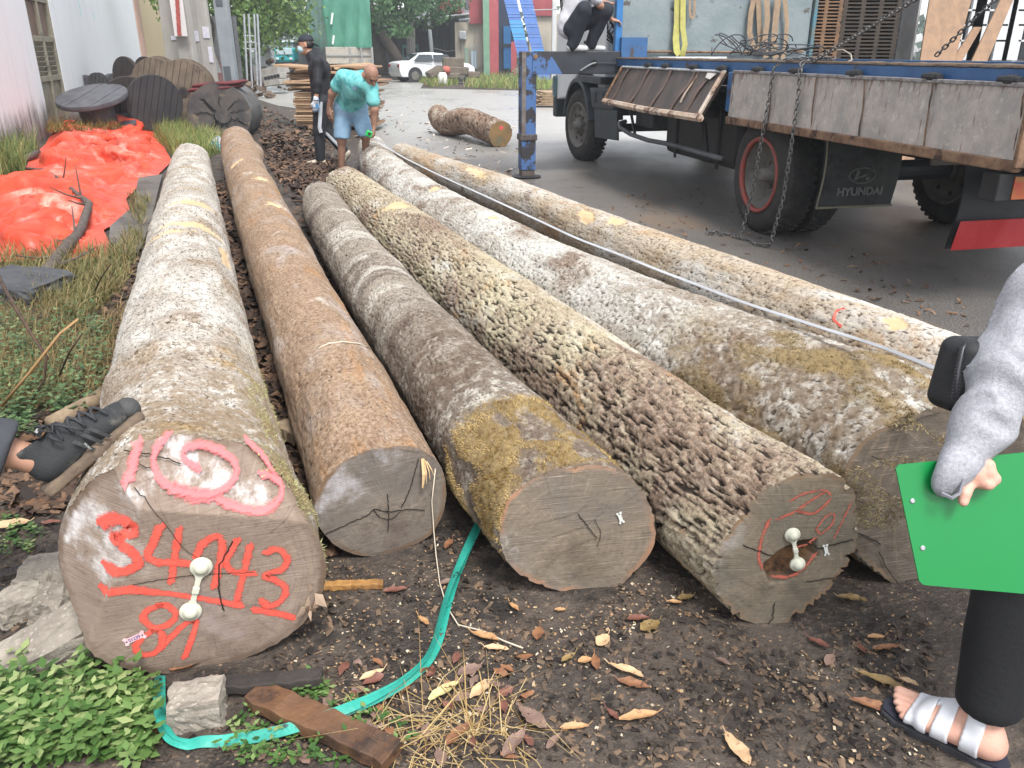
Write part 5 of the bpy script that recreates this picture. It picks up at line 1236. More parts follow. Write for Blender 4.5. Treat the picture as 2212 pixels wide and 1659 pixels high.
# ---- shed row with dark timber front, porch roof and air conditioner
sh=thing('dark_timber_shed','dark timber shed row with a lean-to roof behind the white car','building',at(900,160,60)*np.array([1,1,0]))
m_dk=mat('blackened_timber',C(52,54,58),C(70,72,76),3,0.85,0.2,10,C(92,92,94),2,(0.6,0.72),stretch=(2,1,0.2))
for k in range(22):
 px=806+k*9.0;pbox('wall_board',px,px+8.6,40-k*0.4,156,60+0.06*(k%3),0.12,m_dk,sh)
pbox('backing_wall',806,1005,30,156,60.3,4,m_dark,sh)
ev=[at(818,63,56.5),at(914,43,56.5),at(1014,32,56.5)]
m_roof=mat('old_metal_roof',C(120,124,128),C(96,98,100),6,0.6,0.3,10)
q=MB()
rows_=np.array([[e+np.array([0,0,0.06*(j%2)])for e in[ev[0]+(ev[1]-ev[0])*f if f<=1 else ev[1]+(ev[2]-ev[1])*(f-1)for f in np.linspace(0,2,41)]]for j in range(1)])
fr0=np.array([ev[0]+(ev[1]-ev[0])*f if f<=1 else ev[1]+(ev[2]-ev[1])*(f-1)for f in np.linspace(0,2,61)]);fr0[:,2]+=0.05*(np.arange(61)%2)
bk0=fr0+np.array([0,5.5,0.9])
q.grid(np.stack([fr0,bk0],1)[::-1]);q.grid(np.stack([fr0,fr0-np.array([0,0,0.12])],1));q.build('lean_to_roof',m_roof,sh)
MB().tube([ev[0]+np.array([0,-0.05,0.05]),ev[1]+np.array([0,-0.05,0.05])],0.06,6).build('eave_edge',mat('pale_eave',C(176,182,186)),sh);MB().tube([ev[1]+np.array([0,-0.05,0.05]),ev[2]+np.array([0,-0.05,0.05])],0.06,6).build('eave_edge',mat('pale_eave',C(176,182,186)),sh)
pbox('porch_post',881,889,52,150,56.8,0.3,mat('grey_post',C(128,124,120),C(104,100,96),6,0.8),sh)
MB().tube([at(926,44,56.6),at(938,158,56.6)*np.array([1,1,0])],0.12,8).build('leaning_post',mat('pale_eave',C(176,182,186)),sh)
for px0,px1 in((871,880),(889,903)):
 d_=pbox('turquoise_door',px0,px1,96,145,59.8,0.15,mat('turquoise_paint',C(96,150,146),C(84,136,134),4,0.6),sh)
 pbox('door_gap',px0+3,px1-3,104,140,59.76,0.03,m_dark,d_)
MB().tube([at(934,103,56.4),at(965,111,56.8),at(1005,106,57)],0.02,5).build('wire',mat('pale_cable',C(150,160,160)),sh)
m_std=stained('mould_streaked_wall',C(176,168,154),C(96,90,80),0.0,1.6,C(70,66,62),0.75)
rb=thing('red_clad_building','building with red metal cladding, green column and mould-streaked walls','building',at(1060,165,54)*np.array([1,1,0]))
pbox('streaked_wall',985,1046,48,164,54.5,4,m_std,rb);pbox('streaked_wall',1143,1215,30,190,54.0,4,m_std,rb)
m_redc=mat('red_corrugated_cladding',C(170,84,88),C(158,74,80),2,0.55)
rc=pbox('red_cladding',1014,1046,-60,51,54.2,0.2,m_redc,rb);
for k in range(7):pbox('cladding_rib',1016+k*4.3,1017.3+k*4.3,-60,51,54.15,0.05,m_redc,rc)
rc2=pbox('red_cladding',1136,1200,-60,34,53.8,0.2,m_redc,rb)
for k in range(12):pbox('cladding_rib',1139+k*4.8,1140.5+k*4.8,-60,34,53.75,0.05,m_redc,rc2)
pbox('red_column',1056,1076,-60,166,53.4,0.6,m_redc,rb);pbox('green_column',1045,1056,-60,164,53.3,0.6,mat('green_paint',C(122,158,134),C(108,144,122),3,0.6,c3=C(170,168,150),s3=5,t3=(0.64,0.7)),rb)
pbox('dark_opening',1076,1112,-60,168,56,0.2,mat('blue_dark_interior',C(30,44,70),C(36,50,76),3,0.7),rb)
dd2=pbox('blue_door',1088,1104,56,148,55.8,0.1,mat('bright_blue_door',C(36,110,168),C(32,100,156),3,0.5),rb);pbox('door_rail',1076,1105,95,99,55.7,0.1,m_dark,dd2)
pbox('red_column',1104,1116,90,168,53.6,0.3,m_redc,rb)
ac=pbox('air_conditioner',993,1006,67,85,54.0,0.5,mat('ac_white',C(196,200,200)),rb,0.02);MB().lathe([(0.2,0),(0.2,0.02)],18,at(999,76,53.98),(0,-1,0)).build('fan_grille',m_grey,ac)
wn=pbox('window',1018,1029,110,148,54.4,0.1,mat('pale_blue_pane',C(178,198,212)),rb);
for px in(1017,1023.5,1029):pbox('window_bar',px,px+1.2,98,150,54.3,0.08,m_grey,wn)
pbox('green_door',1004,1012,103,153,54.4,0.1,mat('faded_green_door',C(128,148,132)),rb);MB().tube([at(992,44,54.3),at(1014,42,54.0)],0.09,8).build('duct',m_grey,rb)
pbox('grey_gable',997,1015,-60,22,55,0.2,mat('silver_cladding',C(176,180,188),C(160,164,172),3,0.5),rb)
rf=pbox('red_roof_end',942,998,-12,30,56.5,3,m_redc,rb)
for k in range(6):pbox('roof_rib',942,998,-6+k*6,-4.5+k*6,56.4,0.1,mat('red_rib_pale',C(190,108,110)),rf)
pbox('drain_pipe',1190,1203,0,190,52.5,0.4,mat('pale_pipe',C(190,192,192)),rb,0.05)
rmp=thing('loading_ramps','pair of tall blue steel loading ramps leaning upright','loading ramp',at(1130,150,50)*np.array([1,1,0]))
m_r1=mat('ramp_blue',C(52,92,160),C(62,104,170),3,0.5);m_r2=mat('ramp_bright_blue',C(36,124,180),C(46,132,186),3,0.5)
for xs,xe,ye in(((1084,1112),(1131,1156),172),((1117,1145),(1164,1190),172)):
 for k in range(9):
  f0,f1=k/9.0,(k+1)/9.0;y0_,y1_=-20+(ye+20)*f0,-20+(ye+20)*f1
  A0=at(xs[0]+(xe[0]-xs[0])*f0,y0_,50-1.2*f0);B0=at(xs[1]+(xe[1]-xs[1])*f0,y0_,50-1.2*f0);A1=at(xs[0]+(xe[0]-xs[0])*f1,y1_+0.3,50-1.2*f1);B1=at(xs[1]+(xe[1]-xs[1])*f1,y1_+0.3,50-1.2*f1)
  dpt=np.array([0,0.12,0]);V=np.array([A0,B0,B1,A1,A0+dpt,B0+dpt,B1+dpt,A1+dpt])
  pn_=MB().add(V,[(3,2,1,0),(4,5,6,7),(0,1,5,4),(1,2,6,5),(2,3,7,6),(3,0,4,7)]).build('ramp_panel',m_r2 if(k in(3,4)and xs[0]<1100)or(k in(6,)and xs[0]>1100)else m_r1,rmp)
  for g_ in(0.33,0.66):MB().tube([A0+(A1-A0)*g_+np.array([0,-0.02,0]),B0+(B1-B0)*g_+np.array([0,-0.02,0])],0.012,4).build('weld_rib',mat('ramp_rib',C(120,150,190)),pn_)
MB().tube([at(1150,22,48.9),at(1180,21,48.9),at(1205,20,48.9)],0.03,6).build('latch_rod',m_grey,rmp)
up=thing('utility_pole','slim pale pole with white meter boxes above the shed roof','pole',at(892,160,55)*np.array([1,1,0]))
MB().tube([at(892,160,55)*np.array([1,1,0]),at(890,-40,55)],0.16,10).build('shaft',m_conc,up)
for px in(878,897):pbox('meter_box',px-5,px+4,22,40,54.6,0.4,mat('box_white',C(196,200,202)),up,0.03)
m_stone=mat('mossy_brown_stone',C(92,82,74),C(112,102,90),5,0.9,0.5,20,C(78,84,60),3,(0.56,0.66))
for(x0,x1,y0,y1,Y,az,tl_,lab)in((954,1000,124,145,43.4,0.1,0,'weathered stone block on top of the pile'),(958,1010,144,161,43.0,-0.05,3,'long stone block under the topmost one'),(920,954,148,163,42.0,0.3,-28,'slanting stone block leaning against the pile'),(1008,1036,155,168,43.2,0.1,2,'low dark stone block at the end of the pile'),(960,990,158,170,42.4,0.2,0,'broken stone block at the foot of the pile')):
 a_,b_=at(x0,y1,Y),at(x1,y0,Y);d=(abs(b_[0]-a_[0]),1.0,abs(b_[2]-a_[2]))
 o=MB().box(((a_[0]+b_[0])/2,Y+0.5,(a_[2]+b_[2])/2),d,rotz(az)@roty(R(tl_))).build('stone_block',m_stone,None,bevel=0.06);tag(o,lab,'stone block','stone blocks piled beside the white car')
bag_=MB().lathe([(0.18,0),(0.24,0.1),(0.22,0.45),(0.14,0.58)],14,at(956,172,41.6)*np.array([1,1,0])).build('white_sack',mat('sack_white',C(206,204,200)),None,True);tag(bag_,'small white sack standing before the stone blocks','sack')
rbag=MB().lathe([(0.1,0),(0.22,0.05),(0.24,0.25),(0.12,0.36)],14,at(963,160,42.4)).build('red_bundle',mat('bundle_red',C(164,84,72)),None,True);tag(rbag,'small faded red bundle on the stone blocks','bundle')
pallet_far=thing('slat_pile','low pile of thin pale slats seen past the truck bumper','wood pile',at(1176,228,25)*np.array([1,1,0]))
for k in range(9):MB().box(at(1180,228-k*3.4,25)+np.array([0.02*(k%3),0.4,0.02]),(0.62-0.02*k,1.0,0.03),rotz(0.1*(k%3))).build('slat',mat('pale_slat',C(168,146,118),C(142,120,96),8,0.8),pallet_far)
# ---- yard beyond the truck bed: pallet stack, house front, leaning planks
ps=thing('pallet_stack','tall stack of wooden pallets behind the truck bed','pallet stack',(at(1840,120,12.5)[0],12.5,0))
m_pal=mat('pallet_wood',C(128,98,74),C(92,74,60),7,0.85,0.2,30,C(166,112,74),2,(0.56,0.62));m_pald=mat('pallet_wood_dark',C(72,62,54),C(56,50,46),7,0.85)
xa,xb=at(1742,60,12.0)[0],at(1812,60,12.0)[0]
z=0.05;lay=0
while z<2.75:
 MB().box(((xa+xb)/2,12.5,z),(xb-xa+0.02*math.sin(lay*2.3),1.1,0.018)).build('deck_board',m_pal,ps)
 for f in(0.06,0.5,0.94):MB().box((xa+(xb-xa)*f,12.5,z+0.021),(0.05,1.1,0.022)).build('bearer',m_pal,ps)
 z+=0.042;lay+=1
z=0.05;xc,xd=at(1814,60,12.4)[0],at(1942,60,12.4)[0];lay=0
while z<2.75:
 MB().box(((xc+xd)/2+0.015*math.sin(lay*1.7),12.9,z),(xd-xc,1.0,0.022)).build('deck_board',m_pald,ps)
 for f in(0.05,0.35,0.65,0.95):MB().box((xc+(xd-xc)*f,12.9,z+0.023),(0.06,1.0,0.026)).build('bearer',m_pald,ps)
 z+=0.048;lay+=1
hs_=thing('house_front','pale house front with tall barred windows behind the truck bed','house',(at(2100,100,13)[0],13,0))
m_pw=mat('mould_spotted_white',C(196,196,194),C(178,178,178),4,0.8,0,c3=C(84,84,84),s3=22,t3=(0.64,0.70))
pbox('corner_column',1964,2006,-80,140,12.6,0.5,m_pw,hs_)
pbox('wall',2004,2420,-80,180,13.4,0.3,mat('pale_house_wall',C(178,178,180),C(166,166,170),3,0.8),hs_)
for x0,x1 in((2072,2112),(2120,2178),(2200,2260)):
 wv_=pbox('window',x0,x1,-60,128,13.35,0.1,m_glass,hs_)
 pbox('window_frame',x0-3,x0+3,-60,130,13.28,0.1,mat('frame_white',C(200,202,204)),wv_);pbox('window_frame',x1-4,x1+4,-60,130,13.28,0.1,mat('frame_white',C(200,202,204)),wv_)
 for y in(20,52,86):pbox('glazing_bar',x0,x1,y,y+4,13.28,0.06,mat('frame_white',C(200,202,204)),wv_)
pbox('dark_recess',1936,1968,-80,140,14.5,0.2,m_dark,hs_)
m_pk=mat('leaning_plank_wood',C(142,112,86),C(122,98,78),4,0.75,0.15,30,stretch=(3,3,0.4))
for k,(xt0,xt1,xb0,xb1,yt,lab)in enumerate(((2014,2052,1986,2024,-40,'broad brown plank leaning against the mould-spotted column'),(2052,2110,2022,2060,-40,'wide grey-brown plank leaning second from the column'),(2104,2122,2050,2074,58,'short plank with rounded top leaning by the window'),(2180,2206,2095,2130,-40,'narrow plank leaning across the barred window'))):
 A0,B0=at(xt0,yt,12.3),at(xt1,yt,12.3);A1,B1=at(xb0,140,11.6),at(xb1,140,11.6)
 e=1.1*(A1-A0)/abs(A1[2]-A0[2]);A1=A1+e*A1[2]/1.1;B1=B1+(1.1*(B1-B0)/abs(B1[2]-B0[2]))*B1[2]/1.1
 dpt=np.array([0.01,0.05,0]);V=np.array([A0,B0,B1,A1,A0+dpt,B0+dpt,B1+dpt,A1+dpt])
 tag(MB().add(V,[(3,2,1,0),(4,5,6,7),(0,1,5,4),(1,2,6,5),(2,3,7,6),(3,0,4,7)]).build('plank',m_pk,None,bevel=0.006),lab,'plank','planks leaning on the house front')
 # ---- crooked log on the asphalt
def small_log(name,pts,radii,m,me,label,group,seed=0,cell=(0.06,0.035),depth=0.012,n=40,k=70):
 pts=np.asarray(pts,float);t=np.linspace(0,1,len(pts));tt=np.linspace(0,1,k)
 P=np.stack([np.interp(tt,t,pts[:,i])for i in range(3)],1);ker=np.ones(9)/9
 Pp=np.pad(P,((4,4),(0,0)),mode='reflect',reflect_type='odd');P=np.stack([np.convolve(Pp[:,i],ker,'valid')for i in range(3)],1)
 r=np.interp(tt,t,radii);S=np.r_[0,np.cumsum(np.linalg.norm(np.diff(P,axis=0),axis=1))]
 th=np.linspace(0,2*math.pi,n,endpoint=False);d=np.gradient(P,axis=0);x,y,_=frame(d[0])
 TH,SS=np.meshgrid(th,S);rr=r[:,None]*(1+0.10*fbm(np.cos(TH)*1.2+seed,np.sin(TH)*1.2,SS*2,3))
 f1,e,idr=worley(SS/cell[0],TH/(2*math.pi)*round(2*math.pi*r.mean()/cell[1]),int(round(2*math.pi*r.mean()/cell[1])),seed)
 pl=smooth(0.02,0.3,e);rr=rr+depth*(pl-0.6)
 V=np.zeros((k,n,3))
 for i in range(k):
  dd_=unit(d[i]);x=unit(x-dd_*(x@dd_));y=np.cross(dd_,x);V[i]=P[i]+rr[i][:,None]*(np.cos(th)[:,None]*x+np.sin(th)[:,None]*y)
 rt=thing(name,label,'log',(P[:,0].mean(),P[:,1].mean(),0),group)
 bp=np.stack([np.cos(TH)*0.2,np.sin(TH)*0.2,SS+seed],-1);z0=np.zeros(k*n)
 mesh_obj('bark',V.reshape(-1,3),gridfaces(k,n,True),m,rt,True,attrs=dict(bp=bp.reshape(-1,3),plate=pl.ravel(),cell=idr.ravel(),bare=z0,moss=z0))
 for e_ in(0,k-1):
  W=np.array([[P[e_]+f*(V[e_,j]-P[e_])for j in range(n)]for f in np.linspace(1,0,8)])
  F_=gridfaces(8,n,True)
  x_,y_,_=frame(d[e_]);fpv=np.stack([(W-P[e_])@x_,(W-P[e_])@y_,0*W[...,0]],-1)
  mesh_obj('cut_end',W.reshape(-1,3),F_[:,::-1].copy()if e_==0 else F_,me,rt,True,attrs=dict(fp=fpv.reshape(-1,3),rim=z0[:8*n]*0,mold=z0[:8*n]))
 return rt,P,V
m_crk2=bark_mat('bark_crooked',C(60,46,38),(C(132,108,90),C(154,132,114),C(112,92,78)),[(C(178,166,150),2,1,2.2,0.52,0.64,0.8),(C(164,122,84),2,1,2.5,0.6,0.7,0.6)])
c_crk=cut_mat('end_grain_honey',C(150,122,84),C(128,104,76),(0,0),40,stain=(C(92,128,112),4.0),saw=0.2)
e0=gp(1078,317);rC=0.225
def cp(px,py,Y):return at(px,py,Y)
small_log('crooked_log',[cp(1082,290,14.35),cp(1050,276,14.9),cp(1018,262,15.5),cp(995,262,16.0),cp(972,268,16.4),cp(954,262,16.8),cp(946,246,17.1)],[0.215,0.225,0.225,0.24,0.235,0.215,0.20],m_crk2,c_crk,'short crooked log lying alone on the asphalt',None,7)
p=at(1083,276,14.1);tag(MB().box(p,(0.055,0.01,0.055),roty(0.7)).build('red_tag',mat('tag_red',C(214,80,84)),None),'small red tag stuck on the crooked log end','tag')
# ---- lumber stack, board by board
rs=np.random.RandomState(8)
m_lum=[mat('sawn_board_%d'%i,C(*c1),C(*c2),5,0.8,0.2,40,C(110,88,70),3,(0.6,0.7),stretch=(1,4,4))for i,(c1,c2)in enumerate((((168,138,108),(148,120,92)),((150,120,94),(126,100,80)),((190,164,134),(170,142,112))))]
lx0,lx1=at(640,250,17.4)[0],at(806,250,17.4)[0]
def board(c,d,Rm,m,lab,grp):return tag(MB().box(c,d,Rm).build('sawn_board',m,None,bevel=0.004),lab,'board',grp)
z=0.12
LG='boards of the lumber stack'
for bxx in(lx0+0.3,(lx0+lx1)/2,lx1-0.3):tag(MB().box((bxx,17.9,0.055),(0.10,1.3,0.11)).build('bearer',m_lum[1],None),'dark wooden bearer under the lumber stack','bearer','bearers under the lumber stack')
for k in range(15):
 x=lx0-0.02;
 while x<lx1-0.1:
  ln=rs.uniform(0.55,1.0);ln=min(ln,lx1-x+rs.uniform(-0.05,0.12));off=rs.uniform(-0.06,0.06)
  board((x+ln/2+rs.uniform(-.03,.03),17.95+off,z),(ln-0.02,1.2,0.034),rotz(rs.uniform(-0.03,0.03)),m_lum[rs.randint(3)],'sawn board in the squared lower part of the lumber stack',LG);x+=ln
 z+=0.044
for k in range(22):
 side=k%3;cx=lx0+(0.15 if side<2 else 1.15)+rs.uniform(-0.1,0.25)
 board((cx,17.9+rs.uniform(-0.2,0.2),z+0.02+(k//2)*0.042),(rs.uniform(0.5,0.85),1.1,0.036),rotz(rs.uniform(-0.25,0.25))@roty(rs.uniform(-0.06,0.10)),m_lum[rs.randint(3)],'ragged sawn board sticking out high in the lumber stack',LG)
for k in range(10):
 p=at(700+k*6,152-k*0.4,18.3);board(p+np.array([0,0.3,0.0]),(0.16,1.4,0.05),rotz(-0.5)@rotx(0.10)@roty(0.25),m_lum[k%3],'slanting sawn board fanned out on top of the lumber stack',LG)
 # ================================================================ PEOPLE: one continuous skin each, clothes as separate meshes over it
def surfnet(f,lo,hi,h):
 lo=np.asarray(lo,float);hi=np.asarray(hi,float);n=np.ceil((hi-lo)/h).astype(int)+1
 ax=[lo[i]+h*np.arange(n[i])for i in range(3)]
 X,Y,Z=np.meshgrid(*ax,indexing='ij')
 F=f(np.stack([X,Y,Z],-1).reshape(-1,3).astype(np.float32)).reshape(n).astype(float)
 s=F<0
 cs=np.zeros(n-1,int)
 sums=np.zeros(tuple(n-1)+(3,));cnt=np.zeros(n-1)
 offs=[(0,0,0),(1,0,0),(0,1,0),(1,1,0),(0,0,1),(1,0,1),(0,1,1),(1,1,1)]
 sl=lambda o:tuple(slice(o[i],n[i]-1+o[i])for i in range(3))
 for a in range(8):
  for b in range(a+1,8):
   d=np.array(offs[b])-np.array(offs[a])
   if np.abs(d).sum()!=1 or d.min()<0:continue
   fa,fb=F[sl(offs[a])],F[sl(offs[b])];m=(fa<0)!=(fb<0)
   t=np.where(m,fa/np.where(m,fa-fb,1),0)
   for i in range(3):sums[...,i]+=np.where(m,offs[a][i]+d[i]*t,0)
   cnt+=m
 act=cnt>0;idx=-np.ones(n-1,int);idx[act]=np.arange(act.sum())
 ijk=np.argwhere(act);V=lo+h*(ijk+sums[act]/cnt[act][:,None])
 faces=[]
 for axi in range(3):
  u,v=(axi+1)%3,(axi+2)%3
  A=[slice(0,n[i])for i in range(3)];B=list(A);A[axi]=slice(0,n[axi]-1);B[axi]=slice(1,n[axi])
  m=s[tuple(A)]!=s[tuple(B)]
  e=np.argwhere(m);e=e[(e[:,u]>0)&(e[:,v]>0)&(e[:,u]<n[u]-1)&(e[:,v]<n[v]-1)]
  du=np.zeros(3,int);du[u]=1;dv=np.zeros(3,int);dv[v]=1
  g=lambda q:idx[q[:,0],q[:,1],q[:,2]]
  Q=np.stack([g(e-du-dv),g(e-dv),g(e),g(e-du)],1)
  ins=s[tuple(e.T)];Q[~ins]=Q[~ins][:,::-1];faces.append(Q)
 return V,np.concatenate(faces)
def cap(a,b,ra,rb=None):
 a,b=np.asarray(a,np.float32),np.asarray(b,np.float32);rb=ra if rb is None else rb;ba=b-a;L2=max(float(ba@ba),1e-9)
 def f(P):
  q=P-a;t=np.clip(q@ba/L2,0,1);return np.linalg.norm(q-t[:,None]*ba,axis=1)-(ra+(rb-ra)*t)
 f.bb=(np.minimum(a-ra,b-rb),np.maximum(a+ra,b+rb));return f
def ell(c,r,Rm=I3):
 c=np.asarray(c,np.float32);r=np.asarray(r,np.float32);Rm=np.asarray(Rm,np.float32)
 def f(P):
  q=(P-c)@Rm;k0=np.linalg.norm(q/r,axis=1);k1=np.linalg.norm(q/(r*r),axis=1)+1e-9;return k0*(k0-1)/k1
 f.bb=(c-r.max(),c+r.max());return f
def rbox(c,hd,rr,Rm=I3):
 c=np.asarray(c,np.float32);hd=np.asarray(hd,np.float32);Rm=np.asarray(Rm,np.float32)
 def f(P):
  q=np.abs((P-c)@Rm)-hd+rr;return np.linalg.norm(np.maximum(q,0),axis=1)+np.minimum(q.max(1),0)-rr
 m=np.linalg.norm(hd);f.bb=(c-m,c+m);return f
def smin(a,b,k):h=np.clip(0.5+0.5*(b-a)/k,0,1);return b+(a-b)*h-k*h*(1-h)
def union(prims,k=0.03,cut=(),kc=0.01,noise=None):
 def f(P):
  d=None
  for p in prims:
   kk=k
   if isinstance(p,tuple):p,kk=p
   e=p(P);d=e if d is None else smin(d,e,kk)
  for p in cut:
   d=-smin(-d,p(P),kc)
  if noise is not None:d=d+noise(P)
  return d
 bbs=[(p[0]if isinstance(p,tuple)else p).bb for p in prims]
 f.bb=(np.min([b[0]for b in bbs],0),np.max([b[1]for b in bbs],0));return f
def sdf_obj(name,f,h,m,parent,pad=0.03,clip=None,**kw):
 lo,hi=f.bb[0]-pad,f.bb[1]+pad
 if clip is not None:lo=np.maximum(lo,clip[0]);hi=np.minimum(hi,clip[1])
 V,F_=surfnet(f,lo,hi,h);return mesh_obj(name,V,F_.astype(np.int32),m,parent,True,**kw)
def wrinkle(amp,fr,stretch=(1,1,1),seed=0.0):
 return lambda P:(amp*fbm(P[:,0]*fr*stretch[0]+seed,P[:,1]*fr*stretch[1],P[:,2]*fr*stretch[2],2)).astype(np.float32)
m_skin=mat('skin',C(174,134,112),C(162,122,102),12,0.55,0.1,120,spec=0.35)
m_skint=mat('skin_tanned',C(152,118,100),C(140,106,90),12,0.55,0.1,120,spec=0.35)
m_skinp=mat('skin_pale',C(206,164,146),C(198,150,132),20,0.5,0.15,160,spec=0.35)
def hand_prims(w,d,nrm,curl,sc_=1.0,side=1,r=0.0095,thumb_in=0.3):
 '''wrist w, pointing d, palm facing nrm; side +1: thumb on the left of d when looking along nrm'''
 w=np.asarray(w,float);d=unit(d);nrm=unit(np.asarray(nrm,float)-d*(np.asarray(nrm)@d));lat=np.cross(d,nrm)*side
 o=[]
 for i in range(4):o.append((cap(w+lat*(i-1.5)*0.012*sc_,w+(d*0.085+lat*(i-1.5)*0.0195)*sc_,0.017*sc_,0.0125*sc_),0.012))
 for i,ln in enumerate((0.066,0.078,0.085,0.076)):
  c1=curl[i]if np.ndim(curl)else curl;b=w+(d*0.088+lat*(i-1.5)*0.0205)*sc_
  p=b;ang=c1*0.7
  for s_ in(0.46,0.31,0.25):
   q=p+(d*math.cos(ang)+nrm*math.sin(ang))*ln*s_*sc_;o.append((cap(p,q,r*sc_,r*0.9*sc_),0.003));p=q;ang+=c1
 tb=w+(d*0.022+lat*0.026)*sc_;t1=tb+(d*0.032+lat*0.026+nrm*0.02*thumb_in)*sc_;t2=t1+(d*0.034+lat*0.004+nrm*0.05*thumb_in)*sc_
 o+=[(cap(tb,t1,0.0155*sc_,0.0115*sc_),0.01),(cap(t1,t2,0.0112*sc_,0.0095*sc_),0.004)]
 return o
def head_prims(c,fw,up,s_=1.0):
 fw=unit(fw);up=unit(np.asarray(up,float)-fw*(np.asarray(up)@fw));lf=np.cross(up,fw);Rm=np.stack([fw,lf,up],1)
 L=lambda x,y,z:np.asarray(c,float)+Rm@(np.array([x,y,z])*s_)
 pr=[ell(L(-0.012,0,0.03),np.array((0.099,0.078,0.098))*s_,Rm),(ell(L(0.032,0,-0.045),np.array((0.062,0.058,0.075))*s_,Rm),0.03),(ell(L(0.055,0,-0.098),np.array((0.03,0.032,0.022))*s_,Rm),0.02),(cap(L(0.084,0,0.012),L(0.106,0,-0.028),0.010*s_,0.015*s_),0.012),(cap(L(0.082,-0.032,0.030),L(0.082,0.032,0.030),0.012*s_),0.014),(cap(L(0.086,-0.018,-0.064),L(0.086,0.018,-0.064),0.008*s_),0.008)]
 for y in(-1,1):pr.append((ell(L(-0.008,y*0.080,-0.008),np.array((0.022,0.011,0.034))*s_,Rm),0.006))
 cut=[ell(L(0.094,y*0.031,0.010),np.array((0.018,0.017,0.012))*s_,Rm)for y in(-1,1)]
 return pr,cut,L,Rm
def face_bits(L,Rm,parent,s_=1.0,brow=True):
 mw,mb=mat('eye_white',C(214,208,202),rough=0.3),mat('eye_dark',C(26,20,18),rough=0.3)
 for y in(-1,1):
  V,F_=surfnet(ell(L(0.079,y*0.031,0.010),np.array((0.012,0.015,0.0075))*s_,Rm),L(0.079,y*0.031,0.010)-0.02,L(0.079,y*0.031,0.010)+0.02,0.004)
  e=mesh_obj('eye',V,F_.astype(np.int32),mb,parent,True)
  if brow:MB().tube([L(0.092,y*0.016,0.034),L(0.090,y*0.034,0.040),L(0.078,y*0.052,0.034)],0.0045,5).build('eyebrow',mb,parent,True)
  # ---------- man in black walking past the lumber, facing left
Y0=12.0
pA=thing('person','person in black top, backwards cap and face mask walking past the lumber','person',at(688,352,Y0)*np.array([1,1,0]))
J=dict(head=at(660,97,Y0),neck=at(673,121,Y0),chest=at(690,150,Y0),pel=at(694,214,Y0),shl=at(686,134,Y0-0.19),shr=at(690,133,Y0+0.19),ell=at(686,180,Y0-0.27),wrl=at(683,217,Y0-0.28),elr=at(690,178,Y0+0.26),wrr=at(680,215,Y0+0.26),hl=at(692,222,Y0-0.09),hr=at(696,222,Y0+0.09),kl=at(689,282,Y0-0.10),al=at(692,342,Y0-0.10),kr=at(708,284,Y0+0.10),ar=at(745,328,Y0+0.10))
fwA=np.array([-1.0,-0.12,-0.05])
hp,hc,LH,RH=head_prims(J['head'],fwA,(0.0,0,1))
legs=[cap(J['hl'],J['kl'],0.085,0.058),cap(J['kl'],J['al'],0.055,0.036),cap(J['hr'],J['kr'],0.085,0.058),cap(J['kr'],J['ar'],0.055,0.036)]
arms=[cap(J['shl'],J['ell'],0.05,0.04),cap(J['ell'],J['wrl'],0.04,0.027),cap(J['shr'],J['elr'],0.05,0.04),cap(J['elr'],J['wrr'],0.04,0.027)]
torso=[cap(J['pel'],J['chest'],0.115,0.13),cap(J['shl'],J['shr'],0.06),cap(J['chest']+[0,-0.08,0],J['chest']+[0,0.08,0],0.115),cap(J['chest']+[0,0,0.05],J['neck'],0.07,0.055),cap(J['neck'],J['head']+np.array([0.02,0,-0.06]),0.054,0.052)]
hA=hand_prims(J['wrl'],(-0.12,0.0,-1),(-0.3,1,0),0.45,1.0,-1)
footL=[cap(J['al']+[0.02,0,-0.05],J['al']+[-0.17,-0.01,-0.075],0.038,0.030)];fr_d=unit(np.array([-0.35,0,-0.9]));footR=[cap(J['ar']+[0.03,0,-0.02],J['ar']+fr_d*0.19,0.038,0.03)]
body=sdf_obj('body',union(torso+legs+arms+[(p,0.02)if not isinstance(p,tuple)else p for p in hp]+hA+footL+footR,0.04,hc),0.011,m_skin,pA)
face_bits(LH,RH,body)
m_blk=mat('black_sportswear',C(20,22,28),C(27,29,37),6,0.75,0.2,60)
inf=lambda ps,a:[(lambda P,p=p:p(P)-a)for p in ps]
def infl(p,a):
 g=lambda P:p(P)-a
 g.bb=(p.bb[0]-a,p.bb[1]+a);return g
top_=union([infl(p,0.016)for p in torso[:4]]+[infl(cap(J['neck']-[0,0,0.03],J['neck']+[-0.008,0,0.012],0.062,0.058),0.0)]+[infl(arms[0],0.016),infl(arms[2],0.016),infl(cap(J['ell'],J['ell']+(J['wrl']-J['ell'])*0.45,0.04,0.036),0.014),infl(cap(J['elr'],J['elr']+(J['wrr']-J['elr'])*0.6,0.04,0.034),0.013)]+[cap(J['pel']+[0,-0.05,-0.06],J['pel']+[0,0.05,-0.06],0.135)],0.035,noise=wrinkle(0.007,9,(1,1,0.6)))
sdf_obj('top',top_,0.011,m_blk,pA)
pt_=union([infl(legs[0],0.024),infl(cap(J['kl'],J['al']+[0,0,0.0],0.058,0.045),0.024),infl(legs[2],0.024),infl(cap(J['kr'],J['ar']+(J['kr']-J['ar'])*0.06,0.058,0.045),0.022),cap(J['pel']+[0,-0.06,-0.03],J['pel']+[0,0.06,-0.03],0.125)],0.03,noise=wrinkle(0.008,8,(1,1,0.7),3))
pants=sdf_obj('track_pants',pt_,0.011,mat('black_track_pants',C(22,25,30),C(29,32,38),5,0.7,0.2,50),pA)
m_stripe=mat('pale_grey_stripe',C(176,180,186),C(160,164,170),9,0.7)
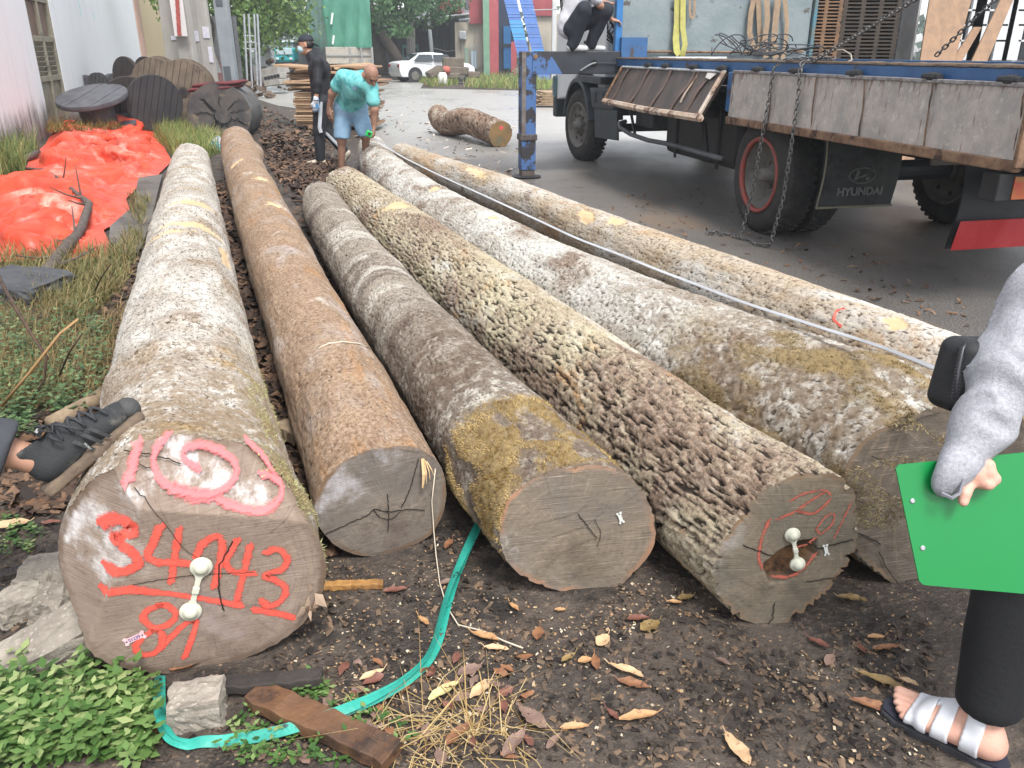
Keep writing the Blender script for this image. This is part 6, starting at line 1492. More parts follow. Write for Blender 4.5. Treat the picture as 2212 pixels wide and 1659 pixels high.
def stripe(pts,wd,off):
 pts=np.asarray(pts,float);d=np.gradient(pts,axis=0);s_=np.cross(d,[0,-1.0,0]);s_/=np.linalg.norm(s_,axis=1)[:,None]
 g=np.stack([pts+s_*wd/2+[0,off,0],pts+[0,off-0.010,0],pts-s_*wd/2+[0,off,0]],1);return MB().grid(g).grid(g[:,::-1]+[0,0.004,0]).build('leg_stripe',m_stripe,pants,True)
stripe([J['hl']+np.array([0.03,0,0.02]),J['hl']*0.5+J['kl']*0.5+np.array([0.03,0,0]),J['kl']+np.array([0.035,0,0.05]),J['kl']+np.array([0.05,0.0,-0.02])],0.05,-0.105)
stripe([J['kr']+np.array([-0.02,0,0.0]),J['kr']*0.5+J['ar']*0.5,J['ar']+np.array([-0.0,0,0.03])],0.042,-0.088)
capm=mat('navy_cap',C(24,28,38),C(32,36,46),8,0.8,0.2,80)
cp_=union([ell(LH(-0.014,0,0.045),(0.108,0.088,0.088),RH)],0.02,cut=[rbox(LH(0.03,0,-0.07),(0.25,0.2,0.11),0.01,RH)])
co=sdf_obj('cap',cp_,0.010,capm,pA);sdf_obj('cap_peak',union([ell(LH(-0.125,0,0.004),(0.07,0.065,0.012),RH@roty(R(-32)))]),0.008,capm,co)
sdf_obj('hair',union([ell(LH(-0.03,0,0.005),(0.085,0.083,0.075),RH)],0.01,cut=[rbox(LH(0.10,0,-0.03),(0.085,0.2,0.2),0.01,RH),rbox(LH(0,0,-0.13),(0.3,0.3,0.085),0.01,RH)]),0.010,mat('black_hair',C(22,20,20),rough=0.5),pA)
mk=sdf_obj('face_mask',union([ell(LH(0.058,0,-0.052),(0.058,0.062,0.056),RH)],0.01),0.010,mat('blue_mask',C(150,186,200),C(166,198,208),9,0.8),pA)
MB().tube([LH(0.04,0.062,-0.035),LH(0.0,0.082,-0.008)],0.003,4).build('ear_loop',mat('mask_white',C(206,210,212)),mk)
gl=sdf_obj('glove',union([(p[0]if False else(infl(p[0],0.004),p[1]))for p in hA]+[cap(J['wrl']+[0,0,0.03],J['wrl']+[0,0,-0.01],0.036)],0.01),0.008,mat('white_blue_glove',C(196,200,206),C(176,182,190),8,0.85,c3=C(70,128,180),s3=6,t3=(0.52,0.60)),pA)
MB().tube([J['wrl']+np.array([0.037*math.cos(a),0.037*math.sin(a),0.0])for a in np.linspace(0,6.3,12)],0.006,5).build('wrist_strap',m_blk,gl)
m_shoe=mat('cream_trainers',C(186,176,160),C(170,160,146),9,0.75)
sdf_obj('shoe',union([cap(J['al']+[0.03,0,-0.045],J['al']+[-0.17,-0.01,-0.075],0.048,0.038),cap(J['al'],J['al']+[0.01,0,-0.04],0.05)],0.02,cut=[rbox(J['al']+np.array([-0.05,0,-0.155]),(0.3,0.2,0.04),0.002)]),0.010,m_shoe,pA)
sdf_obj('shoe',union([cap(J['ar']+[0.035,0,-0.015],J['ar']+fr_d*0.20,0.048,0.04),cap(J['ar'],J['ar']+[0.02,0,-0.03],0.05)],0.02),0.010,m_shoe,pA)
# ---------- bald man bending over the log with the tape
Yb=10.55
pB=thing('person','bald person in aqua patterned T-shirt and denim shorts bending over a log','person',gp(755,388))
K=dict(head=at(801,164,Yb-0.42),neck=at(782,166,Yb-0.30),chest=at(768,186,Yb-0.20),pel=at(757,226,Yb),shl=at(739,166,Yb-0.20),shr=at(802,188,Yb-0.38),ell=at(718,201,Yb-0.15),wrl=at(711,232,Yb-0.10),elr=at(809,236,Yb-0.40),wrr=at(808,276,Yb-0.38),hl=at(743,236,Yb),hr=at(772,236,Yb+0.02),kl=at(738,300,Yb-0.06),al=at(738,366,Yb+0.0),kr=at(790,292,Yb-0.1),ar=at(790,352,Yb+0.1))
fwB=unit(np.array([0.45,-0.55,-0.72]))
hp,hc,LB_,RB_=head_prims(K['head'],fwB,(0.35,-0.6,0.75),1.02)
legsB=[cap(K['hl'],K['kl'],0.09,0.058),cap(K['kl'],K['al'],0.054,0.036),cap(K['hr'],K['kr'],0.09,0.058),cap(K['kr'],K['ar'],0.054,0.036)]
armsB=[cap(K['shl'],K['ell'],0.054,0.045),cap(K['ell'],K['wrl'],0.044,0.029),cap(K['shr'],K['elr'],0.054,0.045),cap(K['elr'],K['wrr'],0.044,0.029)]
torsoB=[cap(K['pel'],K['chest'],0.13,0.15),cap(K['shl']*0.85+K['shr']*0.15,K['shr']*0.85+K['shl']*0.15,0.085),cap(K['chest'],K['neck'],0.10,0.06),cap(K['neck'],K['head']+RB_@np.array([-0.03,0,-0.05]),0.058,0.055)]
hBl=hand_prims(K['wrl'],(-0.02,-0.1,-1),(0.5,0.6,0.0),0.4,1.0,-1);hBr=hand_prims(K['wrr'],(-0.10,-0.15,-1),(-1,0.1,0),0.9,1.0,1)
ftB=[cap(K['al']+[0,0.03,-0.05],K['al']+[0.0,-0.16,-0.08],0.035,0.026),cap(K['ar']+[0,0.03,-0.05],K['ar']+[0.05,-0.15,-0.08],0.035,0.026)]
bB=sdf_obj('body',union(torsoB+legsB+armsB+[(p,0.02)if not isinstance(p,tuple)else p for p in hp]+hBl+hBr+ftB,0.04,hc),0.011,m_skint,pB)
face_bits(LB_,RB_,bB)
def aqua():
 t=NT('aqua_camo_shirt');v=t.coord();n=t.noise(v,6,5,0.6,1.5)
 c=t.mix(t.step(n,0.46,0.50),C(72,150,154),C(104,178,178));c=t.mix(t.step(t.noise(v,11,4,0.6,2.0),0.56,0.60),c,C(120,184,184));return t.done(c,0.8,t.bump(n,0.1,0.01))
sh_=union([infl(p,0.016)for p in torsoB[:3]]+[infl(cap(K['shl'],K['shl']+(K['ell']-K['shl'])*0.55,0.062,0.066),0.018),infl(cap(K['shr'],K['shr']+(K['elr']-K['shr'])*0.62,0.062,0.062),0.018),cap(K['pel']+[-0.05,0,0.0],K['pel']+[0.05,0,0.0],0.15)],0.045,noise=wrinkle(0.013,7,(1,1,1),2))
sB=sdf_obj('t_shirt',sh_,0.011,aqua(),pB)
MB().lathe([(0.022,0),(0.022,0.004)],14,at(766,191,Yb-0.425),(0.1,-1,0.1)).build('chest_badge',mat('badge_navy',C(70,92,116)),sB)
m_den=mat('pale_denim',C(108,140,166),C(128,158,182),9,0.85,0.3,120)
so_=union([infl(cap(K['hl'],K['hl']+(K['kl']-K['hl'])*0.92,0.095,0.078),0.022),infl(cap(K['hr'],K['hr']+(K['kr']-K['hr'])*0.92,0.095,0.075),0.022),cap(K['pel']+[-0.06,0,-0.03],K['pel']+[0.06,0,-0.03],0.15)],0.035,noise=wrinkle(0.009,9,(1,1,0.6),5),cut=[rbox(K['kl']+np.array([0,0,-0.08]),(0.2,0.3,0.085),0.005),rbox(K['kr']+np.array([0.02,0,-0.10]),(0.13,0.3,0.085),0.005)],kc=0.006)
sdf_obj('denim_shorts',so_,0.011,m_den,pB)
for k in('al','ar'):
 c=K[k];MB().prism([(-0.045,-0.17),(0.045,-0.17),(0.05,-0.05),(0.04,0.08),(-0.04,0.08),(-0.05,-0.05)],c+np.array([0,0,-0.125]),(1,0,0),(0,1,0),(0,0,0.02)).build('flip_flop',m_dark,pB)
tp0=at(800,291,Yb-0.62)
tc=thing('tape_measure','green tape measure held at the far end of the white log','tape measure',(tp0[0],tp0[1],0))
MB().box(at(797,289,Yb-0.60),(0.075,0.04,0.07),roty(R(25))).build('case',mat('tape_green',C(30,176,84),C(24,160,76),5,0.4),tc,bevel=0.01)
MB().box(at(798,289,Yb-0.625),(0.03,0.01,0.03),roty(R(25))).build('case_badge',m_dark,tc)
tpx=[(802,296),(820,305),(854,331),(900,354),(960,384),(1040,419),(1106,450),(1180,483),(1250,518),(1330,545),(1420,583),(1500,612),(1600,652),(1700,683),(1800,716),(1880,740),(1950,766),(2030,799)]
def log_top_Y(i):
 f=i/(len(tpx)-1.0);return None
tpts=[]
for i,(px,py)in enumerate(tpx):
 h=np.interp(i,[0,2,6,12,15,17],[0.50,0.46,0.47,0.56,0.66,0.80]);tpts.append(gp(px,py,h))
tpts=np.array(tpts)
tt=np.linspace(0,len(tpts)-1,90);Tp=np.stack([np.interp(tt,np.arange(len(tpts)),tpts[:,i])for i in range(3)],1)
ker=np.ones(7)/7;Tpp=np.pad(Tp,((3,3),(0,0)),mode='reflect',reflect_type='odd');Tp=np.stack([np.convolve(Tpp[:,i],ker,'valid')for i in range(3)],1)
for k in range(len(Tp)):
 q=np.linspace(0,LE.len,400);A=LE.axis(q);j=np.argmin(np.hypot(A[:,0]-Tp[k,0],A[:,1]-Tp[k,1]));dxy=math.hypot(A[j,0]-Tp[k,0],A[j,1]-Tp[k,1])
 r_=float(LE.shape(np.array([q[j]]),np.array([0.3]))[0])+0.018
 if dxy<r_:Tp[k,2]=max(Tp[k,2],A[j,2]+math.sqrt(r_*r_-dxy*dxy))
d=np.gradient(Tp,axis=0);s_=np.cross(d,[0,0,1.0]);s_/=np.linalg.norm(s_,axis=1)[:,None];s_=s_+np.array([0,0,-0.25]);wv=0.0085
g_=np.stack([Tp+s_*wv,Tp-s_*wv],1);
MB().grid(g_).grid(g_[:,::-1]-np.array([0,0,0.0015])).build('blade',mat('tape_blade',C(176,178,182),C(150,150,152),3,0.35),tc,True)
# ---------- man squatting on the outrigger beam
pC=thing('person','person in white T-shirt and dark trousers squatting on the outrigger beam','person',tw((-0.47,3.92,1.503)))
yb_=3.92
def tc_(x,y,z):return tw((x,yb_+y,z))
S=dict(pel=tc_(-0.60,0.06,1.78),chest=tc_(-0.50,0.02,2.10),neck=tc_(-0.42,0.0,2.34),head=tc_(-0.36,-0.02,2.48),shl=tc_(-0.43,-0.19,2.25),shr=tc_(-0.45,0.19,2.25),ell=tc_(-0.30,-0.17,2.02),wrl=tc_(-0.10,-0.06,1.86),elr=tc_(-0.27,0.16,2.10),wrr=tc_(-0.12,0.06,2.04),hl=tc_(-0.60,-0.09,1.76),hr=tc_(-0.58,0.12,1.76),kl=tc_(-0.50,-0.19,1.95),al=tc_(-0.60,-0.10,1.58),kr=tc_(-0.20,-0.10,1.96),ar=tc_(-0.33,0.02,1.58))
fwd=np.array([*TVv,0]);lft=np.array([*TUv,0])
hpC,hcC,LC_,RC_=head_prims(S['head'],fwd+np.array([0,0,-0.35]),(0,0,1))
legsC=[cap(S['hl'],S['kl'],0.085,0.062),cap(S['kl'],S['al'],0.056,0.038),cap(S['hr'],S['kr'],0.085,0.062),cap(S['kr'],S['ar'],0.056,0.038)]
armsC=[cap(S['shl'],S['ell'],0.05,0.042),cap(S['ell'],S['wrl'],0.041,0.028),cap(S['shr'],S['elr'],0.05,0.042),cap(S['elr'],S['wrr'],0.041,0.028)]
torC=[cap(S['pel'],S['chest'],0.125,0.14),cap(S['shl'],S['shr'],0.07),cap(S['chest'],S['neck'],0.09,0.055),cap(S['neck'],S['head']-[0,0,0.05],0.052)]
hC=hand_prims(S['wrl'],fwd*1.0+np.array([0,0,-0.15]),(0,0.3,-1),0.7,1.0,1)+hand_prims(S['wrr'],fwd+np.array([0,0,0.1]),(0,0,-1),0.8,1.0,-1)
ftC=[cap(S['al']-[0,0,0.03]-fwd*0.03,S['al']-[0,0,0.05]+fwd*0.15,0.034,0.028),cap(S['ar']-[0,0,0.03]-fwd*0.03,S['ar']-[0,0,0.05]+fwd*0.15,0.034,0.028)]
bC=sdf_obj('body',union(torC+legsC+armsC+[(p,0.02)if not isinstance(p,tuple)else p for p in hpC]+hC+ftC,0.035,hcC),0.011,m_skin,pC)
face_bits(LC_,RC_,bC)
sdf_obj('hair',union([ell(LC_(-0.02,0,0.05),(0.105,0.086,0.09),RC_)],0.01,cut=[rbox(LC_(0.10,0,-0.06),(0.06,0.2,0.12),0.01,RC_),rbox(LC_(0,0,-0.11),(0.3,0.3,0.09),0.01,RC_)]),0.012,mat('black_hair',C(22,20,20)),pC)
sdf_obj('t_shirt',union([infl(p,0.018)for p in torC[:3]]+[infl(cap(S['shl'],S['shl']+(S['ell']-S['shl'])*0.75,0.056,0.060),0.016),infl(cap(S['shr'],S['shr']+(S['elr']-S['shr'])*0.75,0.056,0.06),0.016),cap(S['pel'],S['pel']+[0,0,0.05],0.135)],0.04,noise=wrinkle(0.012,8,seed=4)),0.011,mat('white_grey_tee',C(206,206,210),C(188,188,194),5,0.85,c3=C(96,98,106),s3=2.2,t3=(0.62,0.70)),pC)
sdf_obj('trousers',union([infl(p,0.034)for p in legsC]+[infl(cap(S['pel']-fwd*0.0,S['pel']+[0,0,-0.01],0.135),0.0)],0.03,noise=wrinkle(0.020,7,(1,1,0.6),seed=7)),0.011,mat('navy_trousers',C(21,25,36),C(29,34,44),6,0.8,0.2,60),pC)
for k in('al','ar'):
 sdf_obj('shoe',union([cap(S[k]-fwd*0.04-[0,0,0.03],S[k]+fwd*0.16-[0,0,0.048],0.045,0.035),cap(S[k],S[k]-[0,0,0.03],0.046)],0.02,cut=[rbox(S[k]+np.array([0,0,-0.117]),(0.4,0.4,0.04),0.002)]),0.010,mat('white_trainers',C(196,196,196),C(170,170,172),8,0.7),pC)
 # ---------- person at the right edge: grey sleeve, green clipboard, black trousers, white sandal
def dp(px,py,d):return np.array([0,0,H])+ray(px,py)*d
pD=thing('person','person in grey sweatshirt and black trousers holding a clipboard at the edge','person',gp(2110,1600))
toe,heel=gp(1925,1520,0.03),gp(2165,1648,0.03);fd=unit(toe-heel);fdl=np.array([-fd[1],fd[0],0])
ank=heel+fd*0.06+np.array([0,0,0.09])
sh0,el0=np.array([1.14,1.26,1.34]),dp(2262,640,1.36);w0=dp(2092,985,1.33)
kn=ank+np.array([0.05,0.08,0.36]);hip=np.array([1.20,1.38,0.86])
hd_d=unit(dp(2112,1062,1.33)-w0)
cam_n=-unit(ray(2000,1120))
palm=-cam_n*1.0
hD=[]
kb=dp(2108,1022,1.325)
hD.append((cap(w0,dp(2100,1020,1.325),0.027,0.024),0.012));hD.append((cap(dp(2096,1004,1.325),dp(2118,1030,1.322),0.022,0.018),0.012))
for chain_ in(((2112,1018),(2134,1005),(2141,1020),0.0100),((2114,1030),(2134,1018),(2148,1030),0.0098),((2112,1040),(2134,1046),(2152,1036),0.0095),((2096,1040),(2084,1064),(2081,1084),0.0098)):
 a,b,c,r_=chain_
 hD.append((cap(dp(*a,1.318),dp(*b,1.308),r_*1.1,r_),0.004));hD.append((cap(dp(*b,1.308),dp(*c,1.306),r_,r_*0.82),0.004))
footD=[]
L_=0.245
for i,(o_,ln,r_)in enumerate(((0.030,1.0,0.013),(0.010,0.985,0.010),(-0.008,0.95,0.0095),(-0.025,0.90,0.009),(-0.040,0.84,0.0085))):
 b0=heel+fd*L_*0.62-fdl*o_*-1*1.0*-1+np.array([0,0,0.030]);b0=heel+fd*L_*0.66-fdl*(-o_)*-1+np.array([0,0,0.028])
 b0=heel+fd*L_*0.66+fdl*(-o_)+np.array([0,0,0.030]);tp_=heel+fd*L_*ln+fdl*(-o_*1.08)+np.array([0,0,0.020])
 footD.append((cap(heel+fd*0.05+fdl*(-o_*0.5)+np.array([0,0,0.045]),b0,0.03,0.017),0.02));footD.append((cap(b0,tp_,r_*1.1,r_),0.004))
footD.append((cap(heel+fd*0.03+np.array([0,0,0.032]),ank,0.034,0.034),0.02));footD.append((cap(ank,heel+fd*0.14+np.array([0,0,0.045]),0.033,0.028),0.02))
bodyD=union(hD+footD,0.01)
bD=sdf_obj('hand',union(hD,0.008),0.0035,m_skinp,pD)
bD2=sdf_obj('foot',union(footD+[cap(ank,ank+(kn-ank)*0.4,0.034,0.046)],0.01),0.0045,m_skinp,pD)
for i,(px,py)in enumerate(((1931,1521),(1924,1536))):pass
m_swt=mat('grey_marl_sweat',C(142,143,150),C(166,166,172),160,0.9,0.5,320,bd=0.004)
def fold(P):
 ax_=unit(el0-w0).astype(np.float32);u=(P-w0.astype(np.float32))@ax_;n_=pn(P[:,0]*9,P[:,1]*9,P[:,2]*9);n2=pn(P[:,0]*22+4,P[:,1]*22,P[:,2]*22)
 rg=np.abs(np.sin(u*46+4.0*n_))**0.6;rg2=np.abs(np.sin(u*17+5.0*n_+1.0))**0.5
 return(0.011*(rg-0.6)*np.exp(-((u-0.105)/0.045)**2)+0.007*(rg2-0.6)*smooth(0.12,0.2,u)+0.003*n2).astype(np.float32)
cuff=dp(2060,985,1.325)
sl_=union([cap(dp(2078,995,1.328),dp(2122,915,1.335),0.033,0.037),ell(dp(2050,1032,1.316),(0.026,0.017,0.036),roty(R(18))),cap(dp(2128,915,1.335),dp(2176,800,1.345),0.046,0.054),cap(dp(2176,800,1.345),el0,0.056,0.060),cap(el0,sh0,0.062,0.075),cap(sh0,sh0+[0.16,0.08,-0.03],0.085,0.12),cap(sh0+[0.16,0.08,-0.05],np.array([1.30,1.40,0.95]),0.14,0.15)],0.03,noise=fold,cut=[cap(dp(a_,b_,1.286),dp(c_,d_,1.286),r_)for a_,b_,c_,d_,r_ in((2072,880,2140,905,0.008),(2140,905,2196,940,0.010),(2096,848,2170,862,0.007),(2068,915,2128,950,0.008),(2130,800,2200,842,0.006),(2150,720,2215,790,0.006),(2040,1035,2075,1010,0.007))],kc=0.014)
sdf_obj('sweatshirt',sl_,0.0055,m_swt,pD,0.02)
MB().tube([dp(2034,1066,1.306),dp(2056,1076,1.298),dp(2072,1066,1.298),dp(2082,1034,1.297),dp(2108,1022,1.298),dp(2128,998,1.304)],0.0035,5).build('cuff_seam',mat('seam_grey',C(120,120,128)),pD)
m_tr=mat('black_trouser_cloth',C(15,16,19),C(20,21,25),6,0.85,0.2,90)
tr_=union([cap(ank+[0.015,0.01,0.045],kn,0.070,0.088),cap(kn,hip,0.09,0.11),cap(hip,hip+[0.14,0.08,0.02],0.12),cap(hip+[0.14,0.08,0.02],np.array([1.42,1.28,0.45]),0.11,0.09),cap(np.array([1.42,1.28,0.45]),np.array([1.40,1.22,0.10]),0.085,0.07)],0.03,noise=wrinkle(0.010,7,(1,1,0.5),9),cut=[rbox(ank+np.array([0,0,-0.03]),(0.2,0.2,0.052),0.004)],kc=0.006)
tro=sdf_obj('trousers',tr_,0.009,m_tr,pD,0.02)
lt=dp(2114,1486,1.50);
m_sole=mat('sandal_sole',C(44,44,48),C(60,60,64),20,0.7,0.3,60);m_wst=mat('white_strap',C(206,207,212),C(198,200,206),8,0.5,0.05,60)
ol=[(-0.02,0.0),(-0.015,0.026),(0.03,0.036),(0.10,0.037),(0.17,0.047),(0.225,0.050),(0.258,0.036),(0.268,0.008),(0.262,-0.022),(0.235,-0.046),(0.19,-0.055),(0.12,-0.047),(0.05,-0.038),(0.0,-0.032)]
gz=np.array([0,0,1.0])
sole=MB().prism([(a,b)for a,b in ol],heel*np.array([1,1,0])+gz*0.004,fd,fdl,gz*0.026).build('sandal',m_sole,pD,bevel=0.006)
MB().prism([(a*0.97+0.003,b*0.93)for a,b in ol],heel*np.array([1,1,0])+gz*0.0305,fd,fdl,gz*0.004).build('footbed',mat('footbed_navy',C(34,36,50)),sole)
ftf=union(footD+[cap(ank,ank+(kn-ank)*0.4,0.034,0.046)],0.01)
def strap(x0,x1,y0=-1,y1=1,name='strap'):
 hx=(heel*np.array([1,1,0])).astype(np.float32)
 def f(P):
  u=(P-hx)@fd.astype(np.float32);v=(P-hx)@fdl.astype(np.float32)
  return np.maximum.reduce([ftf(P)-0.006,np.abs(u-(x0+x1)/2)-(x1-x0)/2,np.abs(v-(y0+y1)/2)-(y1-y0)/2,0.022-P[:,2]])
 c_=heel+fd*(x0+x1)/2;f.bb=(c_-0.085,c_+np.array([0.085,0.085,0.15]));return sdf_obj(name,f,0.0038,m_wst,sole,0.0)
strap(0.150,0.200);strap(0.098,0.150,-0.2,0.012);strap(0.104,0.140,0.0,0.2);strap(0.042,0.080)
cbp=[dp(1938,1006,1.33),dp(2330,968,1.31),None,dp(1992,1266,1.335)]
_n=np.cross(cbp[1]-cbp[0],cbp[3]-cbp[0]);_d=ray(2380,1300);cbp[2]=np.array([0,0,H])+_d*(((cbp[0]-np.array([0,0,H]))@_n)/(_d@_n))
cbn=unit(np.cross(cbp[1]-cbp[0],cbp[3]-cbp[0]));cbn=cbn if cbn[1]<0 else-cbn
cb_=thing('clipboard','bright green plastic clipboard held at the edge of the picture','clipboard',gp(2050,1500))
n_=cbn*0.004;o_=[p-cbn*0.012 for p in cbp]
pts=[]
for i in range(4):
 a,b,c=o_[i-1],o_[i],o_[(i+1)%4]
 for f in(0.0,0.5,1.0):q0=b+(a-b)/np.linalg.norm(a-b)*0.006*(1-f)+(c-b)/np.linalg.norm(c-b)*0.006*f;pts.append(q0)
V=np.array(pts+[p+n_ for p in pts]);n12=12
brd=MB().add(V,[tuple(range(n12)),tuple(range(n12,24))[::-1]]+[(i,n12+i,n12+(i+1)%n12,(i+1)%n12)for i in range(n12)]).build('board',mat('clipboard_green',C(0,124,58),C(0,118,54),1.5,0.35),cb_)
for px,py in((1971,1082),(1993,1184)):
 d_=ray(px,py);t_=((o_[0]+n_-np.array([0,0,H]))@cbn)/(d_@cbn);p=np.array([0,0,H])+d_*t_
 MB().lathe([(0.0042,-0.001),(0.0042,0.0012),(0.003,0.002)],14,p,cbn).build('rivet',mat('rivet_steel',C(170,172,176),metal=0.8,rough=0.3),cb_)
bagc=dp(2072,812,1.40);bagz=unit(np.array([0.12,0.1,1.0]))
bx=unit(np.array([0.9,0.45,0]));by=np.cross(bagz,bx)
bg_=thing('belt_bag','small black zipped belt bag hanging before the mossy log end','bag',gp(2072,1400))
Rb=np.stack([bx,by,np.cross(bx,by)],1)
cM=dp(2088,808,1.40)
fb=sdf_obj('bag_body',union([rbox(cM,(0.052,0.036,0.062),0.022,Rb@roty(R(10)))],0.01),0.004,mat('black_nylon',C(26,27,30),C(34,35,38),40,0.7,0.2,200),bg_)
zp=np.array([dp(2062,862,1.352),dp(2070,800,1.350),dp(2080,752,1.352),dp(2092,738,1.358)])
MB().tube(zp,0.0035,6).build('zip',mat('zip_black',C(50,50,54),rough=0.4),fb,True)
for f in np.linspace(0.03,0.97,24):
 p=np.array([np.interp(f*3,range(4),zp[:,i])for i in range(3)]);MB().box(p,(0.012,0.002,0.0022)).build('zip_tooth',mat('zip_black',C(50,50,54)),fb)
MB().tube([cM+np.array([0.05,0,0.03]),cM+np.array([0.14,0.05,0.05]),cM+np.array([0.25,0.10,0.06])],0.012,6,flat=0.3).build('belt',m_dark,bg_)
# ---------- person at the left edge: one foot on the big log
pE=thing('person','leg in dark trousers with a dusty black trainer resting on the log','person',(-1.75,1.75,0))
th_,ht_=np.array([-1.02,2.06,0.56]),np.array([-1.20,1.86,0.43])
fx=unit(th_-ht_);uz=np.array([-0.52,-0.12,0.83]);uz=unit(uz-fx*(uz@fx));sy=np.cross(uz,fx)
RS=np.stack([fx,sy,uz],1);SL=0.285
def sp_(x,y,z):return ht_+RS@np.array([x*1.10,y*1.15,z*1.22])
m_up=mat('black_knit_upper',C(34,36,38),C(48,50,52),260,0.85,0.6,420,C(92,90,84),9,(0.58,0.72),bd=0.002)
upper=union([cap(sp_(0.05,0,0.05),sp_(0.16,0.004,0.052),0.042,0.043),ell(sp_(0.215,0.006,0.042),(0.072,0.045,0.036),RS),(cap(sp_(0.045,0,0.06),sp_(0.036,0,0.105),0.040,0.040),0.02),(cap(sp_(0.10,0.0,0.085),sp_(0.145,0,0.078),0.030,0.026),0.02)],0.03,cut=[cap(sp_(0.042,0,0.095),sp_(0.02,0,0.20),0.030,0.05),rbox(sp_(0.14,0,-0.02),(0.25,0.1,0.042),0.005,RS)],kc=0.008)
upo=sdf_obj('shoe_upper',upper,0.0035,m_up,pE,0.02)
m_sl=mat('muddy_rubber_sole',C(112,96,80),C(84,72,62),20,0.9,0.5,60)
so=union([rbox(sp_(0.075,0,0.012),(0.085,0.041,0.016),0.012,RS),rbox(sp_(0.20,0.004,0.013),(0.085,0.047,0.015),0.012,RS)],0.03,noise=wrinkle(0.002,40))
sdf_obj('sole',so,0.0045,m_sl,pE,0.02)
tcap=union([ell(sp_(0.262,0.006,0.036),(0.034,0.043,0.034),RS)],0.01,cut=[rbox(sp_(0.215,0,0.04),(0.032,0.1,0.1),0.003,RS)])
sdf_obj('toe_cap',tcap,0.004,mat('toe_rubber',C(52,53,54),C(66,66,66),30,0.7,0.4,90),upo)
m_lace=mat('black_lace',C(44,45,48),C(56,57,60),40,0.9,0.3,300)
for i in range(4):
 x=0.105+i*0.027
 for sgn in(-1,1):
  MB().tube([sp_(x,sgn*0.034,0.080-i*0.004),sp_(x+0.008,sgn*0.018,0.104-i*0.006),sp_(x+0.018,0,0.112-i*0.007),sp_(x+0.026,-sgn*0.02,0.102-i*0.007),sp_(x+0.030,-sgn*0.034,0.078-i*0.005)],0.0042,6,flat=0.6).build('lace',m_lace,upo,True)
for pts in([(0.105,0,0.118),(0.085,-0.03,0.125),(0.10,-0.048,0.105),(0.115,-0.03,0.118)],[(0.105,0,0.118),(0.12,-0.04,0.110),(0.14,-0.055,0.085),(0.15,-0.052,0.07)],[(0.105,0,0.118),(0.09,0.03,0.125),(0.075,0.05,0.110)],[(0.105,0,0.118),(0.09,-0.05,0.10),(0.10,-0.056,0.08)]):
 MB().tube([sp_(*p)for p in pts],0.0035,6).build('lace',m_lace,upo,True)
tg_=MB().add([sp_(0.075,-0.030,0.112),sp_(0.098,-0.024,0.118),sp_(0.098,0.024,0.120),sp_(0.075,0.030,0.114),sp_(0.062,-0.028,0.140),sp_(0.062,0.028,0.142)],[(0,1,2,3),(0,3,5,4)]).build('tongue',mat('tongue_black',C(40,41,43)),upo)
m_lab=mat('label_white',C(176,176,172))
text_mesh('FASHION',0.016,'lettering',m_lab,upo,frame4(sp_(0.082,-0.006,0.1225),sy*-1,np.cross(unit(uz*0.9-fx*0.3),-sy)),0.0004,0.046,0.0004)
for i,x in enumerate((0.118,0.142,0.163)):
 pts=np.array([sp_(x+f*0.020,-0.047-0.003*math.sin(f*3),0.066-f*0.042)for f in np.linspace(0,1,6)]);ofs=fx*0.005
 g=np.stack([pts+ofs,pts-ofs],1);MB().grid(g).grid(g[:,::-1]).build('side_stripe',mat('stripe_rubber',C(66,68,70),C(80,80,80),30,0.5),upo,True)
text_mesh('SPORT',0.007,'lettering',m_lab,upo,frame4(sp_(0.132,-0.0535,0.040),-uz,fx),0.0003,0.022)
shin0=sp_(0.042,0,0.075);shin1=np.array([-1.62,1.72,0.74]);hipE=np.array([-1.95,1.45,0.92])
sdf_obj('leg',union([cap(shin0,shin0+(shin1-shin0)*0.15,0.033,0.036),cap(shin0+(shin1-shin0)*0.15,shin1,0.036,0.055),cap(shin1,hipE,0.06,0.09),ell(sp_(0.03,0,0.085),(0.03,0.036,0.035),RS)],0.02),0.006,m_skin,pE,0.02)
cuff0=shin0+(shin1-shin0)*0.17
sdf_obj('trousers',union([cap(cuff0,shin1,0.082,0.098),cap(shin1,hipE,0.10,0.12),cap(hipE,hipE+np.array([-0.15,-0.1,0.05]),0.13),cap(hipE+[-0.16,-0.15,0.0],np.array([-2.1,1.2,0.06]),0.11,0.07)],0.03,noise=wrinkle(0.008,9,seed=2),cut=[rbox(cuff0+unit(shin0-shin1)*0.088,(0.2,0.2,0.075),0.004,np.stack(frame(shin0-shin1),1))],kc=0.006),0.008,mat('charcoal_trousers',C(50,52,58),C(60,62,68),8,0.85,0.2,120),pE,0.02)
# ================================================================ PAINT, TAGS AND CRACKS ON THE SAWN ENDS
def paint(name,col_,thin=0.55):
 t=NT(name);v=t.coord(attr='st');w=t.coord()
 sx=t.n('SeparateXYZ');t.l(v,sx.inputs[0])
 e=t.math('ABSOLUTE',t.math('SUBTRACT',sx.outputs[0],0.5))
 n=t.noise(w,60,5,0.75);n2=t.noise(t.coord((30,30,200)),1.0,4,0.7)
 a=t.step(t.math('ADD',t.math('MULTIPLY',e,1.0),t.math('ADD',t.math('MULTIPLY',n,0.35),t.math('MULTIPLY',n2,0.45))),thin+0.50,thin+0.30)
 c=t.mix(n,col_,t.mix(0.4,col_,C(230,150,130)))
 return t.done(c,0.6,alpha=a)
p_red=paint('orange_red_paint',C(206,52,40),0.27);p_pink=paint('faded_pink_paint',C(210,92,102),0.17);p_dull=paint('dull_red_paint',C(160,70,54),0.10)
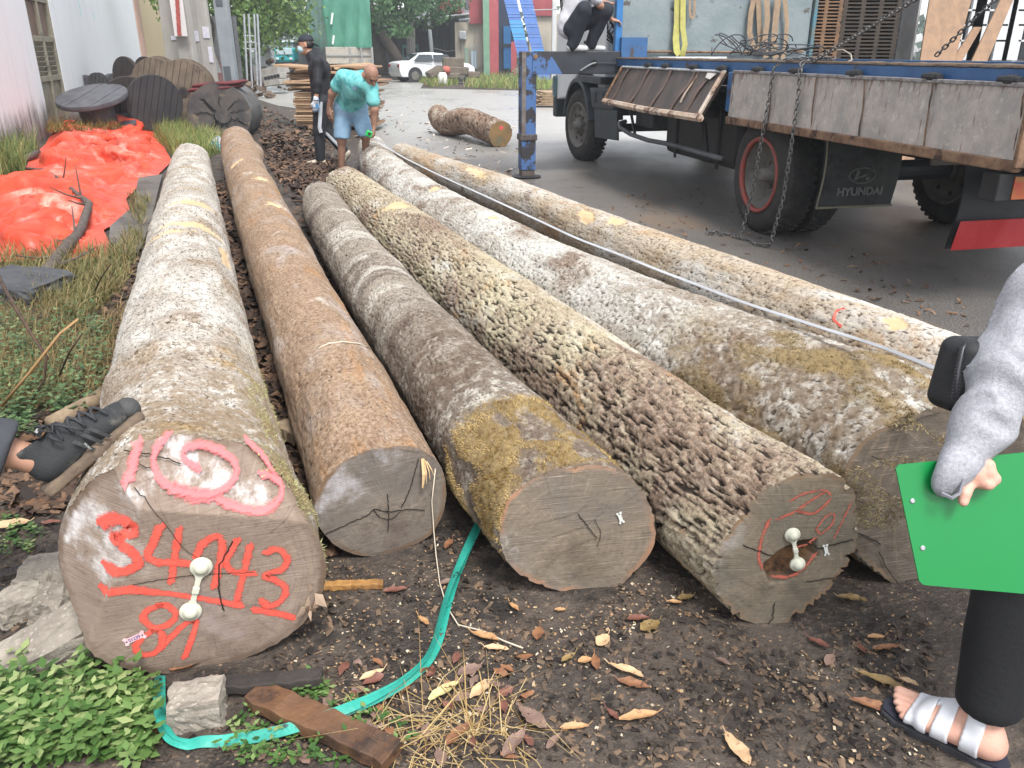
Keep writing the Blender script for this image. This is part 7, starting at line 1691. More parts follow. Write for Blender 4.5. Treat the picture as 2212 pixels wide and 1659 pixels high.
for nm,w_,pts in(('painted_digit',0.030,[(223,1131),(250,1120),(282,1130),(285,1150),(250,1163),(264,1174),(290,1195),(298,1215),(275,1230),(233,1222)]),('painted_digit',0.024,[(347,1134),(331,1170),(320,1197),(334,1210),(370,1213),(410,1214)]),('painted_digit',0.020,[(388,1140),(379,1190),(370,1256)]),('painted_digit',0.022,[(423,1201),(436,1176),(455,1160),(473,1158),(480,1174),(476,1214),(462,1266)]),('painted_digit',0.020,[(513,1164),(499,1190),(488,1212),(500,1232),(525,1236),(551,1237)]),('painted_digit',0.020,[(540,1176),(524,1247),(510,1298)]),('painted_digit',0.021,[(573,1192),(600,1184),(620,1204),(611,1226),(572,1241),(597,1252),(617,1268),(610,1291),(585,1306),(563,1296)]),('painted_tail',0.022,[(548,1316),(590,1322),(634,1332)]),('painted_underline',(0.028,0.03,0.018,0.016,0.020,0.024),[(226,1274),(283,1272),(345,1278),(400,1285),(473,1297),(521,1305)]),('painted_digit',0.020,[(347,1304),(316,1318),(312,1338),(338,1354),(370,1342),(379,1322),(362,1306),(342,1304)]),('painted_digit',0.020,[(336,1354),(352,1376),(340,1404),(309,1412),(294,1396),(308,1376),(336,1356)]),('painted_digit',0.018,[(345,1400),(376,1368),(404,1343),(424,1340),(412,1384),(399,1418)])):
 LA.stroke(nm,pts,np.multiply(w_,1.5),p_red,lift=0.0035+0.0002*len(pts))
for w_,pts in((0.024,[(363,941),(340,968),(332,1004),(348,1041),(383,1064),(433,1071),(473,1064),(500,1044),(510,1014),(490,986),(447,967),(413,967),(395,981),(403,998),(427,1011)]),(0.022,[(467,1077),(507,1097),(560,1107),(600,1084),(607,1051),(586,1031),(563,1027)]),(0.034,[(296,962),(287,1000),(279,1038)]),(0.03,[(380,1060),(425,1074),(470,1068)]),(0.016,[(530,950),(570,990),(600,1040)])):
 LA.stroke('painted_swirl',pts,w_*1.6,p_pink,lift=0.0045+0.0002*len(pts))
for w_,pts in((0.014,[(1707,1080),(1738,1064),(1779,1058),(1793,1066)]),(0.016,[(1679,1120),(1713,1105),(1740,1087),(1776,1064)]),(0.016,[(1724,1104),(1754,1108),(1776,1094),(1791,1078)]),(0.012,[(1763,1139),(1785,1113),(1801,1110),(1795,1132),(1772,1151),(1763,1142)]),(0.010,[(1838,1083),(1816,1130),(1801,1161)]),(0.018,[(1660,1123),(1645,1161),(1638,1201),(1645,1223)]),(0.018,[(1669,1243),(1707,1243),(1738,1222),(1760,1195)]),(0.016,[(1722,1180),(1745,1172),(1760,1160)])):
 LD.stroke('painted_mark',pts,w_*1.7,p_dull)
m_ck=NT('wood_crack').done(C(30,23,18),0.95)
for L_,w_,pts in((LA,0.004,[(503,1167),(485,1200),(473,1227),(474,1274),(483,1317)]),(LA,0.002,[(287,1261),(360,1248),(430,1240),(500,1236),(548,1234)]),(LA,0.0015,[(290,1055),(340,1110),(395,1180),(430,1205)]),(LA,0.002,[(268,975),(330,985),(390,1005)]),(LA,0.0015,[(275,1000),(340,1018)]),(LB,0.003,[(701,1153),(750,1131),(794,1111),(807,1099),(837,1104),(878,1099),(917,1101)]),(LB,0.003,[(836,1066),(838,1104),(837,1148)]),(LB,0.003,[(903,989),(892,1030),(878,1071),(866,1094)]),(LB,0.0025,[(806,1100),(820,1116),(845,1120),(864,1104)]),(LC,0.0028,[(1248,1108),(1270,1138),(1289,1160)]),(LC,0.002,[(1284,1120),(1296,1150),(1290,1180)]),(LD,0.0035,[(1604,1176),(1640,1190),(1666,1198)]),(LD,0.004,[(1719,1170),(1750,1173),(1766,1183),(1800,1174),(1842,1164)]),(LD,0.003,[(1740,1255),(1790,1248),(1830,1236)]),(LD,0.003,[(1672,1300),(1668,1330),(1660,1345)]),(LE,0.003,[(1846,1080),(1880,1090),(1905,1105)]),(LE,0.004,[(1850,1150),(1885,1165),(1900,1175)]),(LE,0.003,[(1880,985),(1935,1000)]),(LE,0.003,[(1895,1190),(1930,1250),(1990,1310)]),(LE,0.002,[(1930,925),(1980,905),(2030,890)])):
 L_.stroke('crack',pts,w_,m_ck,lift=0.005,cap=False,jag=0.004)
m_plas=mat('ivory_plastic',C(196,196,180),C(188,188,172),20,0.5,0.05,60)
def clamp(L_,a,b,r_,lab):
 (pa,na),(pb,nb_)=L_.face_pt(*L_.on_face(*a),lift=0.004),L_.face_pt(*L_.on_face(*b),lift=0.004)
 t_=thing('log_clamp',lab,'log clamp',(pa[0],pa[1],0),'plastic clamps nailed into log ends')
 for p in(pa,pb):
  d_=MB().lathe([(r_,0),(r_*1.0,0.004),(r_*0.86,0.007),(r_*0.62,0.008),(r_*0.58,0.014),(r_*0.3,0.018),(0.001,0.019)],24,p,na).build('disc',m_plas,t_,True)
 u=unit(pb-pa);s_=np.cross(na,u);mid=(pa+pb)/2
 pts=[(0.75*r_,0.5*r_),(1.2*r_,0.26*r_),(np.linalg.norm(pb-pa)/2,0.22*r_),(np.linalg.norm(pb-pa)-1.2*r_,0.26*r_),(np.linalg.norm(pb-pa)-0.75*r_,0.5*r_)]
 poly=[(x,y)for x,y in pts]+[(x,-y)for x,y in pts[::-1]]
 MB().prism(poly,pa,u,s_,na*0.006).build('link',m_plas,t_,bevel=0.001)
 MB().box(mid+na*0.006,(r_*0.66,r_*0.62,0.010),np.stack([u,s_,na],1)).build('joint',m_plas,t_,bevel=0.002)
clamp(LA,(435,1222),(412,1318),0.0275,'ivory clamp with two discs on the orange-numbered log end')
clamp(LD,(1710,1153),(1721,1216),0.0215,'ivory clamp with two discs over the hollow reddened log end')
def bone_tag(L_,c,ang,ln,lab,m,txt=None,tm=None):
 p,n_=L_.face_pt(*L_.on_face(*c),lift=0.0045);q_,_=L_.face_pt(*L_.on_face(c[0]+20*math.cos(ang),c[1]+20*math.sin(ang)),lift=0.0045);u=unit(q_-p);v=np.cross(n_,u)
 h=ln/2;poly=[(-h,-0.30),(-h*0.78,-0.42),(-h*0.55,-0.24),(h*0.55,-0.24),(h*0.78,-0.42),(h,-0.30),(h*0.86,0),(h,0.30),(h*0.78,0.42),(h*0.55,0.24),(-h*0.55,0.24),(-h*0.78,0.42),(-h,0.30),(-h*0.86,0)]
 o=tag(MB().prism([(x,y*ln*0.55)for x,y in poly],p,u,v,n_*0.0016).build('number_tag',m,None),lab,'tag','small plastic number tags on log ends')
 for sg in(-1,1):MB().lathe([(0.0022,0.0016),(0.0022,0.0024)],8,p+u*sg*h*0.72,n_).build('pin',m_dark,o)
 if txt:text_mesh(txt,0.014,'lettering',tm,o,frame4(p+n_*0.0022,u,v),0.0002,ln*0.52,0.0002)
 return o
m_tagp=mat('pale_pink_tag',C(210,184,190),C(214,160,162),30,0.5);m_tagw=mat('pale_plastic_tag',C(206,208,202),C(196,200,196),20,0.5);m_ink=mat('blue_ink',C(84,80,140))
bone_tag(LA,(291,1376),-0.42,0.055,'pale tag printed 01239 on the orange-numbered log end',m_tagp,'01239',m_ink)
bone_tag(LC,(1339,1117),1.25,0.040,'pale tag on the grey sawn end of the mossy log',m_tagw)
bone_tag(LD,(1783,1186),1.40,0.036,'pale tag right of the two-disc clamp on the hollow log',m_tagw)
for k in range(4):
 p0,n_=LB.face_pt(*LB.on_face(912+k*3,990+k*2),lift=0.004);p1,_=LB.face_pt(*LB.on_face(906+k*8,1046-k*9),lift=0.03)
 MB().tube([p0,(p0+p1)/2+n_*0.012,p1],[0.006,0.007,0.003]if k==0 else[0.002,0.002,0.001],5).build('splinter',mat('fresh_splinter',C(206,178,136),C(190,158,116),30,0.8),LB.face)
for k in range(7):
 rs_=np.random.RandomState(k);p0,n_=LA.face_pt(*LA.on_face(668+rs_.uniform(-14,14),1290+rs_.uniform(-35,40)),lift=0.003);u=unit(rs_.normal(size=3));s_=np.cross(n_,u)
 MB().add([p0,p0+u*0.03,p0+u*0.03+s_*0.03+n_*0.022,p0+s_*0.022+n_*0.012],[(0,1,2,3)]).build('torn_fibre',mat('torn_wood',C(166,144,124),C(146,124,106),20,0.9),LA.face)
def log_point(L_,px,py,lift=0.006):
 '''where a sight line meets the log'''
 d_=ray(px,py);best=None
 for t_ in np.linspace(1.0,16,1800):
  P_=np.array([0,0,H])+d_*t_
  if P_[2]<0:break
  j=np.argmin((L_.xy[:,0]-P_[0])**2+(L_.xy[:,1]-P_[1])**2);q_=L_.S[j];A_=L_.axis(q_);T_=L_.tan(np.array(q_));sd_=(P_[:2]-A_[:2])@np.array([T_[1],-T_[0]]);th_=math.atan2(sd_,P_[2]-A_[2])
  if math.hypot(sd_,P_[2]-A_[2])<float(L_.shape(np.array([q_]),np.array([th_]))[0])+lift:return P_,q_,th_
 return None
def bark_stroke(L_,name,pts,wd,m):
 pp=[log_point(L_,*p)for p in pts];pp=np.array([p[0]for p in pp if p is not None])
 if len(pp)<2:return
 tt_=np.linspace(0,len(pp)-1,14);P_=np.stack([np.interp(tt_,np.arange(len(pp)),pp[:,i])for i in range(3)],1);d_=np.gradient(P_,axis=0);s_=np.cross(d_,-ray(*pts[0]));s_/=np.linalg.norm(s_,axis=1)[:,None]
 g_=np.stack([P_+s_*wd/2,P_,P_-s_*wd/2],1);uv=np.stack([np.broadcast_to([0,.5,1.],(14,3)),np.zeros((14,3)),np.zeros((14,3))],-1)
 mesh_obj(name,g_.reshape(-1,3),gridfaces(14,3),m,L_.root,False,attrs=dict(st=uv.reshape(-1,3)))
bark_stroke(LF,'painted_mark',[(1824,666),(1806,672),(1800,690),(1818,706)],0.02,p_red)
# ================================================================ TARPAULIN
def tarpaulin():
 poly_px=[(-60,395),(20,384),(45,392),(62,352),(100,308),(112,283),(150,262),(178,264),(225,278),(330,280),(352,312),(371,345),(340,378),(300,400),(272,428),(284,455),(262,476),(222,490),(236,520),(243,545),(196,556),(120,556),(40,566),(-60,575)]
 poly=np.array([gp(x,y,0.05)[:2]for x,y in poly_px])
 ax_=unit(np.array([-0.42,1.0]));bx_=np.array([ax_[1],-ax_[0]]);o0=poly.mean(0);st=0.06
 pa,pb=(poly-o0)@ax_,(poly-o0)@bx_
 A_,B_=np.meshgrid(np.arange(pa.min()-0.1,pa.max()+0.1,st),np.arange(pb.min()-0.1,pb.max()+0.1,st),indexing='ij')
 X0=o0[0]+A_*ax_[0]+B_*bx_[0];Y0_=o0[1]+A_*ax_[1]+B_*bx_[1]
 sd=poly_sd(X0,Y0_,poly);g0=hground(X0,Y0_)+0.02
 P=np.stack([X0,Y0_,g0+0.30*np.abs(fbm(X0*1.3,Y0_*1.3,2.0,4))*smooth(0,0.4,sd)],-1)
 inm=(sd>-0.15)[...,None]*1.0;pin=smooth(0.25,0.0,sd)[...,None];Pin=P.copy()
 gr=1.12+0.50*smooth(-0.3,0.3,fbm(X0*0.35,Y0_*0.35,7.0,2))*smooth(0.0,0.6,sd);gra=1.0+(gr-1)*0.9;grb=1.0+(gr-1)*1.1
 def solve(ia,ib,L0,k):
  d_=P[ib]-P[ia];l_=np.sqrt((d_*d_).sum(-1,keepdims=True))+1e-9;c_=d_*((l_-L0)/l_*0.5*k);return c_
 S_=lambda a,b:(slice(*a),slice(*b));n1,n2=P.shape[:2]
 prs=[]
 for(da,db,k,onlyshort)in((1,0,1.0,0),(0,1,1.0,0),(1,1,0.5,0),(1,-1,0.5,0),(2,0,0.2,1),(0,2,0.2,1)):
  if db>=0:ia,ib=S_((0,n1-da),(0,n2-db)),S_((da,n1),(db,n2))
  else:ia,ib=S_((0,n1-da),(-db,n2)),S_((da,n1),(0,n2+db))
  gg=(gr[ia]+gr[ib])/2;prs.append((ia,ib,st*math.hypot(da,db)*gg[...,None]*(0.86 if onlyshort else 1.0),k,onlyshort))
 vel=np.zeros_like(P)
 for it in range(320):
  old=P.copy();P=P+vel*0.9;P[...,2]-=0.00025
  for rep in range(3):
   acc=np.zeros_like(P);cnt=np.full(P.shape[:2]+(1,),1e-6)
   for ia,ib,L0,k,os_ in prs:
    c_=solve(ia,ib,L0,1.0)
    if os_:c_=np.where(((P[ib]-P[ia])**2).sum(-1,keepdims=True)<L0*L0,c_,0)
    acc[ia]+=c_*k;acc[ib]-=c_*k;cnt[ia]+=k;cnt[ib]+=k
   P=P+acc/cnt*1.6
   P=P+(Pin-P)*pin*np.array([0.6,0.6,0.12]);P[...,2]=np.clip(P[...,2],g0,g0+0.75)
  vel=np.clip(P-old,-0.02,0.02)
 keep=sd>0;ga,gb=np.gradient(sd,st);mv=np.where((sd<0)&(sd>-0.1),-sd,0.0);P[...,0]+=mv*(ga*ax_[0]+gb*bx_[0]);P[...,1]+=mv*(ga*ax_[1]+gb*bx_[1]);P[...,2]=np.where(mv>0,g0+0.004,P[...,2])
 F_=gridfaces(*X0.shape);ok=keep.ravel()[F_].any(1);F_=F_[ok]
 used=np.unique(F_);rm=-np.ones(X0.size,int);rm[used]=np.arange(len(used))
 V=P.reshape(-1,3)[used];Xg,Yg,Z=P[...,0],P[...,1],P[...,2]
 t=NT('orange_tarpaulin');v=t.coord();n=t.noise(v,3,5,0.6)
 c=t.mix(t.step(n,0.4,0.65),C(206,78,52),C(190,66,44));c=t.mix(t.step(t.noise(v,1.3,7,0.7),0.55,0.70),c,C(222,150,134))
 t.bs.inputs['Coat Weight'].default_value=0.1;t.bs.inputs['Coat Roughness'].default_value=0.25
 m=t.done(c,0.45,t.bump(t.noise(t.coord((1,0.5,1)),9,5,0.6,1.0),0.35,0.03),spec=0.5)
 o=mesh_obj('tarpaulin',V,rm[F_].copy(),m,None,False)
 tag(o,'large crumpled orange tarpaulin spread on the ground by the wall','tarpaulin');return Xg,Yg,Z,keep
TX,TY,TZ,TK=tarpaulin()
def tarp_h(x,y):
 i=np.argmin((TX-x)**2+(TY-y)**2);return TZ.ravel()[i]
bpx=[(40,345),(95,352),(131,369),(170,397),(179,420),(191,432),(170,457),(156,476),(148,490),(118,514),(104,533),(80,556)]
def ground_path(px,h=0.04,f=None):
 o=[]
 for x,y in px:p=gp(x,y,h);o.append(p)
 return np.array(o)
bp_=ground_path(bpx,0.22);bp_[:,2]=[max(tarp_h(p[0],p[1]),0.05)+0.03 for p in bp_]
br=thing('fallen_branch','dead grey branch lying across the orange tarpaulin','branch',(bp_[6][0],bp_[6][1],0))
m_twig=mat('grey_dead_wood',C(98,88,82),C(74,66,62),20,0.9,0.5,60)
MB().tube(bp_,np.interp(np.arange(12),[0,3,6,11],[0.016,0.024,0.04,0.05]),8).build('limb',m_twig,br,True)
rs=np.random.RandomState(5)
for k in range(9):
 p=bp_[2+k];d_=unit(rs.normal(size=3)*[1,1,0.4]+[0.2,0,0.3]);MB().tube([p,p+d_*0.16,p+d_*0.3+[0,0,0.03]],[0.012,0.008,0.004],5).build('twig',m_twig,br)
 # ================================================================ GROUND CLUTTER
def scatter(px_poly,n,rs,h=0.0):
 '''points on the ground inside a photo polygon, even in the picture'''
 pp=np.array(px_poly,float);lo,hi=pp.min(0),pp.max(0);out=[]
 while len(out)<n:
  q=rs.uniform(lo,hi,(n*2,2));ok=poly_sd(q[:,0],q[:,1],pp)>0
  for x,y in q[ok]:out.append(gp(x,y,h))
 P=np.array(out[:n]);P[:,2]=hground(P[:,0],P[:,1]);return P
def log_hits(P,pad=0.0):
 bad=np.zeros(len(P),bool)
 for L_ in(LA,LB,LC,LD,LE,LF):
  for q_ in np.linspace(0,L_.len,60):
   a=L_.axis(q_);bad|=np.hypot(P[:,0]-a[0],P[:,1]-a[1])<L_.rad(q_)*0.55+pad
 return bad
def flakes(name,P,rs,smin_,smax,colr,lab,asp=2.6,lift=0.01,tilt=0.35,curl=0.3):
 n=len(P);a=rs.uniform(0,6.28,n);L_=rs.uniform(smin_,smax,n)**1.0;W_=L_/asp*rs.uniform(0.6,1.3,n)
 u=np.stack([np.cos(a),np.sin(a),rs.normal(0,tilt,n)],1);u/=np.linalg.norm(u,axis=1)[:,None];v=np.cross([0,0,1.0],u)+rs.normal(0,tilt*0.7,(n,3));v/=np.linalg.norm(v,axis=1)[:,None]
 P=P+np.array([0,0,1.0])*(lift*rs.uniform(0.3,1.6,n))[:,None]
 up=np.cross(u,v)*(curl*W_)[:,None]
 j=lambda s_:rs.uniform(1-s_,1+s_,(n,1))
 U,Vv=u*L_[:,None]/2,v*W_[:,None]/2
 Q=np.stack([P-U*j(.3)-Vv*j(.4),P+U*j(.3)-Vv*j(.4),P+U*j(.3)+Vv*j(.4),P-U*j(.3)+Vv*j(.4)],1);mid=np.stack([P-U*0.9+up,P+U*0.9+up],1)
 V_=np.concatenate([Q,mid],1).reshape(-1,3);i=np.arange(n)[:,None]*6
 F_=np.concatenate([i+np.array([0,1,5,4]),i+np.array([4,5,2,3])])
 t=NT(name);c=t.mix(t.step(t.attr('rv'),0.0,0.5),colr[0],colr[1]);c=t.mix(t.step(t.attr('rv'),0.5,1.0),c,colr[2])
 o=mesh_obj(name,V_,F_,t.done(c,0.75,t.bump(t.noise(t.coord(),120,3),0.4,0.003),spec=0.35),None,False,attrs=dict(rv=np.repeat(rs.uniform(size=n),6)))
 return tag(o,lab,None,None,'stuff')
rs=np.random.RandomState(21)
BK=(C(40,32,28),C(72,56,46),C(118,92,72))
P1=np.concatenate([scatter([(460,430),(500,400),(660,640),(900,930),(1010,1120),(960,1000),(860,830),(700,560),(590,400),(700,395),(720,420),(660,450),(700,600),(900,930),(680,1250),(560,700)],2600,rs),scatter([(560,310),(640,300),(740,380),(690,420),(650,440),(600,400)],2200,rs),scatter([(460,400),(480,420),(560,700),(650,950),(690,1120),(640,1000),(560,780),(500,560)],1500,rs),scatter([(570,240),(700,290),(760,380),(640,380),(560,300)],900,rs)])
P1=P1[~log_hits(P1)]
flakes('bark_litter',P1,rs,0.03,0.14,BK,'dark bark litter strewn between and beyond the logs',lift=0.02,tilt=0.4)
P2=scatter([(180,780),(260,560),(330,480),(300,700),(250,880),(240,1000),(140,1120),(20,1130),(0,950),(150,880)],1500,rs);P2=P2[~log_hits(P2)]
flakes('bark_scraps',P2,rs,0.02,0.10,BK,'dark bark scraps beside the white-lichened log',lift=0.012)
P3=np.concatenate([scatter([(700,1200),(1000,1130),(1060,1270),(1400,1230),(1700,1380),(2020,1330),(2040,1659),(330,1659),(300,1500),(640,1400)],2600,rs),scatter([(0,1100),(150,1120),(160,1300),(220,1440),(340,1659),(0,1659)],700,rs)]);P3=P3[~log_hits(P3)]
flakes('soil_crumbs',P3,rs,0.006,0.026,(C(34,29,27),C(70,60,52),C(112,92,74)),'dark soil crumbs and bark bits on the mud',lift=0.004,asp=1.7)
P4=np.concatenate([scatter([(700,1210),(1000,1160),(1080,1290),(1400,1250),(1560,1330),(1250,1420),(1000,1659),(600,1659),(560,1480),(680,1400)],1000,rs),scatter([(1100,1290),(2020,1330),(2040,1659),(1000,1659)],500,rs)]);P4=P4[~log_hits(P4)]
flakes('wood_chips',P4,rs,0.003,0.011,(C(176,154,120),C(140,108,78),C(196,184,162)),'pale sawdust chips sprinkled on the mud',lift=0.004,asp=1.6)
P5=scatter([(1180,430),(1560,400),(2060,600),(2100,720),(1500,520)],200,rs);P5=P5[~log_hits(P5,0.1)];P5[:,2]=0.002
flakes('asphalt_litter',P5,rs,0.015,0.06,(C(70,52,42),C(98,74,56),C(128,100,76)),'brown bark crumbs on the asphalt beside the truck',lift=0.008)
P6=np.concatenate([scatter([(820,320),(1130,260),(1150,420),(1000,370)],120,rs),scatter([(600,230),(940,220),(940,300),(650,300)],160,rs)]);P6[:,2]=np.maximum(P6[:,2],0.002)
flakes('yard_litter',P6,rs,0.03,0.12,(C(60,48,40),C(150,132,116),C(196,186,176)),'pale and dark scraps on the wet yard behind the logs',lift=0.01)
# ---- fallen leaves, one by one
def leaf(px,py,ln,az,cname,wd=0.42,curl=0.25,h=0.012,seed=0,lab='',grp='fallen leaves on the mud',elev=0.0):
 c=gp(px,py,0.0);c[2]=hground(c[0],c[1])+h+elev;rs_=np.random.RandomState(seed)
 n=10;t_=np.linspace(0,1,n);prof=np.sin(np.pi*np.clip(t_*0.94+0.03,0,1))**0.75*(1-0.25*t_);x=(t_-0.5)*ln
 rows_=[]
 for j in(-1,-0.5,0,0.5,1):
  y=j*prof*ln*wd/2*(1+0.10*rs_.normal(size=n));z=curl*ln*(0.35*(abs(j)**1.5)*prof+0.5*(t_-0.5)**2*rs_.uniform(-0.2,1.0))+0.006*rs_.normal(size=n)*ln*3
  rows_.append(np.stack([x,y,z],1))
 P=np.stack(rows_,1);P=P@rotz(az).T;P[...,2]-=P[...,2].min();q=MB().grid(P+c)
 st_=np.array([[ln*0.48,0,0.0],[ln*0.62,0.01*ln,0.01]])@rotz(az).T+c+[0,0,0.006];
 o=q.build('fallen_leaf',LEAFM[cname],None,True);mr=o.location
 s_=MB().tube(st_,0.0013,4).build('stalk',LEAFM[cname],o)
 return tag(o,lab,'leaf',grp)
def leafm(name,a,b,c):
 t=NT(name);v=t.coord();n=t.noise(v,30,6,0.7);cc=t.mix(t.step(n,0.35,0.65),a,b);cc=t.mix(t.step(t.noise(v,70,5,0.7),0.60,0.68),cc,c);return t.done(cc,0.55,t.bump(t.noise(v,120,4),0.4,0.003),spec=0.4)
LEAFM=dict(tan=leafm('leaf_tan',C(181,142,100),C(157,116,79),C(86,60,41)),red=leafm('leaf_red',C(119,77,65),C(99,63,53),C(58,39,35)),brown=leafm('leaf_brown',C(141,99,69),C(114,78,57),C(69,48,37)),pale=leafm('leaf_pale',C(199,171,135),C(182,150,115),C(114,86,62)),yellow=leafm('leaf_yellow',C(203,195,142),C(192,179,126),C(107,96,66)),olive=leafm('leaf_olive',C(140,117,75),C(115,95,60),C(63,51,35)),orange=leafm('leaf_orange',C(195,151,68),C(184,138,60),C(121,82,43)),dusky=leafm('leaf_dusky',C(114,93,84),C(135,110,97),C(77,61,55)))
LV=[(855,1290,.060,.2,'red',.45,'dark red leaf beside the splintered stick'),(970,1188,.05,1.2,'brown',.5,'brown leaf by the twine below the tan log'),(968,1268,.05,.5,'dusky',.4,'dusky leaf just left of the green strap'),(1047,1385,.075,2.7,'tan',.38,'long tan leaf right of the green strap, upper of two'),(1072,1410,.06,3.0,'pale',.36,'pale slim leaf touching the long tan one'),(1163,1378,.05,1.4,'brown',.6,'round brown leaf below the mossy log end'),(1110,1320,.04,2.2,'tan',.4,'small curled tan leaf under the mossy log'),(1210,1327,.028,0,'tan',.6,'tiny tan leaf under the mossy log end'),(1302,1394,.048,.9,'pale',.8,'round pale tan leaf in the middle of the mud'),(1378,1348,.055,.1,'red',.5,'red leaf between the two middle log ends'),(1404,1362,.06,.6,'olive',.7,'curled olive leaf lying against a red one'),(1228,1435,.045,.7,'olive',.45,'folded olive leaf above the dark wet patch'),(1264,1440,.036,.3,'tan',.7,'round tan leaf beside a folded brown one'),(1286,1445,.05,1.6,'brown',.45,'folded brown leaf touching a round tan one'),(1350,1466,.085,2.6,'pale',.28,'rolled pale leaf above the pink one'),(1366,1494,.070,2.8,'brown',.42,'shiny pinkish leaf under the rolled pale one'),(1322,1556,.045,2.2,'red',.35,'dark slim leaf in the lower middle mud'),(1378,1565,.085,.2,'tan',.34,'broad tan leaf lowest in the middle mud'),(1240,1588,.060,.1,'tan',.34,'bright slim tan leaf below the wet patch'),(1196,1620,.05,.9,'dusky',.4,'small dusky leaf near the bottom edge'),(1590,1632,.085,1.9,'pale',.42,'large pale leaf at the bottom edge right of centre'),(1838,1308,.075,2.9,'olive',.4,'olive leaf with long stalk beside the hollow log'),(1890,1390,.042,0,'tan',.45,'curled tan leaf right of the hollow log'),(1910,1412,.062,.1,'brown',.38,'brown bark-like leaf beside the black trousers'),(1858,1415,.034,1.7,'red',.4,'small red leaf standing left of the bark-like one'),(1900,1490,.10,2.5,'olive',.30,'long mottled leaf running to the sandal'),(1878,1540,.085,2.6,'brown',.35,'brown leaf under the toe of the sandal'),(1960,1485,.04,2.5,'pale',.5,'small pale leaf above the sandal'),(1480,1305,.042,.2,'olive',.7,'round olive leaf under the ridged log'),(1455,1312,.04,3.0,'tan',.4,'tan leaf beside the round olive one'),(1765,1400,.055,2.4,'red',.4,'red leaf under the hollow log end'),(1790,1440,.045,.9,'dusky',.6,'curled dusky leaf below the hollow log'),(960,1500,.085,.75,'yellow',.34,'pale yellow-green leaf near the dry grass'),(1040,1495,.075,.9,'pale',.38,'large dusky-pink leaf beside the yellow one'),(1015,1455,.06,.5,'dusky',.6,'crumpled dusky leaf above the yellow one'),(990,1600,.075,.9,'brown',.4,'smooth brown leaf under the dry straw'),(1150,1570,.08,2.3,'dusky',.5,'broad dusky leaf at the end of the dry straw'),(1110,1625,.08,1.0,'dusky',.4,'ribbed dusky leaf near the bottom edge'),(805,1470,.06,.6,'pale',.36,'pale slim leaf left of the green strap'),(915,1350,.045,2.3,'tan',.4,'curled tan leaf inside the bend of the strap'),(336,1600,.070,1.5,'tan',.34,'tan leaf standing inside the loop of the strap'),(310,1545,.06,.6,'dusky',.6,'dusky leaf beside the green strap loop'),(30,1425,.10,.7,'pale',.55,'large pale leaf at the left edge by the concrete'),(28,1150,.10,.4,'pale',.55,'large cream leaf among weeds under the shoe'),(115,1145,.06,.1,'red',.38,'dark red leaf just under the shoe heel'),(170,1140,.04,.7,'pale',.6,'small pink leaf touching the log by the heel'),(405,1455,.07,.4,'brown',.4,'russet leaf tucked under the numbered log'),(1560,1440,.04,2.4,'dusky',.35,'slim dusky leaf on the wet asphalt')]
for i,(px,py,ln,az,cn,wd,lab)in enumerate(LV):
 leaf(px,py,ln*1.15,-az if False else az,cn,wd,0.28,0.010,100+i,lab)
for i,(px,py,lab)in enumerate(((1796,573,'bright yellow leaf on asphalt near the truck'),(1848,577,'tan leaf right of the yellow one on asphalt'))):
 leaf(px,py,0.16,0.2,'orange' if i==0 else 'tan',0.5,0.2,0.02,300+i,lab,'fallen leaves on the asphalt',0.03)
rs=np.random.RandomState(33)
PL=scatter([(700,1430),(1140,1420),(1160,1659),(560,1659)],60,rs)
for i,p in enumerate(PL[:46]):
 ln=rs.uniform(0.03,0.06);c=p;n=5;x=np.linspace(-0.5,0.5,n)*ln;pr=np.array([0.02,0.8,1,0.7,0.02])*ln*0.24
 P=np.stack([np.stack([x,j*pr,np.abs(j)*0.25*pr+0.004*rs.normal(size=n)],1)for j in(-1,0,1)],1)@rotz(rs.uniform(0,6.28)).T
 tag(MB().grid(P+c+[0,0,0.012]).build('fallen_leaf',LEAFM[('dusky','red','brown')[i%3]],None,True),'small withered leaf in the leaf mould under the straw','leaf','small withered leaves near the straw')
 # ---- wood scraps, stones, concrete
def plank_px(name,a,b,wd,th,m,lab,cat='plank',h=0.03,h2=None,grp=None,roll=0.0):
 A_,B_=gp(*a,h),gp(*b,h if h2 is None else h2);d_=unit(B_-A_);s_=unit(np.cross([0,0,1.0],d_));u=np.cross(d_,s_);ln=np.linalg.norm(B_-A_);n=14
 rs_=np.random.RandomState(int(a[0]));q=MB();P=[]
 for k in range(n):
  f=k/(n-1.0);c=A_+(B_-A_)*f;w_=wd/2*(1+0.04*rs_.normal());hh=th/2*(1+0.05*rs_.normal());c=c+u*0.001*rs_.normal()+s_*0.002*rs_.normal()
  cr,sr=math.cos(roll),math.sin(roll);s2,u2=s_*cr+u*sr,u*cr-s_*sr
  P+=[c-s2*w_-u2*hh,c+s2*w_-u2*hh,c+s2*w_+u2*hh,c-s2*w_+u2*hh]
 f_=[(k*4+j,k*4+(j+1)%4,(k+1)*4+(j+1)%4,(k+1)*4+j)for k in range(n-1)for j in range(4)]+[(3,2,1,0),tuple((n-1)*4+j for j in range(4))]
 return tag(q.add(P,f_).build(name,m,None,bevel=0.003),lab,cat,grp)
m_wd1=mat('wet_brown_wood',C(112,80,54),C(84,60,44),10,0.6,0.5,50,C(54,40,32),6,(0.55,0.65));m_wd2=mat('charred_wood',C(42,39,38),C(58,52,48),12,0.8,0.6,50);m_wd3=mat('yellow_split_wood',C(172,128,72),C(122,86,50),14,0.7,0.5,60);m_wd4=mat('pale_bark_stick',C(148,130,106),C(112,94,76),10,0.8,0.5,50)
plank_px('timber_offcut',(548,1498),(850,1634),0.075,0.035,m_wd1,'wet brown timber offcut pointing at the bottom edge','timber offcut',0.04)
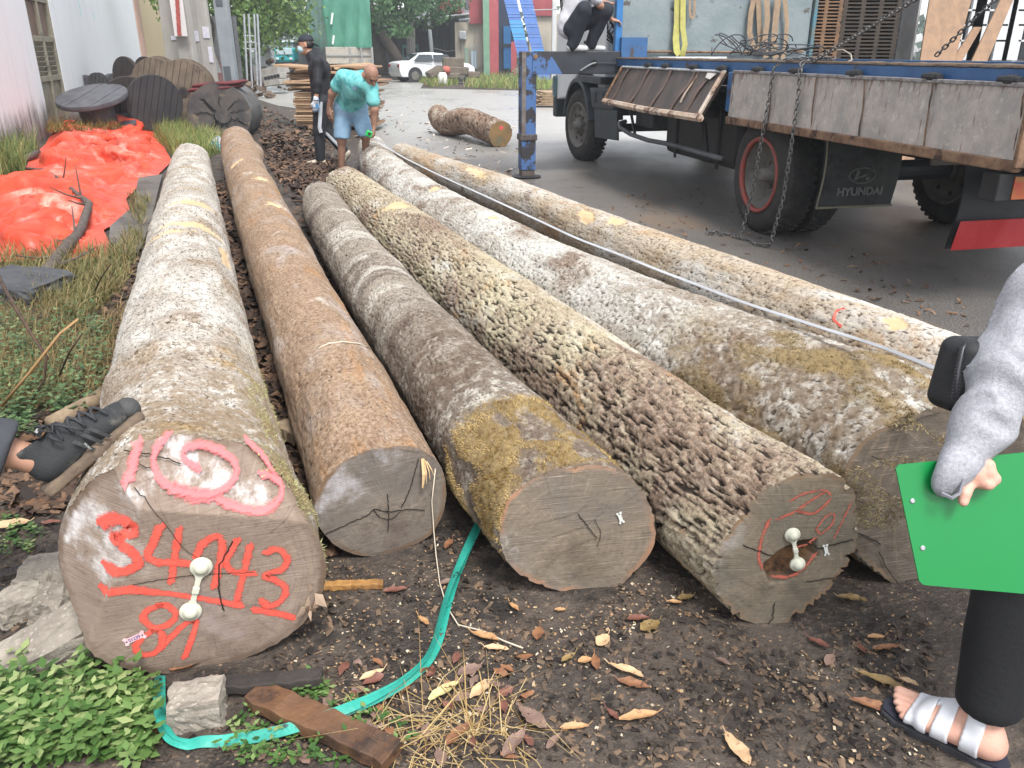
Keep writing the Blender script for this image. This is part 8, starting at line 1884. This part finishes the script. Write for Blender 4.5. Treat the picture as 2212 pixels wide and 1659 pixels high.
plank_px('charred_board',(386,1486),(696,1462),0.045,0.025,m_wd2,'charred board lying under the numbered log','board',0.05)
plank_px('charred_board',(330,1470),(280,1540),0.05,0.02,m_wd2,'short charred board left of the strap loop','board',0.03)
plank_px('split_stick',(700,1266),(828,1262),0.028,0.02,m_wd3,'yellow split stick by the numbered log','stick',0.02)
plank_px('timber_wedge',(604,920),(650,945),0.07,0.05,m_wd4,'pale timber wedge between the two left logs','wedge',0.10)
for k,(a,b,w_,lab)in enumerate((((55,1090),(160,1075),.05,'dark bark slab under the raised heel'),((20,1000),(130,1040),.06,'dark bark slab behind the ankle'),((60,1215),(160,1195),.04,'rotten bark strip left of the numbered log'),((0,1245),(70,1225),.04,'rotten bark strip at the left edge'),((30,960),(110,930),.05,'charred strip among the weeds by the stick'))):
 plank_px('bark_slab',a,b,w_,0.018,m_wd2 if k%2 else m_wd1,lab,'bark slab',0.03)
for a,b,r_,m,lab in(((112,918),(262,828),0.040,m_wd4,'pale round stick lying against the lichened log'),((560,1300),(562,1302),0.0,m_wd4,'')):
 if r_:tag(MB().tube([gp(*a,r_),gp((a[0]+b[0])/2+6,(a[1]+b[1])/2,r_+0.01),gp(*b,r_)],[r_,r_*0.95,r_*0.85],12).build('round_stick',m,None,True),lab,'stick')
def rock(name,px,py,dims,az,m,lab,cat,h=0.0,seed=0,tilt=(0,0),rough=0.12):
 c=gp(px,py,0.0);c[2]=hground(c[0],c[1])+h;bm=bmesh.new();bmesh.ops.create_cube(bm,size=1.0);bmesh.ops.subdivide_edges(bm,edges=bm.edges[:],cuts=7,use_grid_fill=True)
 V=np.array([v.co[:]for v in bm.verts]);fs=[[v.index for v in f.verts]for f in bm.faces];bm.free()
 rr=np.linalg.norm(V,axis=1);V=V*(0.90+0.10*(0.6/np.maximum(rr,0.3)))[:,None];nn=np.stack([fbm(V[:,0]*2+seed,V[:,1]*2,V[:,2]*2+k*9,4)for k in range(3)],1);V=V+nn*rough+0.03*np.sign(fbm(V[:,0]*6,V[:,1]*6,V[:,2]*6+seed,2))[:,None]*V
 V=(V*np.array(dims))@(rotz(az)@rotx(tilt[0])@roty(tilt[1])).T+c
 return tag(mesh_obj(name,V,fs,m,None,False),lab,cat)
def concm(name):
 t=NT(name);v=t.coord();n=t.noise(v,9,6,0.65);c=t.mix(t.step(n,0.35,0.65),C(132,124,114),C(160,152,140));vo=t.n('TexVoronoi');t.l(v,vo.inputs['Vector']);vo.inputs['Scale'].default_value=85
 c=t.mix(t.math('MULTIPLY',t.step(vo.outputs['Distance'],0.42,0.34),t.step(vo.outputs['Color'],0.55,0.6)),c,t.mix(vo.outputs['Color'],C(96,94,94),C(176,168,156)));return t.done(c,0.9,t.bump(t.math('ADD',n,t.noise(v,60,5,0.7)),0.8,0.01))
m_cc=concm('broken_concrete')
rock('concrete_chunk',432,1555,(0.12,0.10,0.11),0.2,m_cc,'broken concrete chunk inside the strap loop','concrete chunk',0.02,1)
rock('concrete_chunk',105,1440,(0.24,0.13,0.11),0.55,m_cc,'long broken concrete slab among weeds left of the numbers','concrete chunk',0.03,2,(0.2,-0.35))
rock('concrete_chunk',120,1340,(0.10,0.16,0.14),0.3,m_cc,'grey concrete lump touching the numbered log','concrete chunk',0.02,3,(0,0.4))
rock('concrete_chunk',50,1335,(0.13,0.10,0.10),0.9,m_cc,'mossy concrete lump at the left edge','concrete chunk',0.02,4)
rock('concrete_chunk',110,1250,(0.16,0.14,0.06),0.2,m_cc,'flat concrete piece beside the log under the shoe','concrete chunk',0.0,5)
rock('stone_block',48,640,(0.55,0.42,0.22),-0.3,mat('dark_wet_stone',C(70,72,76),C(54,55,58),5,0.6,0.5,20),'dark square stone block in the weeds below the tarpaulin','stone',0.02,6,(0.05,0.05),0.05)
pv=np.array([gp(x,y)[:2]for x,y in((300,392),(352,385),(325,500),(300,560),(235,560),(240,500),(290,455))])
Vp=np.array([[x,y,0.0]for x,y in pv]);Vp[:,2]=0.05
o=MB().add(Vp,[tuple(range(len(Vp)))[::-1]]).build('pavement',mat('wet_grey_paving',C(82,79,76),C(104,98,92),1.6,0.5,0.5,12,C(66,58,50),2.5,(0.46,0.62)),None);tag(o,kind='structure')
# ---- green strap
m_strap=mat('teal_strap',C(46,160,142),C(36,140,126),12,0.45,0.3,60,C(30,60,56),24,(0.60,0.66))
spx=[(345,1462),(343,1500),(346,1545),(362,1590),(388,1608),(430,1610),(520,1600),(600,1583),(680,1560),(760,1530),(830,1500),(900,1455),(940,1405),(952,1350),(968,1290),(990,1235),(1012,1185),(1034,1140),(1048,1105)]
sp3=np.array([gp(x,y,0.03+0.02*math.sin(i*0.9))for i,(x,y)in enumerate(spx)]);tt=np.linspace(0,len(sp3)-1,110);Sp=np.stack([np.interp(tt,np.arange(len(sp3)),sp3[:,i])for i in range(3)],1)
Spp=np.pad(Sp,((4,4),(0,0)),mode='reflect',reflect_type='odd');Sp=np.stack([np.convolve(Spp[:,i],np.ones(9)/9,'valid')for i in range(3)],1)
Sp[:,2]=np.maximum(Sp[:,2],hground(Sp[:,0],Sp[:,1])+0.008)
sg=thing('packing_strap','teal packing strap looping over the mud between the logs','strap',(Sp[40][0],Sp[40][1],0))
for k in range(2):
 d_=np.gradient(Sp,axis=0);s_=np.cross(d_,[0,0,1.0]);s_/=np.linalg.norm(s_,axis=1)[:,None];tw_=np.sin(np.linspace(0,9,110)+k*1.3)*0.8
 s2=s_*np.cos(tw_)[:,None]+np.array([0,0,1.0])*np.sin(tw_)[:,None];o_=s_*(0.010*(k-0.5))*np.sin(np.linspace(0,6,110))[:,None]+np.array([0,0,0.006*k])
 g_=np.stack([Sp+o_+s2*0.013,Sp+o_+np.array([0,0,0.002]),Sp+o_-s2*0.013],1);MB().grid(g_).grid(g_[:,::-1]-np.array([0,0,0.001])).build('strand',m_strap,sg,True)
a_=np.array([gp(938,984,0.03),gp(976,985,0.03)]);g_=np.array([[p+np.array([0,0.012,0.0]),p-np.array([0,0.012,0])]for p in(a_[0],(a_[0]+a_[1])/2+[0,0,0.01],a_[1])]);MB().grid(g_).grid(g_[:,::-1]-[0,0,0.002]).build('strand',m_strap,sg)
# ---- pale twine
tw3=[LB.face_pt(*LB.on_face(938,1010),lift=0.01)[0],LB.face_pt(*LB.on_face(930,1080),lift=0.012)[0],LB.face_pt(*LB.on_face(934,1140),lift=0.012)[0]]+[gp(x,y,h)for x,y,h in((942,1200,0.03),(950,1260,0.02),(965,1310,0.02),(990,1350,0.018),(1040,1362,0.018),(1090,1385,0.018),(1130,1400,0.016))]
tag(MB().tube(np.array(tw3),0.0022,5).build('twine',mat('pale_twine',C(196,184,166)),None,True),'thin pale twine trailing from the tan log end over the mud','twine')
pt=[log_point(LB,x,y,0.008)for x,y in((688,752),(710,742),(740,738),(775,742),(800,752))];pt=[p[0]for p in pt if p is not None]
if len(pt)>2:tag(MB().tube(np.array(pt),0.003,5).build('twine',mat('pale_twine',C(196,184,166)),None,True),'pale twine lying across the top of the tan log','twine')
# ---- plastic sack by the log ends, thin black wire, dead stems
c=gp(462,325,0.0);rs_=np.random.RandomState(3)
q=np.array([[[c[0]+0.30*(i-3)/3,c[1]+0.3*(j-3)/3,max(0.03,hground(c[0],c[1])+0.16*math.exp(-((i-3)**2+(j-3)**2)/6.0)+0.05*rs_.normal())]for j in range(7)]for i in range(7)])
tag(MB().grid(q).build('plastic_bag',mat('blue_white_plastic',C(176,184,190),C(150,158,166),6,0.4,c3=C(70,160,180),s3=4,t3=(0.55,0.6)),None,True),'crumpled blue and white plastic bag beside the far log ends','bag')
a_=gp(700,438,0.08);tag(MB().box(a_+[0,0,0.05],(0.22,0.08,0.012),rotz(-0.7)).build('white_scrap',mat('white_scrap',C(214,214,214)),None),'white plastic scrap on the bark litter','scrap')
for i,(pts,r_,lab)in enumerate((([(-10,585,0.5),(30,660,0.42),(70,725,0.34),(100,770,0.26),(96,820,0.15),(60,880,0.02)],0.008,'thin dark bent stem rising out of the weeds at the left edge'),([(0,880,0.1),(60,810,0.25),(130,720,0.42),(168,690,0.46),(150,700,0.44)],0.006,'dry brown stalk arching over the weeds'),([(120,830,0.05),(150,760,0.25),(178,720,0.35)],0.004,'thin dry stalk next to the lichened log'),([(200,640,0.03),(218,600,0.22),(240,570,0.34)],0.004,'thin twig standing below the tarpaulin corner'))):
 tag(MB().tube([gp(*p)for p in pts],[r_*(1.2-0.12*k)for k in range(len(pts))],6).build('dead_stem',mat('dark_stem',C(58,44,36),C(84,62,46),20,0.8)if i!=1 else mat('dry_stalk',C(150,118,78)),None,True),lab,'plant stem')
tag(MB().tube([gp(-20,372,0.05),gp(20,350,0.08),gp(50,345,0.10),gp(82,330,0.12)],0.05,8).build('thick_branch',m_twig,None,True),'thick grey branch lying at the foot of the stained wall','branch')
# ================================================================ GRASS AND WEEDS
def blades(name,P,rs,lmin,lmax,wd,colr,lab,lean=0.6):
 n=len(P);a=rs.uniform(0,6.28,n);L_=rs.uniform(lmin,lmax,n);le=rs.uniform(0.1,lean,n)
 d_=np.stack([np.cos(a)*le,np.sin(a)*le,np.ones(n)],1);d_/=np.linalg.norm(d_,axis=1)[:,None];s_=np.stack([-np.sin(a+0.6),np.cos(a+0.6),np.zeros(n)],1)*wd*rs.uniform(0.6,1.4,(n,1))
 m_=P+d_*(L_*0.55)[:,None];tip=m_+(d_+np.stack([np.cos(a),np.sin(a),-0.7*np.ones(n)],1)*(le*0.8)[:,None])*(L_*0.5)[:,None]
 V_=np.stack([P-s_,P+s_,m_+s_*0.7,m_-s_*0.7,tip],1).reshape(-1,3);i=np.arange(n)*5
 F_=[tuple(q)for q in np.stack([i,i+1,i+2,i+3],1)]+[tuple(q)for q in np.stack([i+3,i+2,i+4],1)]
 t=NT(name);c=t.mix(t.step(t.attr('rv'),0,0.6),colr[0],colr[1]);c=t.mix(t.step(t.attr('rv'),0.6,1.0),c,colr[2]);m=t.done(c,0.6,spec=0.3)
 ds=t.n('BsdfTranslucent');t.l(c,ds.inputs['Color']);mx=t.n('MixShader');mx.inputs[0].default_value=0.3;t.l(t.bs.outputs[0],mx.inputs[1]);t.l(ds.outputs[0],mx.inputs[2]);t.l(mx.outputs[0],t.out.inputs['Surface'])
 o=mesh_obj(name,V_,F_,m,None,False,attrs=dict(rv=np.repeat(rs.uniform(size=n),5)));return tag(o,lab,None,None,'stuff')
rs=np.random.RandomState(44)
Pg=np.concatenate([scatter([(150,262),(190,235),(250,235),(330,262),(400,270),(480,318),(450,345),(375,345),(335,278),(230,275)],4200,rs),scatter([(330,300),(440,300),(480,330),(440,350),(372,340)],1400,rs)])
blades('grass',Pg,rs,0.12,0.42,0.006,(C(92,116,62),C(140,152,92),C(170,152,98)),'tall green grass round the cable reels and black log')
Pg=np.concatenate([scatter([(100,296),(250,288),(270,300),(110,312)],800,rs)]);Pg[:,2]+=0.16
blades('dry_grass',Pg,rs,0.1,0.3,0.006,(C(150,118,72),C(128,104,60),C(120,130,70)),'dry tawny grass strip poking over the tarpaulin',1.4)
Pg=np.concatenate([scatter([(0,300),(60,300),(90,330),(60,345),(0,370)],500,rs),scatter([(0,345),(50,345),(60,390),(0,400)],600,rs)])
blades('wall_weeds',Pg,rs,0.15,0.5,0.007,(C(76,100,52),C(116,132,78),C(150,140,92)),'straggling weeds along the foot of the white wall')
Pg=np.concatenate([scatter([(0,560),(130,548),(250,548),(300,560),(260,640),(180,700),(0,640)],3400,rs),scatter([(280,430),(330,440),(310,500),(285,480)],350,rs),scatter([(280,510),(320,520),(290,560),(240,560)],400,rs)])
Pg=Pg[~log_hits(Pg,0.05)]
blades('low_grass',Pg,rs,0.05,0.20,0.004,(C(140,126,88),C(112,118,74),C(170,146,106)),'low yellowing grass below the tarpaulin',1.0)
Pg=np.concatenate([scatter([(0,640),(200,700),(290,660),(270,780),(230,880),(0,900)],3000,rs)]);Pg=Pg[~log_hits(Pg,0.04)]
blades('straggly_grass',Pg,rs,0.04,0.16,0.0028,(C(136,120,80),C(156,134,96),C(100,108,68)),'straggly dry grass mixed into the weeds',1.3)
Pg=scatter([(860,1540),(1010,1520),(1160,1560),(1050,1659),(830,1659),(760,1600)],150,rs)
blades('dry_straw',Pg,rs,0.10,0.30,0.0018,(C(206,184,138),C(186,160,110),C(160,130,86)),'pale dry straw lying at the bottom of the mud',14.0)
Pg=np.concatenate([scatter([(1000,190),(1010,176),(1050,160),(1120,170),(1190,180),(1190,195),(1110,193)],2400,rs),scatter([(905,178),(940,168),(985,172),(990,184),(930,188)],900,rs)])
blades('verge_grass',Pg,rs,0.15,0.55,0.02,(C(112,138,70),C(146,160,96),C(170,150,110)),'green verge grass at the far side of the wet road')
def leafy(name,P,rs,ls,colr,lab,hmax=0.12,per=9):
 n=len(P);st=[];Q=[];rvs=[]
 for p in P:
  a=rs.uniform(0,6.28);hh=hmax*rs.uniform(0.3,1.0);tip=p+np.array([math.cos(a)*hh*0.6,math.sin(a)*hh*0.6,hh]);tone=rs.uniform()
  for k in range(per):
   f=(k+1.0)/per;c=p+(tip-p)*f;b=a+k*2.4+rs.uniform(-0.4,0.4);l_=ls*rs.uniform(0.6,1.25);d_=np.array([math.cos(b),math.sin(b),rs.uniform(-0.1,0.5)]);s_=np.array([-math.sin(b),math.cos(b),0])*l_*0.27;m_=c+d_*l_*0.5-[0,0,0.10*l_]
   Q.append([c,m_+s_,c+d_*l_-[0,0,0.15*l_],m_-s_]);rvs.append(np.clip(tone+rs.normal(0,0.15),0,1))
 Q=np.array(Q);Vq,_=quads(Q);mid=Q[:,[0,2]].mean(1)
 i=np.arange(len(Q))[:,None]*4;F_=np.concatenate([i+np.array([0,1,2]),i+np.array([0,2,3])])
 t=NT(name);c=t.mix(t.step(t.attr('rv'),0,0.7),colr[0],colr[1]);c=t.mix(t.step(t.attr('rv'),0.7,1),c,colr[2]);m=t.done(c,0.45,spec=0.4)
 ds=t.n('BsdfTranslucent');t.l(c,ds.inputs['Color']);mx=t.n('MixShader');mx.inputs[0].default_value=0.3;t.l(t.bs.outputs[0],mx.inputs[1]);t.l(ds.outputs[0],mx.inputs[2]);t.l(mx.outputs[0],t.out.inputs['Surface'])
 o=mesh_obj(name,Vq,F_,m,None,False,attrs=dict(rv=np.repeat(np.array(rvs),4)));return tag(o,lab,None,None,'stuff')
WD=(C(58,92,44),C(92,126,66),C(142,160,104))
Pw=np.concatenate([scatter([(0,1500),(60,1480),(180,1520),(300,1560),(330,1659),(0,1659)],230,rs),scatter([(180,1480),(330,1530),(320,1600),(200,1560)],60,rs)])
leafy('leafy_weeds',Pw,rs,0.034,(C(70,104,50),C(108,138,78),C(158,172,116)),'low leafy green weeds filling the lower corner',0.11,10)
Pw=np.concatenate([scatter([(0,700),(160,690),(240,720),(250,800),(200,870),(0,910)],260,rs),scatter([(0,900),(60,880),(80,960),(0,990)],60,rs),scatter([(100,890),(200,860),(210,900),(120,920)],30,rs)]);Pw=Pw[~log_hits(Pw,0.05)]
leafy('weed_patch',Pw,rs,0.032,(C(64,94,56),C(98,128,82),C(136,150,104)),'grey-green weed patch left of the lichened log',0.16,8)
Pw=np.concatenate([scatter([(620,1480),(720,1490),(860,1560),(900,1600),(820,1659),(540,1659),(480,1620)],90,rs),scatter([(0,1120),(110,1150),(60,1220),(0,1230)],26,rs),scatter([(520,1470),(560,1440),(600,1480),(560,1560)],14,rs),scatter([(330,1500),(390,1490),(380,1540)],12,rs),scatter([(160,1420),(200,1440),(180,1500)],10,rs)]);Pw=Pw[~log_hits(Pw,0.05)]
leafy('weed_sprigs',Pw,rs,0.020,WD,'small leafy sprigs scattered on the mud in front',0.05,7)
Pw=np.concatenate([scatter([(1100,178),(1125,170),(1140,185),(1110,190)],40,rs)])
leafy('verge_bush',Pw,rs,0.22,(C(84,124,84),C(120,150,104),C(170,130,110)),'leafy bush by the blue loading ramps',0.9,12)
# ================================================================ DAMP AIR
t=bpy.data.materials.new('damp_air');t.use_nodes=True
for n in list(t.node_tree.nodes):
 if n.type=='BSDF_PRINCIPLED':t.node_tree.nodes.remove(n)
pv_=t.node_tree.nodes.new('ShaderNodeVolumePrincipled');pv_.inputs['Color'].default_value=(0.90,0.95,1.0,1);pv_.inputs['Density'].default_value=0.0018;pv_.inputs['Anisotropy'].default_value=0.2
t.node_tree.links.new(pv_.outputs[0],t.node_tree.nodes['Material Output'].inputs['Volume'])
hz=MB().box((15,45,5.5),(230,170,14)).build('haze',t);tag(hz,kind='stuff')
